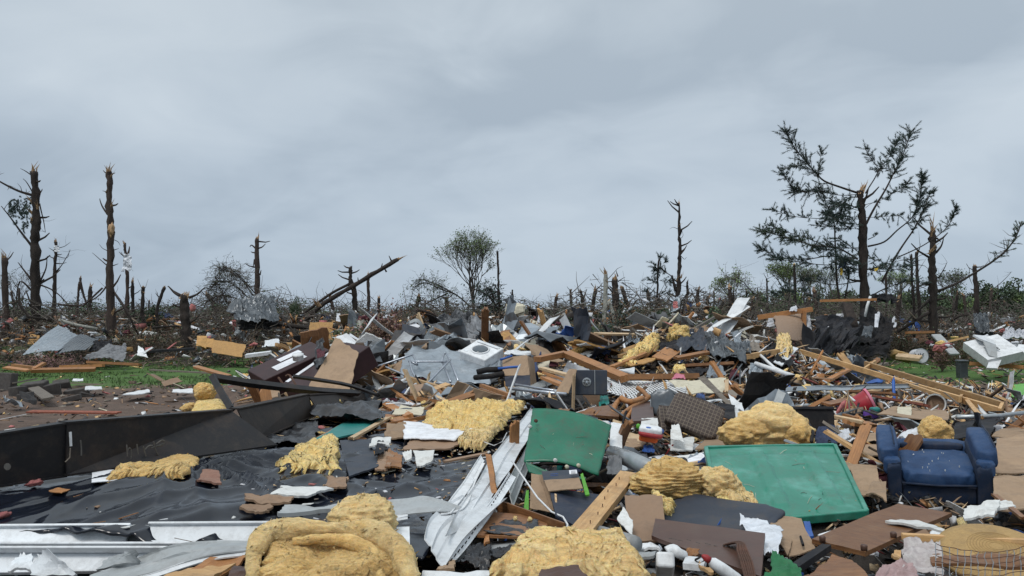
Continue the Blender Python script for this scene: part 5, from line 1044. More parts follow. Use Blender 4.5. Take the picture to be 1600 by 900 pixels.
W('wedge of yellow insulation lying mid-way on the black floor', 'glasswool_bright', [(422, 738, dm(738)-.1), (540, 740, dm(745)-.1), (528, 694, dm(700)), (470, 712, dm(712))], .09, 80, 50, .04, .06, fibres=1100, land='the insulation wedge')
W('golden brown insulation strip hanging under the black steel beam', 'glasswool_tan', [(150, 757, 4.95), (290, 752, 5.05), (318, 712, 5.9), (238, 722, 5.7)], .07, 80, 44, .03, .05, fibres=900, land='the insulation under the beam')
woolball('insulation_tuft', 'small round insulation tuft balanced behind the black steel beam', 'glasswool_tan', P(320, 613, 7.3), (.095, .09, .085), .25, 50, 34, group=G, fibres=700)
W('flat yellow insulation piece on top of the black steel beam', 'glasswool_bright', [(298, 645, 6.9), (356, 640, 6.9), (348, 630, 7.4), (308, 630, 7.4)], .05, 40, 28, .02, .05, fibres=200)
woolball('insulation_tuft', 'rusty brown insulation clump left of the small round tuft', 'glasswool_tan', P(296, 638, 7.3), (.075, .07, .05), .3, 40, 28, group=G)
W('yellow insulation strip beside the rear beam below the tan carpet', 'glasswool_bright', [(462, 652, 8.3), (500, 654, 8.2), (560, 624, 9.5), (478, 618, 9.5)], .10, 60, 40, .05, .07, fibres=700, land='the insulation strip by the rear beam')
woolball('insulation_piece', 'tan insulation lump with a rusty hollow standing left of the armchair', 'glasswool_tan', P(1462, 674, 7.6), (.155, .13, .13), .22, 60, 44, group=G, fibres=700, land='the tan insulation lump')
W('flat yellow insulation scrap on the cardboard right of the armchair', 'glasswool', [(1548, 755), (1585, 756), (1580, 742), (1550, 740)], .03, 30, 22, .012, .08)
for k, (lb, cs, th) in enumerate([('upper', [(1040, 533), (1080, 528), (1078, 515), (1048, 517)], .16), ('middle', [(975, 562), (1030, 548), (1032, 530), (990, 545)], .18), ('lower', [(962, 574), (995, 566), (1000, 552), (972, 560)], .12), ('small', [(1050, 584), (1074, 584), (1072, 571), (1052, 573)], .10)]):
    W('%s yellow insulation piece draped on the middle wreckage mound' % lb, 'glasswool_bright', [(a, b, 16.5-.02*(b-540)*2) for a, b in cs], th, 34, 24, .07, .08)
W('pale yellow insulation scrap on the right of the middle mound', 'glasswool', [(1210, 560, 17), (1240, 556, 17), (1232, 520, 17.6), (1212, 530, 17.5)], .1, 30, 24, .06, .08)
for px, py, r in ((1245, 590, .1), (838, 588, .13), (903, 580, .16), (1262, 606, .1), (1212, 604, .1), (1555, 604, .17), (1345, 606, .08), (905, 563, .12), (1100, 560, .1), (1365, 756, .05), (1005, 598, .07), (1180, 600, .07)):
    woolball('insulation_tuft', 'small yellow insulation tuft %s' % ('by the %s' % {1245: 'tipped white gutter end', 838: 'box with navy band', 903: 'wooden beam left of the speaker', 905: 'pale cream board beyond the beam', 1262: 'blue-white gutter', 1212: 'blue rags right of the cream panel', 1555: 'green cloth at the right', 1345: 'purple cloth', 1100: 'torn tar sheet', 1365: 'front left foot of the armchair', 1005: 'white lattice', 1180: 'maroon rag'}.get(px, 'wreckage')), 'glasswool', (px, py), (r, r*.9, r*.6), .35, 30, 20, lift=.06, group=G)
# ================================================================== GREEN PANELS
gp = thing('green_sheet', 'dark green curved panel standing upright beside the bent siding', 'panel', P(880, 740, 5.9)); lm('the upright green panel', 885, 690)
def gfn(u, v, p): return .05*math.sin(u*math.pi)-.02*math.sin(v*math.pi*.9)+.006*nz(p, 6)
vs, fs, M = patch([P(818, 722, 5.75), P(935, 744, 5.7), P(956, 664, 6.25), P(832, 638, 6.35)], 30, 20, .012, gfn, .006, 14, 9); mb = MB(); mb.add(vs, fs); mb.build('shell', 'green_paint', gp, M, True)
for px, py, m_ in ((867, 717, 'drywall'), (885, 727, 'foam_cream'), (903, 725, 'foam_cream'), (837, 656, 'rust'), (828, 665, 'drywall')):
    q = P(px, py, 5.72 if py > 700 else 6.2); v, f = lathe([(.004, -.012), (.014, -.01), (.014, .008), (.006, .012)], 10, Matrix.Translation(q-V((0, .06, 0))) @ Euler((math.pi/2, 0, .2)).to_matrix().to_4x4()); mb = MB(); mb.add(v, f); mb.build('rivet', m_, gp)
strip_px('lower_lip', 'green_paint', [(822, 722, 5.72), (870, 742, 5.65), (915, 748, 5.6)], [(828, 738, 5.6), (870, 752, 5.55), (912, 750, 5.5)], gp, ribs=1)
sheet('white_edge', None, None, 'white_paint', [(952, 700, 6.2), (972, 704, 6.2), (972, 664, 6.6), (954, 662, 6.6)], .03, .03, .01, parent=gp)
gl = thing('cargo_cover', 'big faded sea-green ribbed lid tilted up left of the armchair', 'lid', P(1260, 810, 5.3)); lm('the faded green lid', 1235, 750)
gc_ = [P(1128, 822, 4.95), P(1354, 801, 5.15), P(1304, 697, 6.4), P(1103, 701, 6.3)]
def lfn(u, v, p):
    h = .012*math.sin(u*math.pi)
    for c in (.36, .74): h += .014*(1 if abs(u-c-.08*(1-v)) < .055 and .1 < v < .88 else 0)
    if .86 < v < .9: h -= .01
    return h+.002*nz(p, 5)
vs, fs, M = patch(gc_, 70, 40, .012, lfn, 0, 6, 2); mb = MB(); mb.add(vs, fs); mb.build('ribbed_top', 'green_fade', gl, M, True)
Zn = V((M[0][2], M[1][2], M[2][2]))
for par, qs, dn in ((gl, [gc_[0], gc_[1], gc_[2], gc_[3]], Zn*.02), (gp, [P(818, 722, 5.75), P(935, 744, 5.7), P(956, 664, 6.25), P(832, 638, 6.35)], V((0, -.065, 0)))):
    for k in range(16):
        u, v = random.uniform(.1, .85), random.uniform(.1, .85); du, dv = random.gauss(0, .06), random.gauss(0, .06); f_ = lambda u, v: qs[0].lerp(qs[1], u).lerp(qs[3].lerp(qs[2], u), v)+dn
        mb = MB(); q, g_ = tube([f_(u, v), f_(u+du*.5, v+dv*.5+.01), f_(u+du, v+dv)], .0016, 3); mb.add(q, g_); mb.build('scratch', 'foam_cream' if k % 3 else 'wood_grey', par)
def rim(a, b, nm='rim'):
    d = (b-a); Mq = frame((a+b)/2, d, Zn.cross(d)); mb = MB(); v, f = cbox(-d.length/2, d.length/2, -.016, .016, -.035, .022, .007, 2); mb.add(v, f); mb.build(nm, 'green_fade', gl, Mq, world=False)
rim(gc_[3], gc_[2]); rim(gc_[2], gc_[1]); rim(gc_[0], gc_[3]); rim(gc_[0], gc_[1])
q = P(1286, 774, 5.45)+Zn*.01; vs, fs, M2 = patch([P(1282, 779, 5.39)+Zn*.02, P(1291, 780, 5.39)+Zn*.02, P(1292, 772, 5.48)+Zn*.02, P(1283, 771, 5.48)+Zn*.02], 2, 2, .002); mb = MB(); mb.add(vs, fs); mb.build('label_sticker', 'paper', gl, M2)
for k in range(3): mb = MB(); v, f = tube([P(1284, 774.0+k*1.7, 5.43-.018*k)+Zn*.024, P(1290, 774.6+k*1.7, 5.43-.018*k)+Zn*.024], .0012, 4); mb.add(v, f); mb.build('label_print', 'ink', gl)
# ================================================================== ARMCHAIR
def armchair():
    O = P(1468, 792, 5.95); t = thing('armchair', 'dark blue velour armchair facing the viewer, rolled arms, standing in the debris', 'armchair', O); lm('the blue armchair', 1465, 730)
    R_ = Matrix.Translation(O) @ Euler((R(9), R(-1.5), R(-23))).to_matrix().to_4x4() @ Matrix.Scale(.9, 4)
    def part(nm, mt, lst, sm=True):
        mb = MB()
        for q in lst: v, f = xf(R_, q); mb.add(v, f)
        return mb.build(nm, mt, t, smooth=sm)
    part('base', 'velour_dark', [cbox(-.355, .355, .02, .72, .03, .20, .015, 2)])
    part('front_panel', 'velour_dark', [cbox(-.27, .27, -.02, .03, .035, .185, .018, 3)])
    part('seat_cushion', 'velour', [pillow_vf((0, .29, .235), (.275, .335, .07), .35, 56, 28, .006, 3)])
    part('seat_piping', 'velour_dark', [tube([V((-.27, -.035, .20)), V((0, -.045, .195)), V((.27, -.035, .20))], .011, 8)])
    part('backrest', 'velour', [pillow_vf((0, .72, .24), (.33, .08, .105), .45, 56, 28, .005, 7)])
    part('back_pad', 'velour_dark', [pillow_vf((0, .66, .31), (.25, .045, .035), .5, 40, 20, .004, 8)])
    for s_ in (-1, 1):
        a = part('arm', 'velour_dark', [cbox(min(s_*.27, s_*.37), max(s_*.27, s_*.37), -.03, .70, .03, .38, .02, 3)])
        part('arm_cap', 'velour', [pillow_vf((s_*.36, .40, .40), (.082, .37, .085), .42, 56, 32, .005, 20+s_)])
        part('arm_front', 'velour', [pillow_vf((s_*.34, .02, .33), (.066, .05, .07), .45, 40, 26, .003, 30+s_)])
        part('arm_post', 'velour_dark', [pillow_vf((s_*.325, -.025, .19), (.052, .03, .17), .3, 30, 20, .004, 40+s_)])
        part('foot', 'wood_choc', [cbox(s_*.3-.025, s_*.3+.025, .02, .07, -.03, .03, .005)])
    crumbs = []
    for k in range(16): q = V((random.gauss(0, .13), .3+random.gauss(0, .17), .312)); crumbs.append(box(q.x, q.x+random.uniform(.002, .009), q.y, q.y+random.uniform(.002, .006), q.z-.012, q.z+random.uniform(.0, .004)))
    part('seat_crumbs', 'drywall', crumbs, False)['kind'] = 'stuff'
    for s_ in (-1, 1): part('arm_seam', 'velour_dark', [tube([V((s_*.365+.05, .07, .497)), V((s_*.365+.05, .40, .512)), V((s_*.365+.05, .72, .49))], .006, 6)])
    part('lint_speck', 'paper', [tube([V((-.16, .38, .312)), V((-.15, .385, .313))], .005, 6)], False)
armchair()
# ================================================================== foreground pieces
def Q(nm, lb, cat, mt, cs, **k): return sheet(nm, lb, cat, mt, cs, **k)
plk = thing('timber_plank', 'thick tan timber plank leaning up between navy boxes and the brown-topped insulation', 'plank', P(893, 838, 4.0)); lm('the leaning tan plank', 940, 790)
pa, pb = P(904, 838, 3.95), P(982, 742, 5.2); M = frame((pa+pb)/2, pb-pa, V((-.9, .35, .1))); mb = MB(); v, f = board_vf((pb-pa).length, .105, .045, 5, .012, 6); mb.add(v, f); mb.build('timber', 'lumber', plk, M, world=False)
for k in range(7): q = pa.lerp(pb, .12+.12*k)+V((random.uniform(-.03, .03), -.02, .035)); mb = MB(); v, f = tube([q-V((0, 0, .012)), q+V((0, -.002, .004))], .0028, 5); mb.add(v, f); mb.build('nail', 'rust', plk)
# cardboard box with dark print
bx_ = thing('cardboard_box', 'open cardboard box with navy printed flap and small white label', 'box', P(870, 800, 5.0)); lm('the navy printed box', 870, 765)
Q('side_panel', None, None, 'cardboard', [(828, 795, 5.0), (862, 800, 4.9), (862, 742, 5.25), (830, 740, 5.3)], parent=bx_, jag=.01, thick=.006)
Q('front_panel', None, None, 'cardboard', [(862, 800, 4.9), (880, 800, 4.9), (856, 742, 5.25), (842, 742, 5.25)], parent=bx_, jag=.01, thick=.006)
Q('printed_band', None, None, 'slate_blue', [(850, 753, 5.1), (906, 748, 5.0), (902, 734, 5.2), (846, 737, 5.25)], parent=bx_, jag=.005, bend=.004, thick=.006)
Q('flap', None, None, 'cardboard', [(857, 768, 4.93), (911, 763, 4.83), (905, 747, 5.01), (850, 751, 5.11)], parent=bx_, jag=.006, bend=.004, thick=.006)
Q('white_label', None, None, 'paper', [(890, 741, 5.02), (902, 740, 5.0), (901, 734, 5.06), (889, 735, 5.08)], parent=bx_, jag=.01, bend=0, thick=.002)
for k in range(3): mb = MB(); v, f = tube([P(892, 736.2+k*1.7, 5.0), P(899.5, 735.7+k*1.7, 4.99)], .0015, 4); mb.add(v, f); mb.build('label_print', 'ink', bx_)
for k in range(2): mb = MB(); v, f = tube([P(860, 741+k*2.5, 5.03), P(872, 740+k*2.5, 5.0)], .002, 4); mb.add(v, f); mb.build('band_print', 'blue', bx_)
nb = thing('navy_board', 'flat navy blue board lying below the printed box', 'board', P(900, 800, 4.7)); Q('board_face', None, None, 'navy', [(868, 808, 4.5), (905, 828, 4.35), (985, 775, 5.0), (858, 769, 5.0)], parent=nb, jag=.01)
Q('green_book', 'thin lime green edged book beside the printed box', 'book', 'lime', [(818, 798, 5.0), (826, 798, 5.0), (826, 768, 5.15), (822, 768, 5.15)], thick=.02, jag=.0)
Q('green_strip', 'narrow lime green strip right of the printed box', 'strip', 'lime', [(914, 772, 4.9), (921, 771, 4.9), (911, 741, 5.2), (907, 742, 5.2)], thick=.01, jag=.01)
Q('wood_splinter', 'small pale splinter stuck on the printed box', 'splinter', 'lumber_pale', [(868, 797, 4.7), (871, 797, 4.7), (870, 770, 4.85), (866, 770, 4.85)], thick=.01, jag=.1)
pole('white_cable', 'loose white cable curling from the bent siding past the printed box', 'cable', 'white_paint', [(800, 720, 5.2), (815, 742, 5.0), (840, 778, 4.8), (862, 800, 4.6), (880, 808, 4.45), (887, 820, 4.3), (884, 834, 4.2)], .006, 6)
pole('white_cable', 'thin white wire lying across the ribbed insulation and the siding', 'cable', 'white_paint', [(736, 688, 6.5), (755, 690, 6.3), (772, 696, 6.1), (785, 690, 6.2), (792, 676, 6.6)], .004, 5)
# brown drawer with black cloth
dr = thing('wooden_drawer', 'brown wooden tray with black cloth inside, left of the leaning plank', 'drawer', P(810, 830, 4.3)); lm('the brown drawer', 810, 815)
Q('bottom', None, None, 'wood_brown', [(745, 838, 4.0), (860, 842, 4.0), (852, 808, 4.5), (752, 800, 4.6)], parent=dr, jag=.0, bend=0)
board('side', None, None, 'wood_brown', (778, 792, 4.75), (882, 830, 4.2), .012, .085, R(0), parent=dr, jag=.005)
board('side', None, None, 'wood_brown', (742, 805, 4.4), (760, 790, 4.8), .012, .06, 0, parent=dr, jag=.01)
rag('black_cloth', 'shiny black cloth lying in the brown drawer', 'cloth', 'bag_black', [(748, 836, 4.02), (852, 842, 3.98), (845, 815, 4.35), (770, 816, 4.35)], .02, land=None)
for px, py in ((805, 811), (828, 812)): woolball('insulation_crumb', ['left', 'right'][px > 820]+' yellow insulation crumb on the rim of the brown drawer', 'glasswool', P(px, py, 4.33), (.012, .012, .014), .4, 16, 10, group='insulation crumbs on the drawer')
rag('black_bag', 'crumpled black plastic bag at the lower end of the bent siding', 'bag', 'bag_black', [(712, 892, 3.55), (765, 896, 3.5), (772, 852, 3.85), (732, 852, 3.85)], .06, 40, 34, jag=.14, land='the crumpled black bag')
rag('black_bag', 'flattened black plastic strip left of the bottom centre insulation', 'bag', 'bag_black', [(762, 875, 3.7), (800, 868, 3.75), (803, 856, 3.95), (762, 858, 3.9)], .03, 26, 20)
Q('beige_board', 'pale beige board lying behind the bottom centre insulation', 'board', 'vinyl_grey', [(760, 862, 3.95), (850, 850, 4.0), (880, 836, 4.15), (765, 848, 4.1)], jag=.01)
Q('wood_chip', 'orange wood chip at the end of the bent siding', 'chip', 'lumber_orange', [(755, 850, 3.9), (766, 850, 3.9), (764, 838, 4.0), (758, 839, 4.0)], jag=.1)
Q('white_board', 'long white board edge at the very bottom left of centre', 'board', 'white_paint', [(655, 905, 3.15), (765, 905, 3.15), (766, 894, 3.2), (660, 895, 3.2)], jag=.01)
Q('beige_scrap', 'beige scrap lying under the end of the bent siding', 'scrap', 'cardboard', [(680, 895, 3.45), (712, 892, 3.45), (712, 876, 3.65), (695, 878, 3.65)], jag=.08)
Q('brown_board', 'reddish brown flat panel at the very bottom centre', 'panel', 'wood_choc', [(830, 915, 2.95), (925, 915, 2.95), (905, 884, 3.1), (845, 892, 3.1)], jag=.04)
# lower left
Q('torn_trim', 'torn white vinyl flap at the bottom left corner', 'siding', 'vinyl_white', [(12, 900, 3.5), (60, 905, 3.45), (52, 868, 3.65), (35, 866, 3.7)], jag=.1, fold=.03)
Q('torn_trim', 'broad torn white vinyl flap right of the corner flap', 'siding', 'vinyl_white', [(52, 905, 3.4), (135, 905, 3.4), (85, 862, 3.66), (64, 868, 3.66)], jag=.08, fold=.03)
cs_ = thing('curved_siding', 'curved off-white siding strip arching to the biggest insulation roll', 'siding', P(250, 890, 3.4)); lm('the curved off-white siding', 280, 875)
strip_px('siding_strip', 'vinyl_grey', [(140, 900, 3.4), (200, 880, 3.55), (262, 855, 3.7), (330, 848, 3.7), (398, 848, 3.6)], [(190, 905, 3.3), (232, 898, 3.35), (290, 880, 3.45), (340, 868, 3.5), (398, 862, 3.45)], cs_, ribs=2, rib=.008)
strip_px('siding_edge', 'white_paint', [(190, 903, 3.3), (232, 896, 3.35), (290, 878, 3.45), (340, 866, 3.5), (398, 860, 3.45)], [(195, 910, 3.28), (236, 903, 3.33), (292, 886, 3.42), (340, 873, 3.47), (398, 867, 3.42)], cs_, ribs=1, rib=.004)
Q('torn_trim', 'grey-white siding scrap left of the curved siding', 'siding', 'vinyl_grey', [(150, 895, 3.5), (225, 885, 3.5), (218, 862, 3.7), (180, 872, 3.66)], jag=.08, fold=.02)
Q('osb_piece', 'orange plywood piece with broken edge beside the biggest insulation roll', 'plywood', 'lumber_orange', [(270, 905, 3.25), (345, 905, 3.2), (395, 868, 3.45), (330, 872, 3.45)], jag=.06)
Q('plywood_piece', 'yellowish plywood piece under the curved siding at the bottom', 'plywood', 'lumber', [(230, 915, 3.15), (330, 908, 3.15), (372, 880, 3.32), (285, 890, 3.35)], jag=.05)
Q('dark_board', 'dark brown board wedged below the orange plywood', 'board', 'wood_choc', [(350, 915, 3.08), (400, 915, 3.08), (400, 878, 3.3), (365, 885, 3.25)], jag=.05)
# on the black floor
Q('white_card', 'small white rectangular card lying on the black floor under the beam', 'card', 'paper', [(143, 754, 4.82), (193, 749, 4.9), (194, 734, 5.2), (144, 736, 5.15)], thick=.004, jag=.005, bend=.004)
Q('torn_drywall', 'torn long white drywall scrap lying on the black floor below the insulation wedge', 'drywall', 'drywall', [(412, 777, 4.75), (470, 778, 4.72), (525, 762, 4.95), (445, 760, 4.98)], jag=.10, thick=.012, jf=9)
Q('torn_board', 'brown torn hardboard beside the long white drywall scrap', 'hardboard', 'hardboard', [(380, 785, 4.7), (450, 790, 4.6), (460, 780, 4.72), (382, 768, 4.9)], jag=.1, bend=.04)
Q('torn_board', 'dark brown leaf-shaped hardboard scrap right of the long white drywall', 'hardboard', 'hardboard', [(505, 760, 4.95), (542, 762, 4.9), (546, 743, 5.25), (510, 748, 5.15)], jag=.1, bend=.03)
Q('torn_board', 'narrow brown hardboard strip below the long white drywall', 'hardboard', 'hardboard', [(372, 797, 4.45), (415, 803, 4.35), (430, 790, 4.5), (375, 790, 4.55)], jag=.14)
Q('grey_gutter', 'long grey metal strip along the front edge of the black floor', 'metal strip', 'vinyl_grey', [(430, 806, 4.25), (560, 797, 4.3), (600, 787, 4.45), (440, 795, 4.35)], jag=.03, thick=.02)
Q('torn_board', 'pinkish brown torn hardboard lying left of the insulation wedge', 'hardboard', 'rose_brown', [(305, 752, 5.1), (346, 757, 5.0), (345, 738, 5.3), (318, 735, 5.4)], jag=.12)
hb = Q('long_hardboard', 'long tan hardboard plank edged in teal lying on the black floor', 'hardboard', 'hardboard', [(438, 716, 5.9), (480, 712, 5.9), (564, 664, 7.6), (536, 662, 7.8)], jag=.05, land='the long tan hardboard')
Q('teal_board', 'teal painted board with white torn edge behind the long tan hardboard', 'board', 'teal_board', [(470, 700, 6.3), (560, 678, 6.9), (600, 655, 7.8), (545, 655, 8.0)], jag=.03, thick=.014, lift=.1)
board('white_edging', 'pale splintered board edge along the teal board', 'board', 'lumber_pale', (548, 686, 6.5), (608, 652, 7.9), .05, .02, jag=.06)
rag('plastic_sheet', 'crumpled black plastic sheet behind the long tan hardboard', 'plastic sheet', 'bag_black', [(480, 665, 7.6), (600, 668, 7.6), (600, 640, 9.2), (510, 628, 9.3)], .10, 50, 40, lift=.1, land='the crumpled black plastic sheet')
rag('plastic_sheet', 'black plastic folded under the rear steel beam', 'plastic sheet', 'bag_black', [(410, 700, 6.6), (500, 700, 6.6), (500, 662, 7.8), (418, 668, 7.6)], .05, 40, 34, lift=.05)
Q('slate_board', 'dark slate-blue panel lying right of the insulation wedge', 'panel', 'slate_blue', [(545, 745, 5.6), (592, 730, 5.9), (578, 688, 6.9), (530, 690, 6.9)], jag=.02, bend=.02)
dw = thing('painted_drywall', 'crumpled white papered sheet over tan backing on the ribbed insulation', 'drywall', P(680, 690, 6.9)); lm('the crumpled white papered sheet', 680, 680)
Q('paper_face', None, None, 'paper', [(630, 692, 6.45), (712, 694, 6.4), (756, 672, 6.9), (630, 660, 7.5)], parent=dw, jag=.04, bend=.03, fold=.03, n=24, m=18, thick=.01, smooth=True)
Q('backing', None, None, 'hardboard', [(628, 705, 6.2), (705, 702, 6.2), (726, 690, 6.45), (640, 684, 6.6)], parent=dw, jag=.06)
Q('torn_board', 'tan hardboard piece showing above the crumpled white papered sheet', 'hardboard', 'hardboard', [(672, 668, 7.3), (726, 670, 7.2), (732, 655, 7.7), (690, 658, 7.7)], jag=.05, lift=.1)
Q('white_piece', 'small angular white board piece left of centre on the black floor', 'board', 'drywall', [(652, 729, 5.4), (676, 722, 5.5), (680, 703, 5.85), (644, 705, 5.85)], jag=.07)
Q('white_piece', 'tiny white scrap left of the angular white board piece', 'board', 'drywall', [(632, 720, 5.55), (644, 715, 5.6), (644, 703, 5.85), (628, 706, 5.85)], jag=.1)
Q('tan_stick', 'tan wood slat standing in the crook of the bent siding', 'slat', 'lumber_orange', [(768, 772, 4.75), (777, 770, 4.75), (768, 712, 5.2), (760, 712, 5.25)], thick=.02, jag=.02)
for k, (cs, m_) in enumerate([([(600, 732), (628, 728), (630, 705), (606, 700)], 'lumber_orange'), ([(585, 728), (606, 730), (618, 706), (592, 704)], 'hardboard'), ([(598, 650), (640, 672), (655, 660), (605, 640)], 'lumber_orange'), ([(600, 680), (632, 684), (636, 664), (604, 664)], 'cardboard'), ([(584, 716), (600, 712), (604, 690), (590, 688)], 'tar_paper'), ([(575, 700), (610, 696), (612, 684), (580, 684)], 'drywall')]):
    Q('broken_sheeting', '%s broken panel fragment %s' % ({'lumber_orange': 'orange', 'hardboard': 'brown', 'cardboard': 'tan', 'tar_paper': 'black', 'drywall': 'off-white'}[m_], ['left of the angular white board piece', 'beside the slate-blue panel', 'above the crumpled white papered sheet', 'left of the crumpled white papered sheet', 'leaning near the slate-blue panel', 'between slate-blue panel and papered sheet'][k]), 'panel', m_, cs, jag=.08, bend=.05, lift=.16)
board('curled_strip', 'long pale strip curving along the bottom of the ribbed insulation', 'strip', 'hardboard', (690, 722, 5.55), (762, 708, 5.8), .05, .012, jag=.05)
# ================================================================== right foreground
Q('tan_board', 'tan hardboard panel standing behind the chocolate board', 'hardboard', 'hardboard', [(985, 852, 4.1), (1045, 852, 4.1), (1035, 778, 4.6), (975, 775, 4.7)], jag=.03, land='the tan hardboard panel')
Q('torn_card', 'torn white card fragment with a dark hole in front of the tan hardboard', 'card', 'drywall', [(963, 812, 4.2), (988, 836, 4.05), (990, 815, 4.15), (974, 790, 4.35)], jag=.06, thick=.006)
pole('plastic_pipe', 'grey plastic pipe end below the leaning tan plank', 'pipe', 'vinyl_grey', [(925, 832, 4.2), (960, 842, 4.0), (992, 852, 3.85)], .045, 14, land='the grey pipe end')
cb = thing('chocolate_board', 'chocolate brown laminated board lying right of centre at the bottom', 'board', P(1110, 870, 3.8)); lm('the chocolate brown board', 1110, 850)
Q('board_face', None, None, 'wood_choc', [(1018, 840, 4.0), (1190, 905, 3.3), (1196, 836, 3.9), (1024, 813, 4.3)], parent=cb, jag=.004, bend=.004, thick=.02)
for k in range(7): px = 1045+k*14; py = 838+k*3+random.uniform(-6, 6); board('scratch', None, None, 'chalk', (px, py, 3.86-.02*k), (px+random.uniform(6, 14), py+2, 3.85-.02*k), .002, .002, parent=cb, jag=.001)
rb = thing('rebar_bunch', 'bunch of thin rusty twisted rods hanging over the chocolate brown board', 'rods', P(1165, 880, 3.5))
for k in range(6):
    q = smooth_line(pts_px([(1130+k*4, 852-k, 3.75), (1150+k*2, 848, 3.62), (1152+k*3, 862, 3.52), (1158+k*3.5, 882, 3.4), (1166+k*3, 910, 3.25)], 3.5), 4, .01, k); mb = MB(); v, f = tube(q, .005, 5); mb.add(v, f); mb.build('rod', 'rust', rb)
cu = thing('slate_cushion', 'dark slate-blue padded cushion under the brown-topped insulation heap', 'cushion', P(1130, 820, 4.4)); lm('the slate-blue cushion', 1130, 815)
M = frame(P(1120, 815, 4.55), P(1215, 835, 4.3)-P(1035, 800, 4.75), V((0, 1, .15))); mb = MB(); v, f = pillow_vf((0, 0, 0), (.33, .22, .06), .35, 60, 30, .006, 3); mb.add(v, f); mb.build('cover', 'slate_blue', cu, M, True, world=False)
mb = MB(); v, f = tube([V((-.31, -.2, .045)), V((0, -.212, .045)), V((.31, -.2, .045))], .008, 6); mb.add(v, f); mb.build('piping', 'navy', cu, M, world=False)
rag('plastic_bag', 'crumpled white plastic bag over the right end of the slate-blue cushion', 'bag', 'bag_white', [(1178, 895, 3.6), (1215, 885, 3.7), (1226, 842, 4.1), (1150, 806, 4.4)], .07, 50, 44, jag=.1, land='the white plastic bag', fs_=2.0)
rag('green_bag', 'bright green crumpled cloth at the bottom edge right of centre', 'cloth', 'green_cloth', [(1188, 918, 3.05), (1262, 918, 3.05), (1245, 880, 3.3), (1206, 866, 3.4)], .07, 50, 40, jag=.1, land='the green cloth', fs_=2.0)
cf = thing('cardboard_flaps', 'reddish brown cardboard box flaps with a hand slot below the faded green lid', 'box', P(1240, 855, 4.2)); lm('the cardboard flaps', 1240, 835)
Q('flap', None, None, 'cardboard', [(1232, 868, 3.95), (1275, 860, 4.0), (1252, 812, 4.4), (1206, 808, 4.5)], parent=cf, jag=.02, thick=.006)
Q('hand_slot', None, None, 'ink', [(1253, 852, 3.99), (1257, 852, 3.99), (1252, 838, 4.08), (1249, 839, 4.08)], parent=cf, jag=.02, bend=0, thick=.012)
Q('flap', None, None, 'cardboard', [(1200, 830, 4.2), (1232, 868, 3.92), (1238, 845, 4.1), (1206, 808, 4.48)], parent=cf, jag=.03, thick=.006)
Q('blue_plastic', 'narrow blue plastic piece between cardboard flaps and the cabinet door', 'plastic piece', 'blue', [(1262, 842, 4.15), (1272, 842, 4.15), (1266, 818, 4.35), (1255, 815, 4.4)], jag=.03)
dr2 = thing('cupboard_front_board', 'brown wooden cabinet door with round knobs lying flat below the armchair', 'cabinet door', P(1370, 850, 4.1)); lm('the wooden cabinet door', 1380, 825)
Q('door_slab', None, None, 'wood_brown', [(1268, 845, 4.05), (1352, 866, 3.75), (1488, 803, 4.7), (1403, 789, 5.0)], parent=dr2, jag=.006, bend=.006, thick=.022)
for k in range(3): board('plank_seam', None, None, 'wood_choc', (1286+k*22, 849+k*5, 3.98-k*.07), (1418+k*22, 793+k*4, 4.93-k*.07), .003, .003, parent=dr2, jag=.001)
for px, py, d in ((1285, 841, 3.98), (1350, 855, 3.78), (1396, 835, 4.05)): mb = MB(); v, f = lathe([(.014, -.02), (.016, .006), (.013, .012), (.004, .014)], 12, Matrix.Translation(P(px, py, d))); mb.add(v, f); mb.build('knob', 'wood_choc', dr2, smooth=True)
Q('glossy_board', 'glossy reddish brown board at the bottom edge left of the quilt', 'board', 'wood_brown', [(1250, 915, 3.2), (1370, 915, 3.15), (1330, 872, 3.5), (1300, 865, 3.6)], jag=.03, land='the glossy brown board')
board('grey_edge_strip', 'dark grey edge strip along the glossy brown board', 'strip', 'tar_paper', (1240, 890, 3.4), (1292, 855, 3.85), .04, .03, jag=.01)
Q('white_slab', 'long thin white slab lying across the cabinet door', 'drywall', 'drywall', [(1382, 814, 4.35), (1488, 834, 4.05), (1460, 820, 4.2), (1405, 811, 4.4)], jag=.05, thick=.012)
Q('white_slab', 'torn white drywall piece right of the cabinet door', 'drywall', 'drywall', [(1503, 818, 4.35), (1556, 816, 4.3), (1568, 786, 4.7), (1510, 800, 4.6)], jag=.08, thick=.012, fold=.03)
Q('white_slab', 'small white triangular drywall tip behind the round wicker lid', 'drywall', 'drywall', [(1540, 802, 4.5), (1590, 790, 4.6), (1562, 778, 4.9), (1545, 785, 4.8)], jag=.05, thick=.012)
board('yellow_rail', 'long yellow-brown wooden rail across the round wicker lid', 'rail', 'lumber', (1408, 838, 3.95), (1615, 848, 3.7), .035, .028, jag=.01, land='the long yellow rail')
wk = thing('wicker_disc', 'round woven tan lid at the bottom right under the wire mesh', 'lid', P(1545, 870, 3.6)); lm('the round wicker lid', 1540, 850)
Mw = Matrix.Translation(P(1556, 862, 3.72)) @ Euler((R(18), R(-6), 0)).to_matrix().to_4x4()
mb = MB(); v, f = lathe([(.0, .03), (.10, .028), (.20, .015), (.245, -.01), (.25, -.03), (.23, -.035)], 48, Mw); mb.add(v, f); mb.build('disc', 'wicker', wk, smooth=True)
for k in range(17): r = .03+.0125*k; mb = MB(); q = [Mw @ V((r*math.cos(a*.2094), r*math.sin(a*.2094), .031-.55*max(0, r-.1)**1.2)) for a in range(31)]; v, f = tube(q, .0009, 4, False); mb.add(v, f); mb.build('woven_ring', 'wicker', wk, smooth=True)
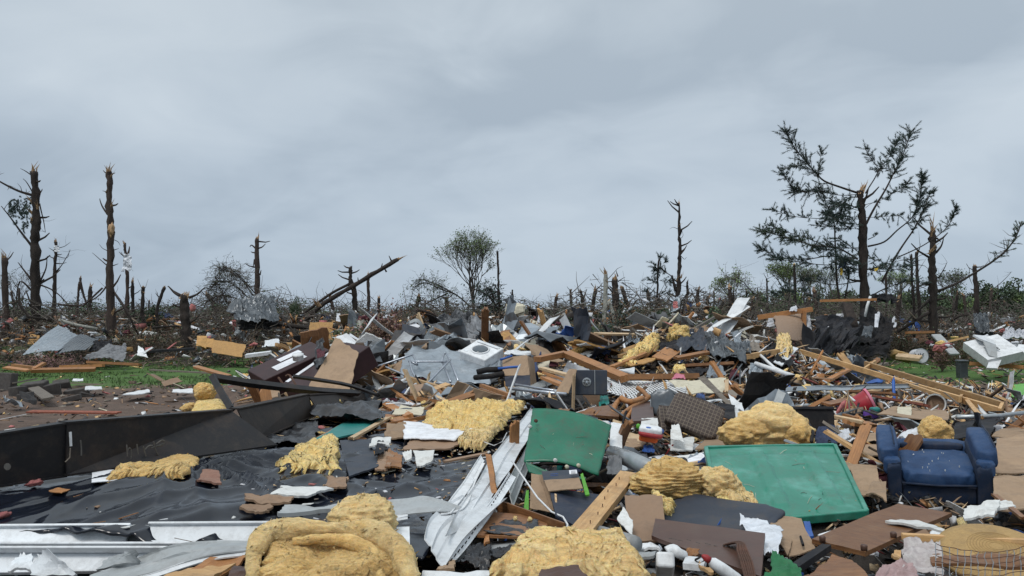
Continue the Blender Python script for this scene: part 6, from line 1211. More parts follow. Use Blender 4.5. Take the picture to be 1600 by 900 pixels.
ch_ = thing('wire_mesh', 'rusty square wire mesh curling up in the bottom right corner', 'wire mesh', P(1540, 895, 3.3)); lm('the wire mesh', 1540, 880)
def meshpt(u, v): return P(1462+155*u, 915-66*v+14*math.sin(u*3.1), 3.08+.32*v)+V((noise.noise(V((u*6, v*6, 1))), noise.noise(V((u*5, v*5, 3))), noise.noise(V((u*7, v*7, 5)))))*.009
mb = MB()
for k in range(15): q = [meshpt(k/14, v/8) for v in range(9)]; v, f = tube(q, .0016, 4, False); mb.add(v, f)
mb.build('upright_wires', 'galv', ch_)['kind'] = 'stuff'
mb = MB()
for k in range(8): q = [meshpt(u/16, k/7) for u in range(17)]; v, f = tube(q, .0016, 4, False); mb.add(v, f)
mb.build('cross_wires', 'rust', ch_)['kind'] = 'stuff'
rag('quilt', 'grey-white patterned quilt bunched under the long yellow rail', 'quilt', 'quilt', [(1412, 905, 3.3), (1478, 908, 3.25), (1472, 848, 3.75), (1408, 850, 3.8)], .09, 50, 44, jag=.06, land='the patterned quilt', fs_=2.0)
rag('blanket', 'speckled pink blanket at the bottom edge left of the quilt', 'blanket', 'rose_cloth', [(1358, 915, 3.15), (1440, 915, 3.1), (1425, 885, 3.4), (1385, 882, 3.45)], .06, 40, 34, jag=.06, fs_=2.0)
Q('board_under', 'yellow board end poking out under the cabinet door', 'board', 'lumber', [(1392, 872, 3.75), (1408, 880, 3.7), (1408, 862, 3.85), (1398, 858, 3.9)], jag=.03)
board('dark_stick', 'thin dark brown slat slanting behind the torn white drywall', 'slat', 'wood_brown', (1602, 812, 4.3), (1552, 772, 5.0), .03, .015)
Q('brown_flat', 'flat brown boards lying in the wire mesh', 'board', 'wood_brown', [(1455, 880, 3.4), (1610, 885, 3.3), (1610, 868, 3.45), (1450, 870, 3.5)], jag=.02)
# bathroom bits
fx = thing('white_fixture', 'white boxy plumbing fixture with round elbow at the bottom right of centre', 'fixture', P(1045, 895, 3.4)); lm('the white plumbing fixture', 1050, 880)
M = frame(P(1040, 884, 3.4), V((.9, -.15, 0)), V((.2, .5, -.3))); mb = MB(); v, f = cbox(-.04, .035, -.10, .09, -.03, .035, .012, 3); mb.add(v, f); mb.build('housing', 'white_paint', fx, M, world=False)
mb = MB(); v, f = tube(smooth_line(pts_px([(1042, 862, 3.5), (1052, 858, 3.5), (1060, 864, 3.48), (1068, 868, 3.5)], 3), 4), .022, 12); mb.add(v, f); mb.build('elbow', 'white_paint', fx, smooth=True)
mb = MB(); v, f = tube([P(1030, 862, 3.5), P(1034, 858, 3.5), P(1030, 852, 3.55)], .004, 6); mb.add(v, f); mb.build('hook', 'chrome', fx)
bt = thing('white_bottle', 'white squeeze bottle with red cap lying on the chocolate brown board', 'bottle', P(1125, 890, 3.3)); lm('the white bottle', 1125, 885)
M = frame(P(1128, 889, 3.3), V((.8, 0, -.55)), V((.3, .8, .3))); Ry = Matrix.Rotation(math.pi/2, 4, 'Y')
mb = MB(); v, f = lathe([(.028, -.11), (.032, -.10), (.034, .0), (.03, .06), (.014, .085), (.013, .10)], 20, M @ Matrix.Scale(.75, 4) @ Ry @ Matrix.Scale(-1, 4, V((0, 0, 1)))); mb.add(v, f); mb.build('body', 'white_paint', bt, smooth=True)
mb = MB(); v, f = lathe([(.02, .082), (.02, .105), (.010, .125), (.006, .13)], 16, M @ Matrix.Scale(.75, 4) @ Ry @ Matrix.Scale(-1, 4, V((0, 0, 1)))); mb.add(v, f); mb.build('cap', 'red', bt, smooth=True)
Q('white_box', 'small white box with dark cord in front of the plumbing fixture', 'box', 'white_paint', [(1067, 885, 3.35), (1100, 888, 3.3), (1104, 876, 3.45), (1072, 873, 3.5)], thick=.025, jag=.0, bend=0)
pole('black_cable', 'coiled black cord on the small white box', 'cord', 'ink', [(1086, 874, 3.4), (1098, 868, 3.45), (1104, 874, 3.4), (1094, 880, 3.35), (1086, 876, 3.35), (1096, 870, 3.4), (1106, 880, 3.35)], .003, 5)
Q('torn_card', 'crumpled orange wrapper left of the white bottle', 'wrapper', 'lumber_orange', [(1070, 872, 3.5), (1092, 872, 3.5), (1094, 862, 3.6), (1074, 864, 3.6)], jag=.1, fold=.02, thick=.003)
Q('torn_card', 'orange wood sliver under the white bottle', 'sliver', 'lumber', [(1090, 882, 3.32), (1112, 902, 3.2), (1116, 898, 3.22), (1092, 878, 3.36)], jag=.06, thick=.012)
Q('grey_flat', 'grey flat scrap of plastic behind the plumbing fixture', 'plastic piece', 'vinyl_grey', [(988, 876, 3.7), (1022, 872, 3.7), (1028, 862, 3.85), (985, 858, 3.9)], jag=.05)
Q('white_tray', 'thin white tray edge behind the grey plastic scrap', 'tray', 'white_paint', [(995, 858, 3.9), (1034, 860, 3.85), (1034, 853, 3.95), (998, 852, 4.0)], jag=.03)
# ================================================================== MIDDLE DISTANCE
# centre: pieces just behind the green panels
pole('metal_flue', 'shiny grey metal flue pipe running from the upright green panel to the insulation heap', 'pipe', 'galv', [(958, 708, 6.4), (985, 718, 6.0), (1020, 735, 5.4)], .06, 16, land='the metal flue pipe')
rag('striped_rag', 'black and white striped rag behind the upright green panel', 'cloth', 'grey_cloth', [(945, 748, 5.6), (975, 752, 5.6), (972, 718, 6.1), (948, 716, 6.1)], .05, lift=.06)
for lb, mt, cs, kw in (
 ('white torn board with a hole left of the faded green lid', 'drywall', [(1038, 738), (1104, 742), (1104, 706), (1042, 718)], {}),
 ('square white board fragment above the metal flue pipe', 'drywall', [(1046, 705), (1082, 705), (1086, 683), (1048, 686)], {}),
 ('white strip of board slanting behind the faded green lid', 'white_paint', [(1010, 716), (1040, 722), (1135, 686), (1128, 682)], {}),
 ('broad tan cardboard sheet behind the faded green lid', 'cardboard', [(1085, 702), (1250, 700), (1240, 678), (1110, 675)], dict(land='the broad cardboard sheet')),
 ('long white board edge on top of the faded green lid', 'white_paint', [(1150, 698), (1256, 697), (1252, 689), (1190, 691)], {}),
 ('brown cardboard scrap left of the square white board', 'cardboard', [(975, 700), (1010, 698), (1008, 684), (978, 686)], {}),
 ('tan wood panel lying behind the toy bus', 'lumber_pale', [(975, 690), (1000, 694), (1000, 678), (975, 676)], {})):
    Q('board_fragment', lb, 'board', mt, cs, lift=.10, **kw)
# toy
ty = thing('toy_bus', 'rounded red and white plastic toy with orange base near the plaid cushion', 'toy', P(1017, 685, 7.2)); lm('the red and white toy', 1015, 675)
M = Matrix.Translation(P(1016, 677, 7.3)) @ Euler((R(8), R(8), R(-12))).to_matrix().to_4x4()
for nm, mt, c, s_, e in (('body', 'white_paint', (0, 0, .03), (.105, .07, .035), .5), ('bumper', 'red', (.005, -.02, .0), (.11, .07, .022), .5), ('base', 'orange', (-.01, 0, -.045), (.085, .06, .03), .4), ('green_knob', 'lime', (-.115, 0, .045), (.02, .02, .025), .9), ('blue_knob', 'blue', (.10, 0, .035), (.02, .02, .02), .9), ('print', 'blue', (-.02, -.04, .055), (.03, .02, .012), .8)):
    mb = MB(); v, f = pillow_vf(c, s_, e, 24, 14, .0); mb.add(v, f); mb.build(nm, mt, ty, M, True, world=False)
Q('tan_board', 'tan hardboard standing behind the toy', 'board', 'drywall', [(1000, 668, 7.6), (1030, 672, 7.6), (1028, 655, 8), (1002, 655, 8)], jag=.04)
# plaid cushion
pc = thing('sofa_cushion', 'brown plaid sofa cushion standing on edge in the debris', 'cushion', P(1080, 680, 8.2)); lm('the plaid sofa cushion', 1080, 650)
M = frame(P(1085, 652, 8.3), V((.9, -.3, -.35)), V((.3, .45, .75))); mb = MB(); v, f = pillow_vf((0, 0, 0), (.27, .19, .07), .28, 50, 30, .004, 3); mb.add(v, f); mb.build('cover', 'sofa_plaid', pc, M, True, world=False)
mb = MB(); v, f = tube([V((-.26, .185, .05)), V((0, .19, .055)), V((.26, .185, .05))], .008, 6); mb.add(v, f); mb.build('piping', 'brown_cloth', pc, M, world=False)
pc2 = thing('sofa_cushion', 'darker flat plaid cushion left of the standing one', 'cushion', P(1045, 670, 8.2)); M = frame(P(1046, 658, 8.5), V((.9, .1, -.1)), V((0, .5, .6))); mb = MB(); v, f = pillow_vf((0, 0, 0), (.12, .16, .06), .3, 40, 24, .004, 5); mb.add(v, f); mb.build('cover', 'sofa_plaid', pc2, M, True, world=False)
mb = MB(); v, f = tube([V((-.11, .15, .045)), V((.11, .15, .045))], .008, 6); mb.add(v, f); mb.build('piping', 'brown_cloth', pc2, M, world=False)
Q('orange_board', 'orange wood board at the right side of the plaid cushion', 'board', 'lumber_orange', [(1114, 675, 8.2), (1124, 676, 8.2), (1126, 650, 8.6), (1116, 648, 8.6)], thick=.03, jag=.02)
# lattice
lt = thing('white_lattice', 'torn white plastic lattice sheet draped in the debris right of the speaker', 'lattice', P(1010, 620, 10.5)); lm('the white lattice', 1000, 605)
def lat(u, v): return P(948+122*u+6*math.sin(v*3), 594+30*v*(.35+.65*abs(math.sin(u*2.3+.4)))+6*u, 12.2-1.6*v+.25*math.sin(u*5))
mb = MB()
for k in range(-8, 26):
    for sgn in (1, -1):
        a = []
        for i in range(9):
            v_ = i/8; u = (k/20)+sgn*v_*.35+(0 if sgn > 0 else .35)
            if 0 <= u <= 1: a.append(lat(u, v_)+V((0, -.006*sgn, .006*sgn)))
        if len(a) > 1:
            for i in range(len(a)-1): v, f = tube([a[i], a[i+1]], .011, 4, False); mb.add(v, f)
mb.build('lattice_strips', 'white_paint', lt)['kind'] = 'stuff'
mb = MB(); v, f = tube([lat(i/10, 0) for i in range(11)], .018, 6); mb.add(v, f); mb.build('edge_rail', 'white_paint', lt)
# broken wooden chair
wc = thing('broken_chair', 'broken reddish wooden chair frame left of the grey seat pad', 'chair', P(985, 650, 9.5)); lm('the broken wooden chair', 985, 640)
for nm, pts, r in (('back_leg', [(956, 652, 9.2), (962, 632, 9.4), (976, 618, 9.8)], .032), ('front_leg', [(970, 650, 9.1), (985, 638, 9.3), (1016, 620, 9.8)], .03), ('arm', [(970, 622, 9.5), (985, 628, 9.4), (1004, 622, 9.6)], .035), ('stretcher', [(975, 660, 9.0), (985, 645, 9.2), (988, 638, 9.3)], .025), ('rail', [(996, 606, 10), (1005, 612, 9.9), (1014, 622, 9.7)], .03)):
    mb = MB(); v, f = tube(smooth_line(pts_px(pts, 9), 4), r, 7); mb.add(v, f); mb.build(nm, 'lumber_orange', wc, smooth=True)
Q('chair_seat', None, None, 'wood_brown', [(905, 652, 9.2), (968, 652, 9.0), (965, 632, 9.8), (918, 640, 9.8)], parent=wc, jag=.02, thick=.03)
Q('cabinet_piece', 'dark brown cabinet side behind the broken chair', 'cabinet', 'wood_choc', [(985, 660, 9.2), (1022, 658, 9.2), (1020, 628, 9.8), (988, 630, 9.8)], jag=.02, thick=.03)
sp2 = thing('seat_pad', 'grey rounded seat pad standing upright left of the plaid cushion', 'seat', P(1035, 650, 8.9)); M = frame(P(1036, 630, 9.1), V((1, -.2, .2)), V((.1, .25, .9))); mb = MB(); v, f = pillow_vf((0, 0, 0), (.135, .155, .03), .6, 40, 24, .004, 3); mb.add(v, f); mb.build('pad', 'metal_grey', sp2, M, True, world=False); lm('the grey seat pad', 1036, 630)
mb = MB(); v, f = tube([M @ V((.135*math.cos(a/24*6.28), .155*math.sin(a/24*6.28), 0)) for a in range(25)], .010, 6, False); mb.add(v, f); mb.build('rim', 'galv', sp2)
# speaker / dial panel
sk = thing('speaker_cabinet', 'dark slate cabinet side with a round grey speaker grille', 'cabinet', P(920, 618, 11)); lm('the speaker', 917, 597)
M = frame(P(920, 597, 11.3), V((1, -.05, 0)), V((0, .1, 1))); mb = MB(); v, f = cbox(-.24, .26, -.18, .17, -.2, 0, .01); mb.add(v, f); mb.build('case', 'slate_blue', sk, M, world=False)
for r, z, m_ in ((.062, .008, 'galv'), (.045, .012, 'grey_cloth'), (.016, .016, 'chrome')): mb = MB(); v, f = lathe([(r, 0), (r, z), (r*.7, z+.004)], 20, M @ Matrix.Translation((-.03, 0, 0))); mb.add(v, f); mb.build('grille_ring', m_, sk)
for a in range(6): c, s_ = math.cos(a*1.047), math.sin(a*1.047); mb = MB(); v, f = tube([M @ V((-.03+.015*c, .015*s_, .02)), M @ V((-.03+.058*c, .058*s_, .02))], .004, 4); mb.add(v, f); mb.build('grille_spoke', 'galv', sk)
mb = MB(); v, f = tube([M @ V((.085, -.17, .005)), M @ V((.085, .17, .005))], .005, 4); mb.add(v, f); mb.build('seam_trim', 'vinyl_grey', sk)
Q('tan_leaf', 'tan cardboard leaf leaning on the speaker cabinet', 'cardboard', 'cardboard', [(868, 613, 11), (888, 615, 10.9), (902, 578, 11.2), (890, 576, 11.4)], jag=.02)
Q('grey_sheet', 'grey sheet between the tan cardboard leaf and the speaker cabinet', 'metal sheet', 'metal_grey', [(884, 615, 11.1), (897, 615, 11.1), (896, 592, 11.3), (890, 590, 11.4)], jag=.02)
# box with navy base
nvb = thing('open_carton', 'tan carton with dark navy lower band right of the washing machine', 'box', P(808, 603, 12.5)); lm('the tan carton with navy band', 808, 580)
Q('tan_face', None, None, 'cardboard', [(786, 588, 12.6), (828, 586, 12.5), (824, 556, 12.9), (785, 558, 13)], parent=nvb, jag=.01)
Q('navy_band', None, None, 'navy', [(790, 604, 12.4), (829, 602, 12.3), (828, 586, 12.48), (788, 588, 12.55)], parent=nvb, jag=.01)
Q('side_face', None, None, 'cardboard', [(829, 602, 12.35), (838, 598, 13.2), (834, 560, 13.4), (825, 556, 12.95)], parent=nvb, jag=.01)
# blue clamp poles
for lb, pts in (('blue-gloved handle above the tan carton', [(782, 562, 12.8), (800, 556, 12.9)]), ('blue-tipped stick beside the tan carton', [(778, 576, 12.4), (795, 574, 12.4), (812, 573, 12.4)])): pole('blue_stick', lb, 'handle', 'blue', pts, .02, 8)
# washing machine
wmn = thing('washing_machine', 'white front-loading washing machine lying on its back on grey tarps', 'washing machine', P(755, 568, 15.6)); lm('the washing machine', 750, 548)
a, b, c = P(717.5, 548, 14.3), P(758, 563, 14.0), P(742, 527.5, 14.75); M = frame(a, b-a, c-a); wl = (b-a).length*1.0; hl = (c-a).length*.98
mb = MB(); v, f = cbox(0, wl, 0, hl, -.56, 0, .02, 2); mb.add(v, f); mb.build('cabinet', 'white_paint', wmn, M, world=False)
mb = MB(); v, f = lathe([(.165, 0), (.17, .012), (.15, .022), (.145, .012)], 32, M @ Matrix.Translation((wl*.48, hl*.46, 0))); mb.add(v, f); mb.build('door_ring', 'white_paint', wmn, smooth=True)
mb = MB(); v, f = lathe([(.148, .01), (.12, .026), (.05, .034), (0.001, .035)], 32, M @ Matrix.Translation((wl*.48, hl*.46, 0))); mb.add(v, f); mb.build('door_glass', 'glass_dark', wmn, smooth=True)
mb = MB(); v, f = cbox(.05, wl-.05, hl*.83, hl*.95, -.005, .008, .003); mb.add(v, f); mb.build('control_panel', 'vinyl_white', wmn, M, world=False)
mb = MB(); v, f = tube([M @ V((.06, hl*.81, .002)), M @ V((wl-.06, hl*.81, .002))], .004, 4); mb.add(v, f); mb.build('panel_seam', 'metal_grey', wmn)
mb = MB(); v, f = cbox(.05, .13, .06, .10, 0, .006, .002); mb.add(v, f); mb.build('filter_cover', 'vinyl_white', wmn, M, world=False)
# grey tarps and metal sheets in the middle
TG = 'crushed grey sheets in the middle wreckage'
def C(lb, mt, cs, amp=.12, **k): return crumple('crushed_sheet', lb, 'sheet metal', mt, cs, amp, group=TG, **k)
rag('grey_tarp', 'pale grey-blue tarp spread below the washing machine', 'tarp', 'metal_light', [(612, 598, 13.5), (770, 600, 13.3), (760, 562, 15.3), (640, 545, 15.8)], .14, 44, 34, lift=.2, jag=.05, land='the pale grey tarp')
rag('grey_tarp', 'pale grey-blue tarp wrapped over the right side of the washing machine', 'tarp', 'metal_light', [(755, 598, 13.6), (785, 590, 13.8), (785, 545, 15.0), (760, 560, 14.9)], .12, 30, 30, lift=.15)
C('dark grey crushed heap of roofing highest behind the washing machine', 'grey_cloth', [(652, 530, 19.5), (770, 535, 19), (735, 484, 20), (690, 488, 20)], .35, n=7, m=6, land='the dark grey crushed roofing heap', jag=.12)
C('dark crushed sheet at the left of the roofing heap', 'metal_grey', [(655, 542, 18.5), (700, 545, 18.3), (705, 505, 19.3), (668, 512, 19.3)], .2, n=5, m=4)
C('pale folded sheet directly behind the washing machine', 'metal_light', [(665, 543, 17.5), (718, 546, 17.3), (715, 520, 18), (690, 525, 18)], .1, n=4, m=3)
C('lower grey folded sheet left of the washing machine', 'metal_grey', [(655, 552, 16.8), (715, 552, 16.6), (708, 538, 17.2), (668, 540, 17.3)], .1, n=4, m=3)
C('left part of the grey roofing heap sloping to the shrub', 'grey_cloth', [(720, 545, 18.6), (775, 550, 18.4), (765, 500, 19.6), (738, 495, 19.8)], .25, n=5, m=4)
strip_px('curved_strip', 'vinyl_grey', [(640, 502, 19), (650, 498, 19), (658, 503, 19), (663, 514, 19)], [(640, 506, 18.8), (650, 503, 18.8), (656, 510, 18.8), (657, 518, 18.8)], None, label='curved grey plastic strip sticking up over the dry shrub', cat='plastic strip')
cmt = thing('crushed_roof_metal', 'big crushed blue-grey metal mass at the foot of a snapped trunk by the fallen treetop', 'sheet metal', P(400, 505, 37)); lm('the crushed metal', 400, 480)
crumple('metal_fold', None, None, 'metal_grey', [(366, 502, 36), (408, 505, 35.6), (412, 458, 37), (358, 472, 37)], .4, 5, 4, .02, parent=cmt, jag=.1)
crumple('metal_fold', None, None, 'metal_grey', [(398, 502, 35.8), (440, 504, 36), (430, 462, 37), (402, 457, 37)], .4, 4, 4, .02, parent=cmt, jag=.12)
crumple('metal_fold', None, None, 'metal_grey', [(352, 490, 36.4), (380, 492, 36), (378, 464, 37), (362, 470, 37)], .2, 3, 3, .02, parent=cmt, jag=.12)
crumple('void_shade', None, None, 'ink', [(370, 516, 36.5), (438, 514, 36.5), (436, 498, 37), (372, 498, 37)], .15, 6, 4, .02, parent=cmt, jag=.1)  # black sheet paints in the shade of the void beneath the metal
mrf = thing('metal_roof_sheet', 'pale sloping corrugated metal roof sheet lying on the left', 'roof sheet', P(90, 552, 33)); lm('the sloping metal roof sheet', 90, 530)
def cor(u, v, p): return .05*abs(((u*9) % 1)-.5)+.12*math.sin(v*2.5+u*2)
for cs, mt in (([(35, 556, 32.5), (92, 553, 32.5), (130, 524, 35), (93, 510, 35.5)], 'metal_light'), ([(86, 555, 32.4), (135, 552, 32.5), (155, 527, 34.5), (128, 524, 34.9)], 'metal_grey')):
    vs, fs, M = patch([P(*t) for t in cs], 45, 8, .03, cor, .03, 5, 3); mb = MB(); mb.add(vs, fs); mb.build('sheet_panel', mt, mrf, M)
C('grey torn cloth-like sheet right of the sloping roof sheet', 'grey_cloth', [(125, 562, 32), (200, 565, 31.5), (198, 535, 33), (165, 538, 33)], .35, n=5, m=4, thick=.02)
C('dark sheet wedged between the sloping roof sheet and torn cloth', 'tar_paper', [(135, 552, 33), (170, 550, 33), (178, 530, 34), (145, 532, 34)], .2)
# middle mound: tar sheets
C('large dark rolled roofing felt sheet crowning the middle mound', 'slate_blue', [(1040, 548, 16.2), (1110, 545, 16.2), (1100, 516, 17), (1075, 512, 17.2)], .3, n=5, m=4, land='the rolled roofing felt')
C('blue-grey folded metal flowing down the middle mound', 'metal_grey', [(1110, 560, 15.2), (1172, 565, 15), (1130, 520, 16.6), (1098, 515, 16.8)], .25, n=5, m=5)
C('crumpled dark olive-grey sheet right of the folded metal', 'metal_grey', [(1130, 562, 15.4), (1178, 556, 15.4), (1172, 535, 16), (1128, 532, 16.2)], .12)
C('dark hanging roofing strip on the left side of the mound', 'tar_paper', [(1028, 546, 15.9), (1060, 548, 15.9), (1068, 530, 16.5), (1030, 535, 16.5)], .1)
C('black tar paper lying at the foot of the mound', 'tar_paper', [(1050, 585, 14), (1100, 588, 13.8), (1110, 575, 14.5), (1060, 572, 14.6)], .1)
C('grey-white bent panel sticking up right of the roofing felt', 'metal_light', [(1148, 538, 16.8), (1160, 538, 16.8), (1158, 515, 17.2), (1140, 518, 17.2)], .06, n=4, m=4)
C('brown-grey triangular sheet standing on the right of the mound', 'wood_grey', [(1165, 550, 16), (1192, 548, 16), (1178, 524, 16.5), (1172, 524, 16.5)], .04, n=4, m=4)
C('black roofing felt sheet behind the white tipped panel', 'tar_paper', [(1175, 560, 15.8), (1245, 575, 15.5), (1232, 540, 16.8), (1200, 534, 17)], .1)
Q('white_board', 'white tipped panel leaning on black felt right of the mound', 'panel', 'vinyl_white', [(1208, 566, 15.2), (1222, 572, 15), (1248, 545, 15.9), (1238, 542, 16)], thick=.02, jag=.02, land='the white tipped panel')
C('grey crumpled sheet half in the dark brush behind the mound', 'metal_light', [(968, 542, 22), (1000, 535, 22), (1004, 510, 22.8), (985, 518, 22.8)], .12, n=6, m=5)
C('pale grey sheet folded over at the foot of the mound', 'metal_light', [(1102, 590, 13.2), (1136, 588, 13.2), (1130, 572, 13.7), (1108, 572, 13.7)], .06, n=5, m=4)
C('twisted black-and-white sheet metal left of the white tipped panel', 'metal_light', [(1168, 585, 14), (1195, 588, 13.9), (1192, 568, 14.4), (1172, 566, 14.5)], .1, n=6, m=5)
C('grey torn sheet near the right-hand brush', 'metal_grey', [(1525, 520, 33), (1548, 522, 33), (1545, 487, 34), (1518, 488, 34)], .35, thick=.02)
C('white tarp bundle behind the refrigerator at the right edge', 'white_cloth', [(1560, 530, 31), (1610, 532, 31), (1600, 514, 32), (1572, 515, 32)], .25, thick=.02)
# lumber in the middle
LB = [
 ('orange beam rising over the tan carton', 'lumber_orange', (838, 562, 13.5), (886, 552, 14), .15, .09), ('long orange beam sloping down right from the carton', 'lumber_orange', (886, 553, 13.9), (978, 592, 11.8), .14, .10),
 ('flat orange beam end right of the long sloping beam', 'lumber_orange', (975, 590, 12), (1090, 588, 12.3), .14, .08), ('weathered board beside the long sloping beam', 'wood_grey', (930, 572, 13), (990, 592, 12), .12, .03),
 ('pale board pointing at the middle mound', 'lumber', (968, 557, 15.5), (1006, 543, 16.5), .12, .06), ('orange board on the left slope of the mound', 'lumber_orange', (955, 574, 14), (1010, 552, 16), .10, .05),
 ('short stacked orange board near the dark brush', 'lumber', (970, 550, 17), (1008, 536, 18), .2, .08), ('tan stud behind the mound crest', 'wood_grey', (1078, 518, 18), (1118, 495, 19), .06, .05),
 ('orange stud lying below the roofing felt', 'lumber_orange', (1055, 560, 15), (1108, 550, 15.5), .12, .05), ('broad curved brown shingle-like board on the mound', 'lumber_orange', (1030, 562, 14.8), (1052, 546, 15.2), .3, .03),
 ('bright orange stud on the right of the mound', 'lumber', (1162, 558, 15), (1216, 549, 15.3), .11, .09), ('dark broken beam at the foot of the mound', 'wood_brown', (1068, 572, 14.3), (1144, 568, 14.3), .16, .05),
 ('tan stud crossing below the pale grey tarp', 'lumber', (634, 590, 13.2), (735, 622, 10.5), .09, .07), ('long tan stud left of the metal chair frame', 'lumber', (580, 556, 18), (605, 583, 14.5), .07, .05),
 ('yellowish stud crossing the tan stud', 'lumber', (648, 622, 10.2), (700, 602, 12), .09, .07), ('orange stud behind the ribbed insulation', 'lumber_orange', (620, 617, 10.6), (692, 630, 9.8), .09, .05),
 ('double tan stud end right of the grey tarp', 'lumber_orange', (752, 602, 12), (796, 618, 10.6), .06, .05), ('thin tan stud under the double stud', 'lumber_orange', (748, 608, 11.4), (790, 622, 10.2), .05, .04),
 ('orange plank left of the ribbed insulation sheet', 'lumber_orange', (602, 632, 9.9), (640, 652, 8.5), .09, .05), ('orange plank under the left of the ribbed insulation', 'lumber_orange', (605, 664, 8), (664, 652, 8.6), .16, .04),
 ('stacked tan plank left of the speaker', 'lumber_pale', (845, 575, 13), (908, 592, 12), .10, .04), ('orange plank below the stacked tan plank', 'lumber_orange', (850, 590, 12.3), (893, 608, 11.5), .14, .04), ('dark gap plank between stacked planks', 'lumber_orange', (848, 582, 12.6), (900, 600, 11.8), .07, .04),
 ('long thin orange plank running left above the lawn', 'lumber_orange', (8, 574, 29), (45, 579, 28), .2, .06), ('long orange board nearest the lawn', 'lumber_orange', (48, 579, 29), (150, 577, 29), .22, .12), ('orange board above the one nearest the lawn', 'lumber_orange', (94, 573, 30), (162, 571, 30), .22, .10), ('long orange board pointing right above the lawn', 'lumber_orange', (136, 566, 31), (220, 570, 30.5), .2, .10), ('short orange board tilted on the lawn pile', 'lumber_orange', (52, 577, 28.5), (70, 567, 29), .2, .08), ('orange board sinking into the left hedge', 'lumber_orange', (20, 570, 30), (60, 575, 29), .14, .08),
 ('long reddish board lying on the bare soil', 'brick_red', (45, 643, 15.5), (188, 645, 15.2), .16, .03), ('pale board beside the dark blocks on the left', 'wood_grey', (18, 599, 24), (56, 592, 25), .12, .04), ('grey board leaning on the dark blocks', 'wood_grey', (52, 606, 22), (76, 623, 19), .25, .05),
 ('orange board near the black beam tip', 'lumber_orange', (305, 573, 24), (358, 588, 22), .16, .06), ('long weathered board behind the lawn', 'wood_grey', (235, 578, 30), (330, 583, 28), .12, .05),
 ('dark roof rafter in the left debris', 'tar_paper', (235, 549, 33), (305, 545, 33), .2, .1), ('white beam left of the maroon dresser', 'vinyl_white', (384, 556, 25), (424, 551, 25), .18, .1), ('thin orange slat crossing the right-hand truss', 'lumber', (1500, 612, 13.6), (1533, 653, 10.2), .05, .04),
 ('orange board behind the purple cloth', 'lumber_orange', (1290, 596, 14), (1330, 575, 16), .14, .04), ('short red-brown plank left of the bucket', 'brick_red', (1368, 620, 12.5), (1450, 634, 11.5), .12, .03), ('brown plank under the blue-white gutter', 'wood_brown', (1330, 612, 13), (1400, 616, 12.8), .2, .03),
 ('dark plank lying behind the red pot', 'wood_brown', (1290, 632, 11), (1340, 622, 12), .12, .03), ('tan plank at the foot of the refrigerator', 'lumber_orange', (1515, 568, 27), (1600, 574, 26), .25, .12), ('tan plank left of the painted drum', 'lumber_pale', (1400, 556, 29), (1440, 560, 28.5), .5, .1), ('orange plank poking left of the wall fragment', 'lumber_orange', (1415, 520, 33), (1460, 519, 33), .2, .1),
 ('pale diagonal siding board right of the black wreck', 'vinyl_grey', (1462, 523, 31), (1492, 554, 29.5), .35, .06), ('thin orange pole sagging across the right brush', 'lumber', (1480, 534, 31), (1514, 526, 31), .08, .08), ('dark timber propping up the black roofing wreck', 'bark', (1322, 475, 31), (1348, 560, 29), .35, .2),
 ('tan board edge under the cardboard right of the red pot', 'lumber_pale', (1310, 676, 8.8), (1420, 672, 9), .05, .03), ('pale board left of the red pot', 'lumber_pale', (1300, 650, 10), (1350, 660, 9.4), .05, .03), ('orange angled wood block below the purple jug', 'lumber_orange', (1325, 660, 9.4), (1366, 664, 9.0), .12, .04), ('orange sliver left of the angled wood block', 'lumber_orange', (1318, 648, 10), (1342, 655, 9.6), .05, .03)]
for lb, mt, a, b, w_, t_ in LB: board('timber_board' if mt in ('lumber', 'lumber_orange', 'lumber_pale', 'wood_brown', 'wood_grey', 'bark') else 'long_strip', lb, 'board', mt, a, b, w_, t_, lift=.1, jag=.04, roll=random.uniform(-.3, .3), group='loose boards lying in the wreckage')
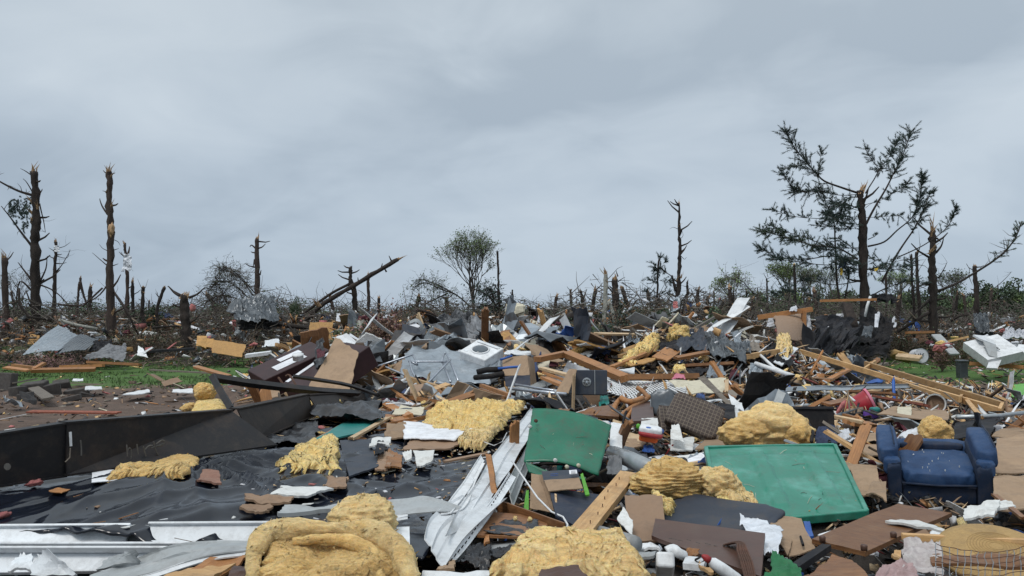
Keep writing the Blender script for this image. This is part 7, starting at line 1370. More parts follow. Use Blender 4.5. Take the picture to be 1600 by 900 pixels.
# flat sheets mid-distance
FS = [
 ('orange plywood square standing behind the maroon dresser', 'osb', [(481, 530, 33), (521, 532, 33), (521, 503, 33.5), (484, 503, 33.5)]), ('tan carpet-like board leaning tall beside the maroon dresser', 'cardboard', [(478, 612, 9.8), (548, 614, 9.6), (560, 548, 10.4), (524, 526, 10.7)]),
 ('wide orange plywood sheet fallen left of the maroon dresser', 'osb', [(330, 552, 33.4), (378, 558, 33), (386, 538, 34), (332, 530, 34.5)]), ('orange plywood strip left of the wide sheet', 'osb', [(305, 540, 34.5), (335, 545, 34), (335, 530, 34.5), (310, 526, 35)]),
 ('orange plywood left of the sloping roof sheet', 'osb', [(42, 538, 36), (60, 540, 36), (62, 524, 36.5), (48, 522, 36.5)]), ('orange plywood at the foot of the horned stump', 'osb', [(306, 538, 31), (322, 545, 31), (324, 525, 31.5), (308, 525, 31.5)]),
 ('golden plywood board flat on the mound slope', 'osb', [(985, 574, 14.3), (1018, 567, 14.5), (1026, 559, 15), (974, 565, 15)]), ('orange panel leaning behind the washing machine', 'lumber_orange', [(762, 525, 20), (775, 532, 20), (762, 505, 20.5), (744, 503, 20.5)]),
 ('brown crumpled panel right of the leaning orange one', 'lumber_orange', [(772, 538, 20), (798, 540, 20), (798, 512, 20.6), (778, 510, 20.6)]), ('cream wall panel with wooden end standing right of the lattice', 'foam_cream', [(1068, 615, 11.2), (1132, 612, 11.2), (1136, 592, 11.6), (1040, 596, 11.8)]),
 ('pale cream board left of the golden insulation tufts', 'foam_cream', [(836, 576, 13.8), (858, 578, 13.6), (860, 562, 14.2), (836, 564, 14.3)]), ('tan torn cardboard right of the red pot', 'cardboard', [(1368, 650, 10), (1486, 655, 9.6), (1480, 638, 10.6), (1400, 632, 11)]),
 ('pale green taped cardboard right of the purple jug', 'foam_cream', [(1400, 658, 9.6), (1425, 658, 9.6), (1424, 634, 10.4), (1402, 634, 10.4)]), ('black roofing felt sheet above the armchair', 'tar_paper', [(1488, 686, 7.6), (1548, 680, 7.6), (1568, 648, 8.8), (1492, 662, 8.6)]),
 ('huge tan cardboard sheet at the right edge above the armchair', 'cardboard', [(1552, 735, 6.1), (1640, 745, 5.9), (1640, 672, 7.6), (1556, 682, 7.4)]), ('folded tan cardboard flap higher at the right edge', 'cardboard', [(1545, 684, 7.6), (1640, 690, 7.3), (1640, 650, 8.4), (1590, 660, 8.3)]),
 ('tan cardboard sheet flat right of the armchair feet', 'cardboard', [(1550, 790, 4.9), (1640, 800, 4.7), (1640, 745, 5.7), (1552, 742, 5.8)]), ('tan cardboard sheet between green lid and armchair', 'cardboard', [(1345, 768, 5.5), (1378, 775, 5.4), (1370, 725, 6.3), (1318, 722, 6.4)]),
 ('creased cardboard corner left of the armchair base', 'cardboard', [(1352, 772, 5.4), (1386, 785, 5.2), (1385, 752, 5.7), (1372, 738, 6)]), ('orange-brown cardboard above the creased corner', 'cardboard', [(1336, 712, 6.8), (1380, 712, 6.8), (1372, 678, 8), (1340, 678, 8)]),
 ('white floral cloth-covered board left of the armchair back', 'white_cloth', [(1406, 690, 7.6), (1434, 690, 7.6), (1438, 670, 8.2), (1418, 676, 8)]), ('pinkish brown board under the tan stud', 'hardboard', [(640, 612, 11), (675, 622, 10.4), (662, 600, 11.8), (640, 602, 11.8)]),
 ('cream board tucked left of the ribbed insulation', 'foam_cream', [(612, 646, 9.2), (660, 650, 9), (664, 638, 9.6), (625, 634, 9.8)]), ('small tan box panel by the rear beam', 'cardboard', [(408, 625, 10.5), (436, 622, 10.5), (438, 608, 11), (412, 610, 11.2)]),
 ('white long panel behind the tan carton', 'vinyl_white', [(785, 555, 16), (848, 556, 16), (850, 550, 16.5), (790, 549, 16.5)]), ('white door edge near the mound foot', 'vinyl_white', [(958, 582, 12.6), (992, 584, 12.5), (992, 577, 12.9), (960, 576, 13)]),
 ('white long slab under the grey flue', 'drywall', [(660, 620, 10.6), (745, 628, 10.2), (745, 618, 10.8), (690, 612, 11)]), ('tan-white board over the plaid cushion left', 'drywall', [(1048, 690, 7.3), (1070, 694, 7.2), (1060, 660, 7.8), (1048, 660, 7.9)]),
 ('black rectangular grille panel right of the plaid cushion', 'tar_paper', [(1128, 655, 8.9), (1150, 660, 8.7), (1148, 630, 9.3), (1120, 632, 9.4)]), ('long dark-grey bent board right of the cream wall panel', 'wood_grey', [(1136, 632, 9.6), (1150, 636, 9.4), (1100, 586, 11), (1088, 588, 11.2)]),
 ('curved white panel edge right of the bent dark board', 'white_paint', [(1150, 655, 8.8), (1166, 650, 8.8), (1160, 632, 9.4), (1138, 618, 10)]), ('flattened white siding stack left of the dresser', 'vinyl_white', [(412, 544, 26), (438, 541, 26), (436, 530, 26.5), (414, 533, 26.6)]),
 ('small white sheet behind the fallen branches', 'white_cloth', [(525, 502, 36), (533, 504, 36), (532, 490, 36.2), (526, 489, 36.3)]), ('white rectangle among the twigs below the cream panel', 'white_paint', [(810, 537, 24), (818, 537, 24), (817, 518, 24.3), (811, 518, 24.3)]),
 ('white sheet caught on the fallen dark trunk', 'white_cloth', [(838, 508, 27), (847, 500, 27), (850, 488, 27.3), (842, 492, 27.3)]), ('dark slate shape under the fallen trunk', 'slate_blue', [(850, 530, 26), (872, 530, 26), (868, 520, 26.5), (855, 520, 26.5)]),
 ('short yellow foam plank under the fallen trunk', 'glasswool_bright', [(846, 516, 25), (852, 518, 25), (836, 508, 25.4), (832, 508, 25.4)]), ('white plate-like scrap in the brush right of the trunk', 'white_paint', [(858, 516, 26), (870, 516, 26), (870, 509, 26.3), (858, 508, 26.3)]),
 ('white tipped sheet left of the maroon dresser lawn', 'white_paint', [(214, 556, 30), (232, 560, 29.8), (224, 545, 30.4), (216, 540, 30.5)]), ('thin white strip leaning beside the tipped sheet', 'white_paint', [(222, 551, 30), (225, 553, 30), (240, 543, 30.2), (237, 542, 30.2)]),
 ('white scrap on the lawn near the left blocks', 'white_paint', [(112, 595, 26), (130, 595, 26), (130, 592, 26.5), (116, 592, 26.5)]), ('white plank on the soil below the lawn', 'white_paint', [(132, 608, 22.5), (160, 608, 22.5), (159, 604, 23), (134, 604, 23)]),
 ('white crumpled strip on the soil edge', 'white_paint', [(188, 617, 20.5), (236, 612, 21), (232, 608, 21.5), (200, 612, 21.2)]), ('white paper strip right of the crumpled strip', 'white_paint', [(268, 613, 21), (302, 613, 21), (302, 609, 21.6), (270, 609, 21.6)])]
for lb, mt, cs in FS:
    Q('flat_sheet', lb, 'sheet' if mt not in ('osb', 'cardboard') else ('plywood' if mt == 'osb' else 'cardboard'), mt, cs, jag=.04, bend=.05, thick=.02 if cs[0][-1] > 12 and len(cs[0]) > 2 else .01, group='flat sheets lying about the wreckage')
for lb, px, py in (('the maroon dresser', 430, 565), ('the tan carpet board', 520, 570), ('the cream wall panel', 1100, 600), ('the refrigerator', 1540, 550), ('the red pot', 1345, 632), ('the wooden truss', 1430, 600), ('the bare soil', 150, 640), ('the lawn', 180, 592), ('the middle mound', 1090, 560)): lm(lb, px, py)
board('panel_end_stud', 'tan wooden stud forming the end of the cream wall panel', 'stud', 'lumber_pale', (1135, 614, 11.1), (1136, 592, 11.5), .05, .03)
# metal chair frame
mf = thing('folding_stand', 'bent tubular metal folding frame lying on the pale grey tarp', 'metal frame', P(680, 605, 12.5)); lm('the metal folding frame', 680, 585)
for pts in ([(588, 573, 14), (645, 554, 14)], [(662, 605, 12.2), (704, 562, 13.6)], [(645, 554, 14), (652, 570, 13.5), (640, 563, 13.6)], [(638, 565, 13.6), (700, 565, 13.6)], [(690, 566, 13.7), (697, 552, 14.2), (716, 595, 12.6)], [(640, 563, 13.6), (644, 580, 13), (650, 590, 12.8)], [(596, 571, 14), (640, 590, 13), (672, 612, 11.8)], [(692, 568, 13.6), (704, 597, 12.5)], [(705, 612, 11.8), (718, 600, 12.4)], [(672, 598, 12.6), (720, 602, 12.2)]):
    mb = MB(); v, f = tube(smooth_line(pts_px(pts, 13), 3), .018, 7); mb.add(v, f); mb.build('tube', 'tube_steel', mf, smooth=True)
for lb, pts, r, m_ in (('silver conduit pipe lying left of the speaker', [(796, 607, 11.5), (842, 612, 11.2), (885, 616, 10.9)], .025, 'tube_steel'), ('second silver conduit above the first', [(806, 601, 11.8), (850, 608, 11.4), (880, 612, 11.2)], .018, 'tube_steel'), ('thin white rod slanting to the bottom of the mound', [(1188, 555, 15.5), (1210, 575, 14.5), (1238, 588, 13.8)], .03, 'white_paint'), ('long white rod by the folded siding', [(1180, 568, 14.6), (1240, 588, 13.6)], .04, 'white_paint'), ('thin white pole across the debris left of the red pot', [(1286, 595, 13), (1318, 612, 12), (1335, 626, 11)], .014, 'white_paint'), ('thin pale pole at the far right', [(1495, 652, 9.4), (1560, 650, 9.2), (1602, 645, 9.1)], .025, 'galv'), ('white bent tube left of the tan stud', [(608, 606, 12.4), (628, 596, 12.8), (636, 592, 13)], .03, 'white_paint'), ('white curved conduit below the bent tube', [(633, 616, 11.2), (640, 606, 11.6), (650, 600, 12)], .018, 'white_paint'), ('thin white pole crossing the black wreck at right', [(1350, 502, 30), (1355, 478, 30), (1360, 463, 30)], .05, 'white_paint'), ('dark pole beside the green lid bottom', [(1280, 838, 4.5), (1300, 832, 4.55), (1315, 826, 4.6)], .012, 'white_paint'), ('curved dark wire right of the tan insulation mound', [(1248, 648, 8), (1262, 660, 7.6), (1270, 675, 7.2), (1268, 690, 6.9)], .016, 'ink'), ('second curved wire right of the tan mound', [(1242, 645, 8.1), (1256, 656, 7.8), (1264, 672, 7.4), (1264, 688, 7.1)], .010, 'galv'), ('bent steel bar below the tan carton', [(745, 582, 13), (760, 578, 13), (790, 577, 13)], .05, 'ink'), ('black engine hose beside the steel bar', [(742, 590, 12.8), (765, 588, 12.6), (788, 584, 12.6)], .045, 'ink')):
    pole('metal_rod' if m_ in ('tube_steel', 'galv') else 'thin_pole', lb, 'pole', m_, pts, r, 7, group='loose poles and rods')
# black pipe
bp_ = thing('black_pipe', 'wide dark drain pipe section open toward the viewer beside the mound', 'pipe', P(945, 556, 18)); M = frame(P(936, 556, 17.6), V((-.75, -.6, -.1)), V((.3, 0, 1)))
mb = MB(); Rz = Matrix.Rotation(math.pi/2, 4, 'Y')
v, f = lathe([(.16, -.75), (.165, -.2), (.165, 0), (.145, .001), (.14, -.5)], 24, M @ Rz); mb.add(v, f[:-2]); mb.build('tube', 'slate_blue', bp_, smooth=True)
mb = MB(); v, f = lathe([(.168, -.03), (.175, .0), (.15, .01), (.145, -.02)], 24, M @ Rz); mb.add(v, f[:-2]); mb.build('collar', 'galv', bp_, smooth=True); lm('the dark drain pipe', 945, 554)
# maroon dresser
for lb, cs, dpt in (('maroon dresser drawer front tipped up with two white labels', [(386, 578, 11.5), (413, 594, 11), (464, 556, 11.8), (440, 530, 12.4)], .25), ):
    dd = thing('dresser', 'tipped maroon dresser with white stickers lying behind the lawn edge', 'dresser', P(430, 590, 11))
    c = [P(*t) for t in cs]; M = frame(c[0], c[1]-c[0], c[3]-c[0]); w_, h_ = (c[1]-c[0]).length, (c[3]-c[0]).length
    mb = MB(); v, f = cbox(0, w_, 0, h_, -.3, 0, .008); mb.add(v, f); mb.build('carcass', 'wood_maroon', dd, M, world=False)
    for x0, x1, y0, y1 in ((.50, .82, .24, .70), (.2, .42, .40, .74)):
        mb = MB(); v, f = cbox(x0*w_, x1*w_, y0*h_, y1*h_, .001, .006, .001); mb.add(v, f); s_ = mb.build('sticker', 'paper', dd, M, world=False)
dd2 = thing('drawer_unit', 'second maroon drawer unit with a white tin and strip beneath the tan carpet board', 'drawers', P(470, 600, 10.5)); c = [P(440, 600, 10.4), P(478, 610, 9.9), P(512, 560, 10.7), P(488, 540, 11.3)]; M = frame(c[0], c[1]-c[0], c[3]-c[0]); w_, h_ = (c[1]-c[0]).length, (c[3]-c[0]).length
mb = MB(); v, f = cbox(0, w_, 0, h_, -.3, 0, .008); mb.add(v, f); mb.build('carcass', 'wood_maroon', dd2, M, world=False)
mb = MB(); v, f = cbox(.02, .10, .05, h_*.75, .002, .01, .002); mb.add(v, f); mb.build('white_strip', 'paper', dd2, M, world=False)
mb = MB(); v, f = lathe([(.07, 0), (.07, .06), (.076, .062), (.076, .075), (.01, .08)], 20, Matrix.Translation(P(466, 562, 10.6)) @ Euler((.3, 0, 0)).to_matrix().to_4x4()); mb.add(v, f); tag(mb.build('white_tin', 'white_paint', smooth=True), 'round white tin standing on the second maroon drawer unit', 'tin')
rag('black_jacket', 'black cloth hanging over the maroon drawers', 'cloth', 'bag_black', [(490, 580, 10.4), (512, 575, 10.2), (508, 530, 11.2), (496, 528, 11.3)], .06, lift=.1)
rag('maroon_rag', 'maroon rag beside the black hanging cloth', 'cloth', 'maroon_cloth', [(495, 562, 10.2), (508, 560, 10.2), (508, 548, 10.5), (495, 548, 10.5)], .04)
# long truss on the right
tr = thing('roof_truss', 'long orange wooden roof truss lying diagonally across the right middle', 'truss', P(1500, 640, 11))
def tb(nm, a, b, w_=.05, t_=.09, m_='lumber'): board(nm, None, None, m_, a, b, w_, t_, jag=.01, parent=tr)
tb('chord', (1250, 549, 16), (1440, 606, 12.9)); tb('chord', (1440, 606, 12.9), (1562, 642, 11.3)); tb('chord', (1352, 568, 15.6), (1566, 633, 12.0)); tb('chord', (1352, 577, 15), (1470, 618, 12.8), .04, .04)
for a, b in (((1350, 578, 15), (1368, 566, 15.6)), ((1452, 606, 13), (1460, 597, 13.6)), ((1562, 643, 11.3), (1567, 632, 12)), ((1500, 624, 12.2), (1508, 614, 12.8)), ((1405, 592, 14), (1412, 584, 14.5))): tb('web_member', a, b, .04, .08)
Q('truss_web', None, None, 'lumber_orange', [(1455, 603, 13.0), (1500, 616, 12.6), (1500, 610, 12.9), (1460, 597, 13.4)], parent=tr)
strip_px('blue_gutter', 'metal_light', [(1228, 606, 13.4), (1300, 604, 13.3), (1370, 602, 13.2), (1435, 601, 13)], [(1228, 613, 13.1), (1300, 611, 13), (1370, 609, 12.9), (1436, 607, 12.8)], None, ribs=1, rib=.02, label='long pale blue metal gutter lying level in front of the truss', cat='gutter'); lm('the pale blue gutter', 1335, 606)
for lb, cs, mt in (('bright blue plastic sheet at the left end of the pale gutter', [(1212, 612), (1240, 614), (1236, 604), (1215, 603)], 'blue'), ('white and blue wrapper bundle left of the pale gutter', [(1190, 606), (1215, 610), (1212, 598), (1192, 596)], 'bag_white'), ('purple cloth heap behind the pale gutter', [(1322, 588), (1348, 590), (1345, 570), (1326, 570)], 'purple'), ('navy rag left of the purple cloth', [(1300, 600), (1328, 602), (1325, 582), (1305, 585)], 'navy'), ('lime green towel at the right edge', [(1578, 632), (1605, 632), (1605, 600), (1582, 604)], 'lime'), ('white rag beside the black box', [(1300, 694), (1335, 698), (1330, 676), (1306, 672)], 'white_cloth'), ('grey rag over the debris right of the black box', [(1312, 706), (1345, 700), (1332, 680), (1318, 684)], 'grey_cloth'), ('dark rag below the black box', [(1270, 698), (1310, 696), (1306, 668), (1274, 674)], 'blue_rag'), ('maroon rag on the mound right side', [(1138, 592), (1156, 594), (1150, 576), (1142, 578)], 'maroon_cloth'), ('pink cloth scrap on the cream wall panel', [(1048, 594, 11.9), (1072, 594, 11.8), (1068, 586, 12.2), (1055, 586, 12.2)], 'pink'), ('blue and yellow rag behind the plaid cushion', [(1084, 634), (1104, 640), (1100, 620), (1086, 616)], 'blue'), ('yellow rag beside the blue one', [(1074, 624), (1086, 626), (1084, 614), (1078, 613)], 'yellow'), ('large grey ribbed mat left of the tan insulation mound', [(1140, 640), (1210, 640), (1190, 612), (1130, 614)], 'wood_grey'), ('white pillow-like rag behind the pale grey seat pad', [(1112, 598), (1130, 600), (1128, 584), (1114, 582)], 'white_cloth'), ('dark blue rag near the white bent tube', [(612, 614), (636, 616), (634, 604), (616, 602)], 'blue_rag'), ('grey-white cloth left of the white bent tube', [(588, 624), (620, 626), (618, 608), (592, 606)], 'white_cloth'), ('white fluffy cloth under the grey tarp', [(730, 622), (768, 628), (764, 612), (734, 608)], 'white_cloth'), ('green carpet strip on the debris left of the chair', [(935, 640), (955, 642), (952, 618), (940, 618)], 'teal_board'), ('blue rag by the metal flue pipe', [(1002, 708), (1024, 708), (1020, 696), (1006, 696)], 'blue')):
    rag('cloth_heap', lb, 'cloth', mt, cs, .08, lift=.1, group='rags and cloths lying in the wreckage')
# pot, bucket, jug
rp_ = thing('red_pot', 'red tapered plastic pot lying on its side left of the tan cardboard', 'pot', P(1345, 645, 10.4)); M = frame(P(1348, 632, 10.6), V((1, -.2, .42)), V((0, 1, .2))) @ Rz
mb = MB(); v, f = lathe([(.08, -.32), (.11, -.2), (.16, .05), (.175, .10), (.15, .10)], 28, M); mb.add(v, f); mb.build('body', 'red_plastic', rp_, smooth=True)
mb = MB(); v, f = lathe([(.178, .08), (.185, .085), (.185, .11), (.17, .115)], 28, M); mb.add(v, f[:-2]); mb.build('rim', 'pink', rp_, smooth=True)
bk = thing('paint_bucket', 'open white plastic bucket lying under the wooden truss', 'bucket', P(1465, 640, 11)); M = frame(P(1462, 631, 10.9), V((-.35, -1, .15)), V((0, .1, 1))) @ Rz
mb = MB(); v, f = lathe([(.11, -.30), (.125, -.1), (.13, .0), (.118, .0), (.11, -.24)], 28, M); mb.add(v, f[:-2]); mb.build('body', 'drywall', bk, smooth=True)
mb = MB(); v, f = lathe([(.115, -.05), (.0, -.05), (0.001, -.051)], 24, M); mb.add(v, f); mb.build('dirt_fill', 'hardboard', bk)
mb = MB(); v, f = lathe([(.131, -.03), (.137, -.02), (.137, .0), (.131, .004)], 28, M); mb.add(v, f[:-2]); mb.build('rim', 'galv', bk, smooth=True)
jg = thing('purple_jug', 'small purple and teal plastic jug in front of the red pot', 'jug', P(1362, 652, 10)); M = Matrix.Translation(P(1362, 648, 9.9))
for nm, mt, c, s_ in (('body', 'purple', (-.01, 0, 0), (.085, .06, .055)), ('lid', 'teal_board', (.04, 0, .06), (.06, .05, .035))): mb = MB(); v, f = pillow_vf(c, s_, .7, 24, 14, .006); mb.add(v, f); mb.build(nm, mt, jg, M, True, world=False)
# black box (TV back)
tv = thing('black_box', 'black boxy appliance right of the tan insulation mound', 'box', P(1268, 672, 8.4)); lm('the black box', 1268, 655); M = frame(P(1266, 655, 8.6), V((1, -.12, 0)), V((0, .15, 1)))
mb = MB(); v, f = cbox(-.25, .25, -.15, .12, -.3, 0, .012); mb.add(v, f); mb.build('case', 'ink', tv, M, world=False)
mb = MB(); v, f = cbox(-.25, .25, .10, .135, -.02, .02, .008); mb.add(v, f); mb.build('top_lip', 'tar_paper', tv, M, world=False)
for q in (-.12, .0, .13): mb = MB(); v, f = cbox(q-.015, q+.015, .135, .14, -.1, -.08, .002); mb.add(v, f); mb.build('clip', 'slate_blue', tv, M, world=False)
# refrigerator
rf = thing('refrigerator', 'white refrigerator tipped on its side with the door hanging open at the right', 'refrigerator', P(1530, 572, 26)); a, b, c = P(1542, 574, 25.5), P(1504, 546, 26.5), P(1560, 546, 26.2)
M = frame(a, b-a, c-a); w_, h_ = (b-a).length, (c-a).length*1.02
mb = MB()
zt, zb = 0, -.28
for bxv in ((0, w_, 0, .05, zb, zt), (0, w_, h_-.05, h_, zb, zt), (0, .05, .05, h_-.05, zb, zt), (w_-.05, w_, .05, h_-.05, zb, zt), (.05, w_-.05, .05, h_-.05, zb, zb+.05)): v, f = box(*bxv); mb.add(v, f)
mb.build('cabinet', 'white_paint', rf, M, world=False)
if True:
    sgn = 1
    mb = MB(); v, f = cbox(0, w_, h_*.02, h_*.98, .0, .06, .01); mb.add(v, f); mb.build('side_wall', 'white_paint', rf, M, world=False)
for k in (.33, .6): mb = MB(); v, f = tube([P(1530+k*30, 528+k*18, 26), P(1556+k*10, 540+k*10, 25.6)], .02, 5); mb.add(v, f); mb.build('shelf_edge', 'vinyl_grey', rf)
Q('door', None, None, 'white_paint', [(1541, 576, 25.2), (1558, 577, 25.2), (1567, 558, 25.6), (1548, 556, 25.7)], parent=rf, jag=0, bend=0, thick=.08)
Q('top_face', None, None, 'vinyl_white', [(1530, 530, 26), (1556, 540, 25.8), (1550, 527, 26.6), (1520, 524, 26.6)], parent=rf, jag=0, bend=0, thick=.06)
Q('interior', None, None, 'vinyl_grey', [(1545, 556, 25.5), (1558, 560, 25.4), (1556, 540, 25.7), (1536, 534, 25.9)], parent=rf, jag=0, bend=0, thick=.06)
Q('white_cabinet', 'white metal cabinet panel lying right of the refrigerator', 'cabinet', 'white_paint', [(1560, 562, 26), (1605, 556, 26), (1602, 545, 26.6), (1566, 542, 26.6)], thick=.3, jag=0, bend=0)
ub = thing('utility_box', 'grey-green utility box standing on the lawn left of the refrigerator', 'utility box', P(1503, 577, 27.5)); p = P(1503, 575, 27.5); p.z = float(H(p.x, p.y)); Mu = Matrix.Translation(p)
mb = MB(); v, f = cbox(-.14, .14, -.14, .14, 0, .58, .02); mb.add(v, f); mb.build('housing', 'metal_grey', ub, Mu, world=False)
mb = MB(); v, f = cbox(-.16, .16, -.16, .16, .56, .63, .02); mb.add(v, f); mb.build('cap', 'metal_grey', ub, Mu, world=False)
dm_ = thing('white_drum', 'painted white round drum lying on the lawn edge with dark scribbles', 'drum', P(1437, 563, 29)); M = frame(P(1437, 556.5, 29), V((0, -1, .1)), V((0, .1, 1))) @ Rz; lm('the white drum', 1437, 556)
mb = MB(); v, f = lathe([(.26, -.3), (.265, .1), (.25, .12), (0.001, .121)], 28, M); mb.add(v, f); mb.build('body', 'white_cloth', dm_, smooth=False)
mb = MB(); v, f = lathe([(.262, .08), (.275, .09), (.275, .125), (.26, .13)], 28, M); mb.add(v, f[:-2]); mb.build('hoop', 'galv', dm_, smooth=True)
mb = MB()
for st in ([(1430, 553), (1433, 556), (1436, 553)], [(1438, 552), (1440, 557), (1443, 552)], [(1432, 560), (1438, 558)]): v, f = tube([P(x, y, 28.84) for x, y in st], .018, 4); mb.add(v, f)
mb.build('scribbles', 'ink', dm_)
# pillow-like block
for lb, c, s_, mt in (('tan foam block left of the white drum', P(1410, 557, 29.5), (.45, .3, .18), 'wicker'), ('pink insulation lump right of the white drum', P(1466, 545, 29.5), (.20, .12, .12), 'pink_fluff'), ('cream angular foam block perched above the brush right of the fan-shaped tree', P(805, 484, 25), (.28, .3, .2), 'foam_cream')):
    mb = MB(); v, f = pillow_vf((0, 0, 0), s_, .55, 14, 8, .05, 4); mb.add(v, f); tag(mb.build('foam_block' if mt != 'pink_fluff' else 'insulation_lump', mt, None, Matrix.Translation(c) @ Euler((.1, .2, .5)).to_matrix().to_4x4(), world=False), lb, 'foam' if mt != 'pink_fluff' else 'insulation')
# black roofing wreck and wall fragment on the right
wk_ = thing('roof_wreck', 'black torn roofing wreck heaped in front of the torn pine', 'roof wreck', P(1340, 560, 28)); lm('the black roofing wreck', 1335, 510)
crumple('felt_sheet', None, None, 'tar_paper', [(1270, 520, 29), (1330, 530, 28.5), (1335, 496, 30), (1272, 492, 30)], .7, 5, 4, .03, parent=wk_)
crumple('felt_sheet', None, None, 'ink', [(1330, 540, 28.5), (1395, 540, 29), (1398, 492, 30.5), (1345, 480, 30.5)], .7, 5, 5, .03, parent=wk_)
crumple('felt_sheet', None, None, 'tar_paper', [(1265, 555, 28), (1330, 560, 27.5), (1335, 520, 29), (1270, 518, 29)], .7, 5, 4, .03, parent=wk_)
crumple('felt_sheet', None, None, 'ink', [(1320, 560, 28), (1390, 560, 28.5), (1395, 525, 29.5), (1325, 520, 29.5)], .7, 5, 5, .03, parent=wk_)
crumple('grey_flap', None, None, 'metal_grey', [(1345, 526, 27.8), (1362, 528, 27.8), (1365, 510, 28.4), (1350, 508, 28.4)], .15, 4, 4, .02, parent=wk_)
crumple('ragged_edge', None, None, 'tar_paper', [(1345, 470, 30), (1405, 472, 30.5), (1400, 460, 31), (1375, 458, 31)], .4, 9, 4, .03, parent=wk_)
for q in ((1293, 515), (1297, 525), (1372, 492), (1396, 500), (1398, 508)): rag('white_tear', None, None, 'white_cloth', [(q[0]-4, q[1]+5, 28), (q[0]+3, q[1]+6, 28), (q[0]+3, q[1]-7, 28.2), (q[0]-1, q[1]-5, 28.2)], .1, n=8, m=8, parent=wk_, jag=.25)
Q('white_spoon_panel', 'white oval panel standing in the black roofing wreck', 'panel', 'white_cloth', [(1366, 512, 28), (1372, 512, 28), (1375, 490, 28.4), (1367, 490, 28.4)], jag=.05)
board('eave_board', 'level orange eave board on top of the black roofing wreck', 'board', 'lumber_orange', (1282, 470, 29.5), (1368, 468, 29.5), .25, .09)
wf = thing('wall_fragment', 'standing tan wall fragment with torn white lining right of the mound', 'wall', P(1230, 540, 27)); lm('the standing wall fragment', 1230, 505)
Q('sheathing', None, None, 'hardboard', [(1212, 535, 27.5), (1262, 535, 27.5), (1262, 488, 28), (1208, 492, 28)], parent=wf, jag=.1, thick=.04, bend=.02)
board('top_plate', None, None, 'lumber_orange', (1184, 496, 27.2), (1270, 483, 27.2), .12, .16, parent=wf)
board('stud', None, None, 'lumber_orange', (1255, 540, 27.2), (1256, 485, 27.2), .12, .22, parent=wf, roll=1.5)
for cs in ([(1232, 530, 27), (1250, 532, 27), (1248, 500, 27.3), (1240, 508, 27.3)], [(1196, 512, 27), (1212, 512, 27), (1208, 495, 27.2), (1200, 498, 27.2)], [(1262, 530, 27), (1270, 530, 27), (1264, 492, 27.3), (1258, 486, 27.3)], [(1218, 520, 27), (1230, 530, 27), (1226, 505, 27.3), (1218, 500, 27.3)], [(1232, 488, 27), (1248, 486, 27), (1244, 478, 27.2), (1236, 480, 27.2)]):
    rag('white_lining', None, None, 'white_cloth', cs, .15, parent=wf, jag=.12)
# plastic in trees
rag('plastic_sheet', 'pale plastic sheeting snagged on the forked snapped trunk', 'plastic', 'bag_white', [(189, 425, 42.5), (209, 425, 42.5), (206, 397, 42.6), (194, 396, 42.6)], .4, 24, 20, jag=.16)
rag('white_scrap', 'white scrap caught near the top of the slim trunk on the left', 'scrap', 'bag_white', [(84, 394, 41.5), (94, 394, 41.5), (93, 384, 41.6), (84, 383, 41.6)], .1, jag=.1)
rag('snagged_cloth', 'blue and pink cloth wrapped on the base of the tall thin pole trunk', 'cloth', 'metal_light', [(1046, 490, 33.2), (1063, 485, 33.2), (1063, 460, 33.4), (1052, 466, 33.4)], .3, jag=.1)
rag('snagged_cloth', 'salmon rag on the tall thin pole trunk', 'cloth', 'pink_fluff', [(1051, 483, 32.9), (1060, 482, 32.9), (1059, 470, 33), (1051, 471, 33)], .2, jag=.1)
woolball('orange_tear', 'orange torn bark mass halfway up the tall straight trunk', 'splinter', P(174, 359, 36.8), (.13, .13, .27), .5, 24, 18, cat='torn wood')
rag('snagged_cloth', 'blue and purple cloth snagged low in the torn pine', 'cloth', 'blue_rag', [(1308, 422, 32.6), (1322, 418, 32.4), (1326, 402, 32.6), (1312, 404, 32.8)], .2, jag=.2)
rag('snagged_bag', 'yellow scrap caught on a limb right of the pine trunk', 'scrap', 'yellow', [(1366, 425, 32.5), (1372, 424, 32.4), (1373, 418, 32.5), (1366, 419, 32.6)], .1, jag=.2)
rag('snagged_bag', 'yellow rag under the blue cloth in the pine', 'scrap', 'yellow', [(1312, 431, 32.5), (1317, 431, 32.4), (1317, 418, 32.5), (1313, 418, 32.6)], .1, jag=.2)
woolball('red_lantern', 'reddish bundle hanging from the right horn of the stout stump', 'pink_fluff', P(301, 481, 32.6), (.11, .1, .16), .4, 16, 12, cat='bundle')
# dark blocks on the soil at left
BL = [(6, 606, .55, .4, .62), (28, 614, .35, .3, .3), (55, 612, .6, .35, .4), (82, 612, .4, .3, .35), (96, 602, .45, .3, .25), (120, 612, .6, .3, .18), (40, 620, .3, .3, .2), (112, 622, .4, .3, .15), (135, 616, .35, .2, .12)]
for k, (px, py, a, b, c) in enumerate(BL):
    p = S(px, py+4); M = Matrix.Translation(p+V((0, 0, c*.3))) @ Euler((random.uniform(-.3, .3), random.uniform(-.3, .3), random.uniform(-.6, .6))).to_matrix().to_4x4(); mb = MB(); v, f = cbox(-a/2, a/2, -b/2, b/2, -c/2, c/2, .02)
    v = [q+V((nz(q, 6, k), nz(q, 6, k+1), nz(q, 6, k+2)))*.03 for q in v]; mb.add(v, f); tag(mb.build('masonry_block', 'masonry_dark', None, M, world=False), ['tallest dark masonry block at the left edge of the soil', 'small dark block beside the tallest', 'wide dark block under the leaning grey board', 'dark block right of the leaning grey board', 'dark block tipped behind the others near the lawn', 'low flat dark slab near the white plank', 'small dark block in front of the wide one', 'low dark rubble piece right of the blocks', 'rightmost small dark slab before the lawn'][k], 'block', 'dark masonry blocks on the soil')
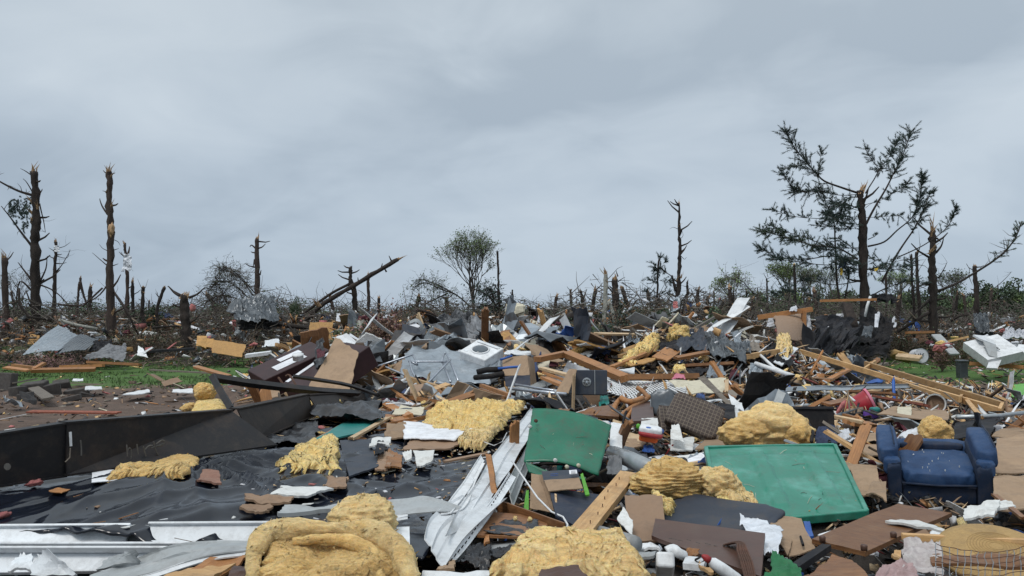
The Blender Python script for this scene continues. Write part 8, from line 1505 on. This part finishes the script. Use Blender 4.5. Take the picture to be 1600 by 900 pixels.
# small scattered orange cone-like tag
woolball('orange_bag', 'bright orange plastic scrap left of the pale grey tarp', 'orange', P(601, 551, 20), (.11, .1, .07), .4, 14, 10, cat='scrap')
for k in range(46):
    px = random.choice((random.uniform(575, 625), random.uniform(0, 1600), random.uniform(750, 900), random.uniform(1440, 1600))); d = random.uniform(22, 40); py = random.uniform(488, 545); p = P(px, py, d); hz = float(H(p.x, p.y)); p.z = max(hz+.05, min(p.z, hz+1.2)); r = random.uniform(.04, .11)
    m_ = random.choice(('pink_fluff', 'pink_fluff', 'pink_fluff', 'white_cloth', 'glasswool_bright', 'maroon_cloth'))
    woolball('brush_scrap', autolabel(['%s %s %s' % ('small' if r < .1 else 'ragged', {'pink_fluff': 'pink insulation tuft', 'white_cloth': 'white scrap', 'glasswool_bright': 'yellow tuft', 'maroon_cloth': 'dark red scrap'}[m_], w_) for w_ in ('', 'snagged in brush')], px, py), m_, p, (r*1.4, r*.6, r*.7), .95, 18, 12, group='tufts and scraps snagged in the brush', cat='scrap')
# ================================================================== SCATTER: individual medium pieces
def variants():
    out = {}
    def mk(k, lst): out[k] = lst
    def sheetmesh(w_, h_, th, jag, bend, fold, mts, n=5, m=5, cnt=5, nm='piece', sm=False):
        r = []
        for q in range(cnt):
            s = sd_(); c = [V((-w_/2, -h_/2, 0)), V((w_/2*random.uniform(.6, 1.2), -h_/2, 0)), V((w_/2, h_/2*random.uniform(.6, 1.2), 0)), V((-w_/2*random.uniform(.4, 1.1), h_/2, 0))]
            def fn(u, v, p): return bend*nz(p, 2.2/w_, s)+fold*(1-abs(nz(p, 3/w_, s+5)))
            vs, fs, M = patch(c, n, m, th, fn, jag, 5, s); I = M.inverted(); r.append([mesh(nm, [I @ v for v in vs], fs, [mt], None, sm) for mt in mts])
        return r
    out['plank'] = [[mesh('plank', *board_vf(L_, w_, t_, sd_(), .06), [mt]) for mt in ('lumber', 'lumber_orange', 'wood_grey', 'lumber_pale', 'wood_brown')] for L_, w_, t_ in ((.95, .09, .038), (.7, .09, .038), (.5, .14, .02), (.8, .05, .02), (1.2, .09, .038), (.35, .07, .03))]
    out['lath'] = [[mesh('lath', *board_vf(L_, .022, .012, sd_(), .04), [mt]) for mt in ('lumber_pale', 'lumber_orange', 'wood_grey', 'white_paint')] for L_ in (.5, .8, .3)]
    out['siding'] = sheetmesh(.7, .12, .005, .03, .05, .03, ('vinyl_white', 'vinyl_grey', 'white_paint'), 8, 3)
    out['drywall'] = sheetmesh(.28, .2, .013, .1, .0, 0, ('drywall', 'drywall', 'foam_cream'))
    out['plywood'] = sheetmesh(.34, .24, .014, .07, .02, 0, ('osb', 'lumber_orange', 'hardboard', 'hardboard', 'wood_brown'))
    out['cardboard'] = sheetmesh(.36, .28, .006, .04, .06, .04, ('cardboard', 'cardboard', 'paper'))
    out['metal'] = sheetmesh(.45, .3, .004, .07, .12, .12, ('metal_grey', 'metal_light', 'galv'))
    out['felt'] = sheetmesh(.4, .3, .006, .1, .07, .06, ('tar_paper', 'shingle', 'slate_blue', 'shingle'))
    out['rag'] = sheetmesh(.3, .26, .006, .14, .12, .10, ('grey_cloth', 'white_cloth', 'blue_rag', 'brown_cloth', 'maroon_cloth', 'bag_black', 'blue'), 9, 8, sm=True)
    r = []
    for q in range(5):
        s = sd_(); vs = []; fs = []; n, m = 18, 12
        for j in range(m+1):
            a = -math.pi/2+math.pi*j/m
            for i in range(n): t = 2*math.pi*i/n; d = V((math.cos(a)*math.cos(t), math.cos(a)*math.sin(t), math.sin(a))); k = 1+.5*nz(d, 1.4, s)+.35*nz(d, 4, s)+.15*nz(d, 9, s); vs.append(V((d.x*.15*k, d.y*.11*k, d.z*.05*k)))
        for j in range(m):
            for i in range(n): fs.append((j*n+i, j*n+(i+1) % n, (j+1)*n+(i+1) % n, (j+1)*n+i))
        r.append([mesh('tuft', vs, fs, [mt], None, True) for mt in ('glasswool', 'glasswool_bright', 'glasswool_tan', 'pink_fluff')])
    out['tuft'] = r
    def bottle(mt): return mesh('bottle', *lathe([(.03, 0), (.032, .01), (.032, .12), (.014, .15), (.013, .17)], 12), [mt], None, True)
    out['container'] = [[bottle(mt) for mt in ('white_paint', 'blue', 'red', 'teal_board', 'yellow')], [mesh('tub', *lathe([(.05, 0), (.07, .10), (.075, .105), (.06, .106)], 14), [mt], None, True) for mt in ('white_paint', 'red_plastic', 'vinyl_grey', 'blue')]]
    out['stick'] = [[mesh('stick', *tube(smooth_line([V((-.5, 0, 0)), V((-.1, .05, .03)), V((.2, -.02, .05)), V((.5, .04, 0))], 3), [.012]*10, 5), [mt]) for mt in ('bark', 'twig_light', 'galv', 'white_paint')]]
    return out
VAR = variants()
ADJ = {'lumber': 'tan', 'lumber_orange': 'orange', 'wood_grey': 'weathered grey', 'lumber_pale': 'pale', 'wood_brown': 'dark brown', 'white_paint': 'white', 'vinyl_white': 'off-white', 'vinyl_grey': 'grey', 'drywall': 'white', 'foam_cream': 'cream', 'osb': 'golden', 'hardboard': 'brown', 'cardboard': 'tan', 'paper': 'white', 'metal_grey': 'dark grey', 'metal_light': 'pale grey', 'galv': 'silvery', 'tar_paper': 'black', 'shingle': 'charcoal', 'slate_blue': 'slate', 'grey_cloth': 'grey', 'white_cloth': 'white', 'blue_rag': 'navy', 'brown_cloth': 'brown', 'maroon_cloth': 'maroon', 'bag_black': 'shiny black', 'blue': 'blue', 'glasswool': 'yellow', 'glasswool_bright': 'bright yellow', 'glasswool_tan': 'tan', 'pink_fluff': 'pink', 'red': 'red', 'red_plastic': 'dark red', 'teal_board': 'teal', 'yellow': 'yellow', 'bark': 'dark', 'twig_light': 'pale'}
KIND = {'plank': ('broken_plank', 'plank', 'plank', 'broken planks strewn in the wreckage'), 'lath': ('thin_lath', 'slat', 'slat', 'thin slats strewn in the wreckage'), 'siding': ('siding_scrap', 'siding scrap', 'siding', 'siding scraps in the wreckage'), 'drywall': ('drywall_chunk', 'drywall chunk', 'drywall', 'drywall chunks in the wreckage'), 'plywood': ('panel_scrap', 'panel scrap', 'panel', 'panel scraps in the wreckage'), 'cardboard': ('cardboard_scrap', 'card sheet', 'cardboard', 'cardboard scraps in the wreckage'), 'metal': ('metal_scrap', 'bent metal scrap', 'scrap metal', 'bent metal scraps in the wreckage'), 'felt': ('roofing_scrap', 'roofing scrap', 'roofing', 'roofing scraps in the wreckage'), 'rag': ('crumpled_rag', 'crumpled rag', 'cloth', 'crumpled rags in the wreckage'), 'tuft': ('insulation_tuft', 'insulation tuft', 'insulation', 'loose insulation tufts in the wreckage'), 'container': ('plastic_container', 'plastic container', 'container', 'plastic containers in the wreckage'), 'stick': ('loose_stick', 'stick', 'stick', 'loose sticks in the wreckage')}
def px_of(p):
    r = p-CO; c, s_ = math.cos(PITCH), math.sin(PITCH); z = r.y*c+r.z*s_; y = -r.y*s_+r.z*c; return 800+F*r.x/z, 450-F*y/z
def on_floor(x, y):   # keep the black floor and the big pieces mostly clear
    px, py = px_of(V((x, y, .95)))
    return py > 640 and px < 835-(py-640)*.72
AREAS = [(px, py) for px, py in ()]
KEEP = [(1360, 655, 1570, 800, 6.2), (1095, 685, 1362, 826, 6.2), (810, 630, 965, 760, 6.1), (855, 720, 1200, 850, 5.0), (640, 630, 870, 910, 5.2), (1000, 790, 1300, 910, 4.4), (1255, 775, 1510, 880, 4.9), (1395, 810, 1610, 910, 4.3), (380, 780, 1040, 910, 4.2), (930, 600, 1150, 700, 9), (1125, 615, 1315, 705, 8.3), (862, 568, 962, 625, 11.6), (698, 518, 802, 608, 16), (775, 545, 845, 608, 13.2), (940, 585, 1140, 630, 12.4), (1240, 545, 1575, 655, 14.5), (1225, 596, 1440, 618, 13.6), (1305, 608, 1385, 665, 10.8), (1490, 512, 1610, 585, 28), (375, 515, 570, 618, 12.5), (605, 535, 795, 608, 15.5), (960, 508, 1250, 590, 16.5), (1180, 478, 1275, 545, 28), (20, 505, 160, 562, 34), (825, 548, 1090, 600, 13.5), (1480, 645, 1620, 790, 7.5), (1380, 548, 1610, 602, 28), (640, 645, 835, 715, 9.2), (415, 680, 550, 755, 6.5), (140, 700, 325, 765, 5.3)]
def kept(px, py, y):
    return any(a-14 < px < c+14 and b-10 < py < d_+6 and y < q+.1 for a, b, c, d_, q in KEEP)
def scatter(kind, n, y0, y1, pw=.9, smin=.7, smax=1.2, lift=(.0, .12), tilt=.35, region=None):
    nm, noun, cat, grp = KIND[kind]; done = 0; tries = 0
    while done < n and tries < n*8:
        tries += 1; u = random.random(); y = (y0**pw+(y1**pw-y0**pw)*u)**(1/pw); x = random.uniform(-.68, .68)*y
        if not in_pile(x, y) and y < 24 and random.random() < .93: continue
        px0, py0 = px_of(V((x, y, .97)))
        if on_floor(x, y) and y < 9.5 and not (kind in ('plywood', 'tuft', 'drywall', 'lath') and random.random() < (.9 if px0 > 430 and py0 < 735 else .3)): continue
        if 24 < y < 34 and x < -6 and random.random() < .9: continue
        if 27 < y < 35 and .42*y < x < .56*y and random.random() < .8: continue
        if region and not region(x, y): continue
        onf = on_floor(x, y) and y < 9.5
        s_ = random.uniform(smin, smax)*(1 if y < 7 else 1+.035*(y-7))*(.55 if y < 4.6 else .75 if y < 6 else 1)*(.5 if onf else 1)
        z = float(H(x, y))+random.uniform(*lift)
        if onf: z = float(floorz(x, y))+.04
        px, py = px_of(V((x, y, z)))
        if kept(px, py, y) or kept(px, py-22, y): continue
        g_ = random.choice(VAR[kind]); me = random.choice(g_); mt = me.materials[0].name; o = bpy.data.objects.new(nm, me); COL.objects.link(o)
        t_ = tilt*(.3 if onf else 1); st = random.random() < .12 and not onf and y < 28 and kind in ('plank', 'plywood', 'metal', 'siding', 'drywall', 'felt', 'lath')
        ex, ey = random.gauss(0, t_), random.gauss(0, t_)+(random.uniform(.5, 1.0)*random.choice((-1, 1)) if st else 0)
        o.location = (x, y, z+(.12*s_ if st else 0)); o.rotation_euler = (ex, ey, random.uniform(0, 6.28)) if kind not in ('plank', 'lath', 'siding', 'stick') else (ex, ey, random.gauss(0, .75)+(math.pi if random.random() < .5 else 0)); o.scale = (s_*random.uniform(.75, 1.3), s_*random.uniform(.75, 1.2), s_)
        yaw = o.rotation_euler.z % math.pi
        size = 'small' if s_ < .85 else 'large' if s_ > 1.25 else ''
        pose = 'standing on edge' if st else ('lying crosswise' if abs(yaw) < .5 or abs(yaw) > 2.64 else 'pointing away') if kind in ('plank', 'lath', 'siding', 'stick') else ('tilted' if abs(ex)+abs(ey) > .5 else 'lying flat')
        st_ = ' '.join(w_ for w_ in (size, ADJ.get(mt, ''), noun) if w_); lb = autolabel([st_, st_+' '+pose], px, py); tag(o, lb, cat, grp); done += 1
def back(x, y): return not (y < 34.5 and (x < -.22*y or x > .38*y))
SC = [('plank', 95, 4.2, 13), ('plank', 150, 9, 24), ('lath', 80, 3.6, 12), ('lath', 60, 9, 20), ('siding', 40, 4.5, 14), ('siding', 60, 9, 26), ('drywall', 55, 3.8, 12), ('drywall', 70, 9, 24), ('plywood', 110, 3.6, 12), ('plywood', 110, 9, 26), ('cardboard', 50, 3.8, 12), ('cardboard', 45, 9, 22), ('metal', 30, 4.5, 12), ('metal', 70, 10, 28), ('felt', 75, 4, 13), ('felt', 90, 9, 24), ('rag', 65, 4, 13), ('rag', 90, 9, 28), ('tuft', 30, 4, 13), ('tuft', 50, 9, 26), ('container', 34, 3.8, 10), ('container', 26, 8, 16), ('stick', 50, 4, 14), ('stick', 60, 12, 30)]
random.seed(77)
for k, n, a, b in SC: scatter(k, n, a, b)
for k, n in (('plywood', 34), ('cardboard', 22), ('felt', 24), ('metal', 26), ('siding', 26), ('drywall', 18), ('plank', 22), ('rag', 16)): scatter(k, n, 9, 20, 1, 1.3, 2.0 if k != 'plank' else 1.4, (.1, .3), .45, lambda x, y: in_pile(x-.8, y) and x < .5*y)
for k, n in (('metal', 30), ('siding', 22), ('plywood', 34), ('rag', 34), ('drywall', 24), ('felt', 20), ('plank', 26)): scatter(k, n, 29, 46, 1, 1.0, 1.6 if k != 'plank' else 1.2, (.1, .9), .45 if k != 'plank' else .15, back)
print('tris', sum(len(o.data.polygons)*(1.7) for o in bpy.data.objects if o.type == 'MESH'))
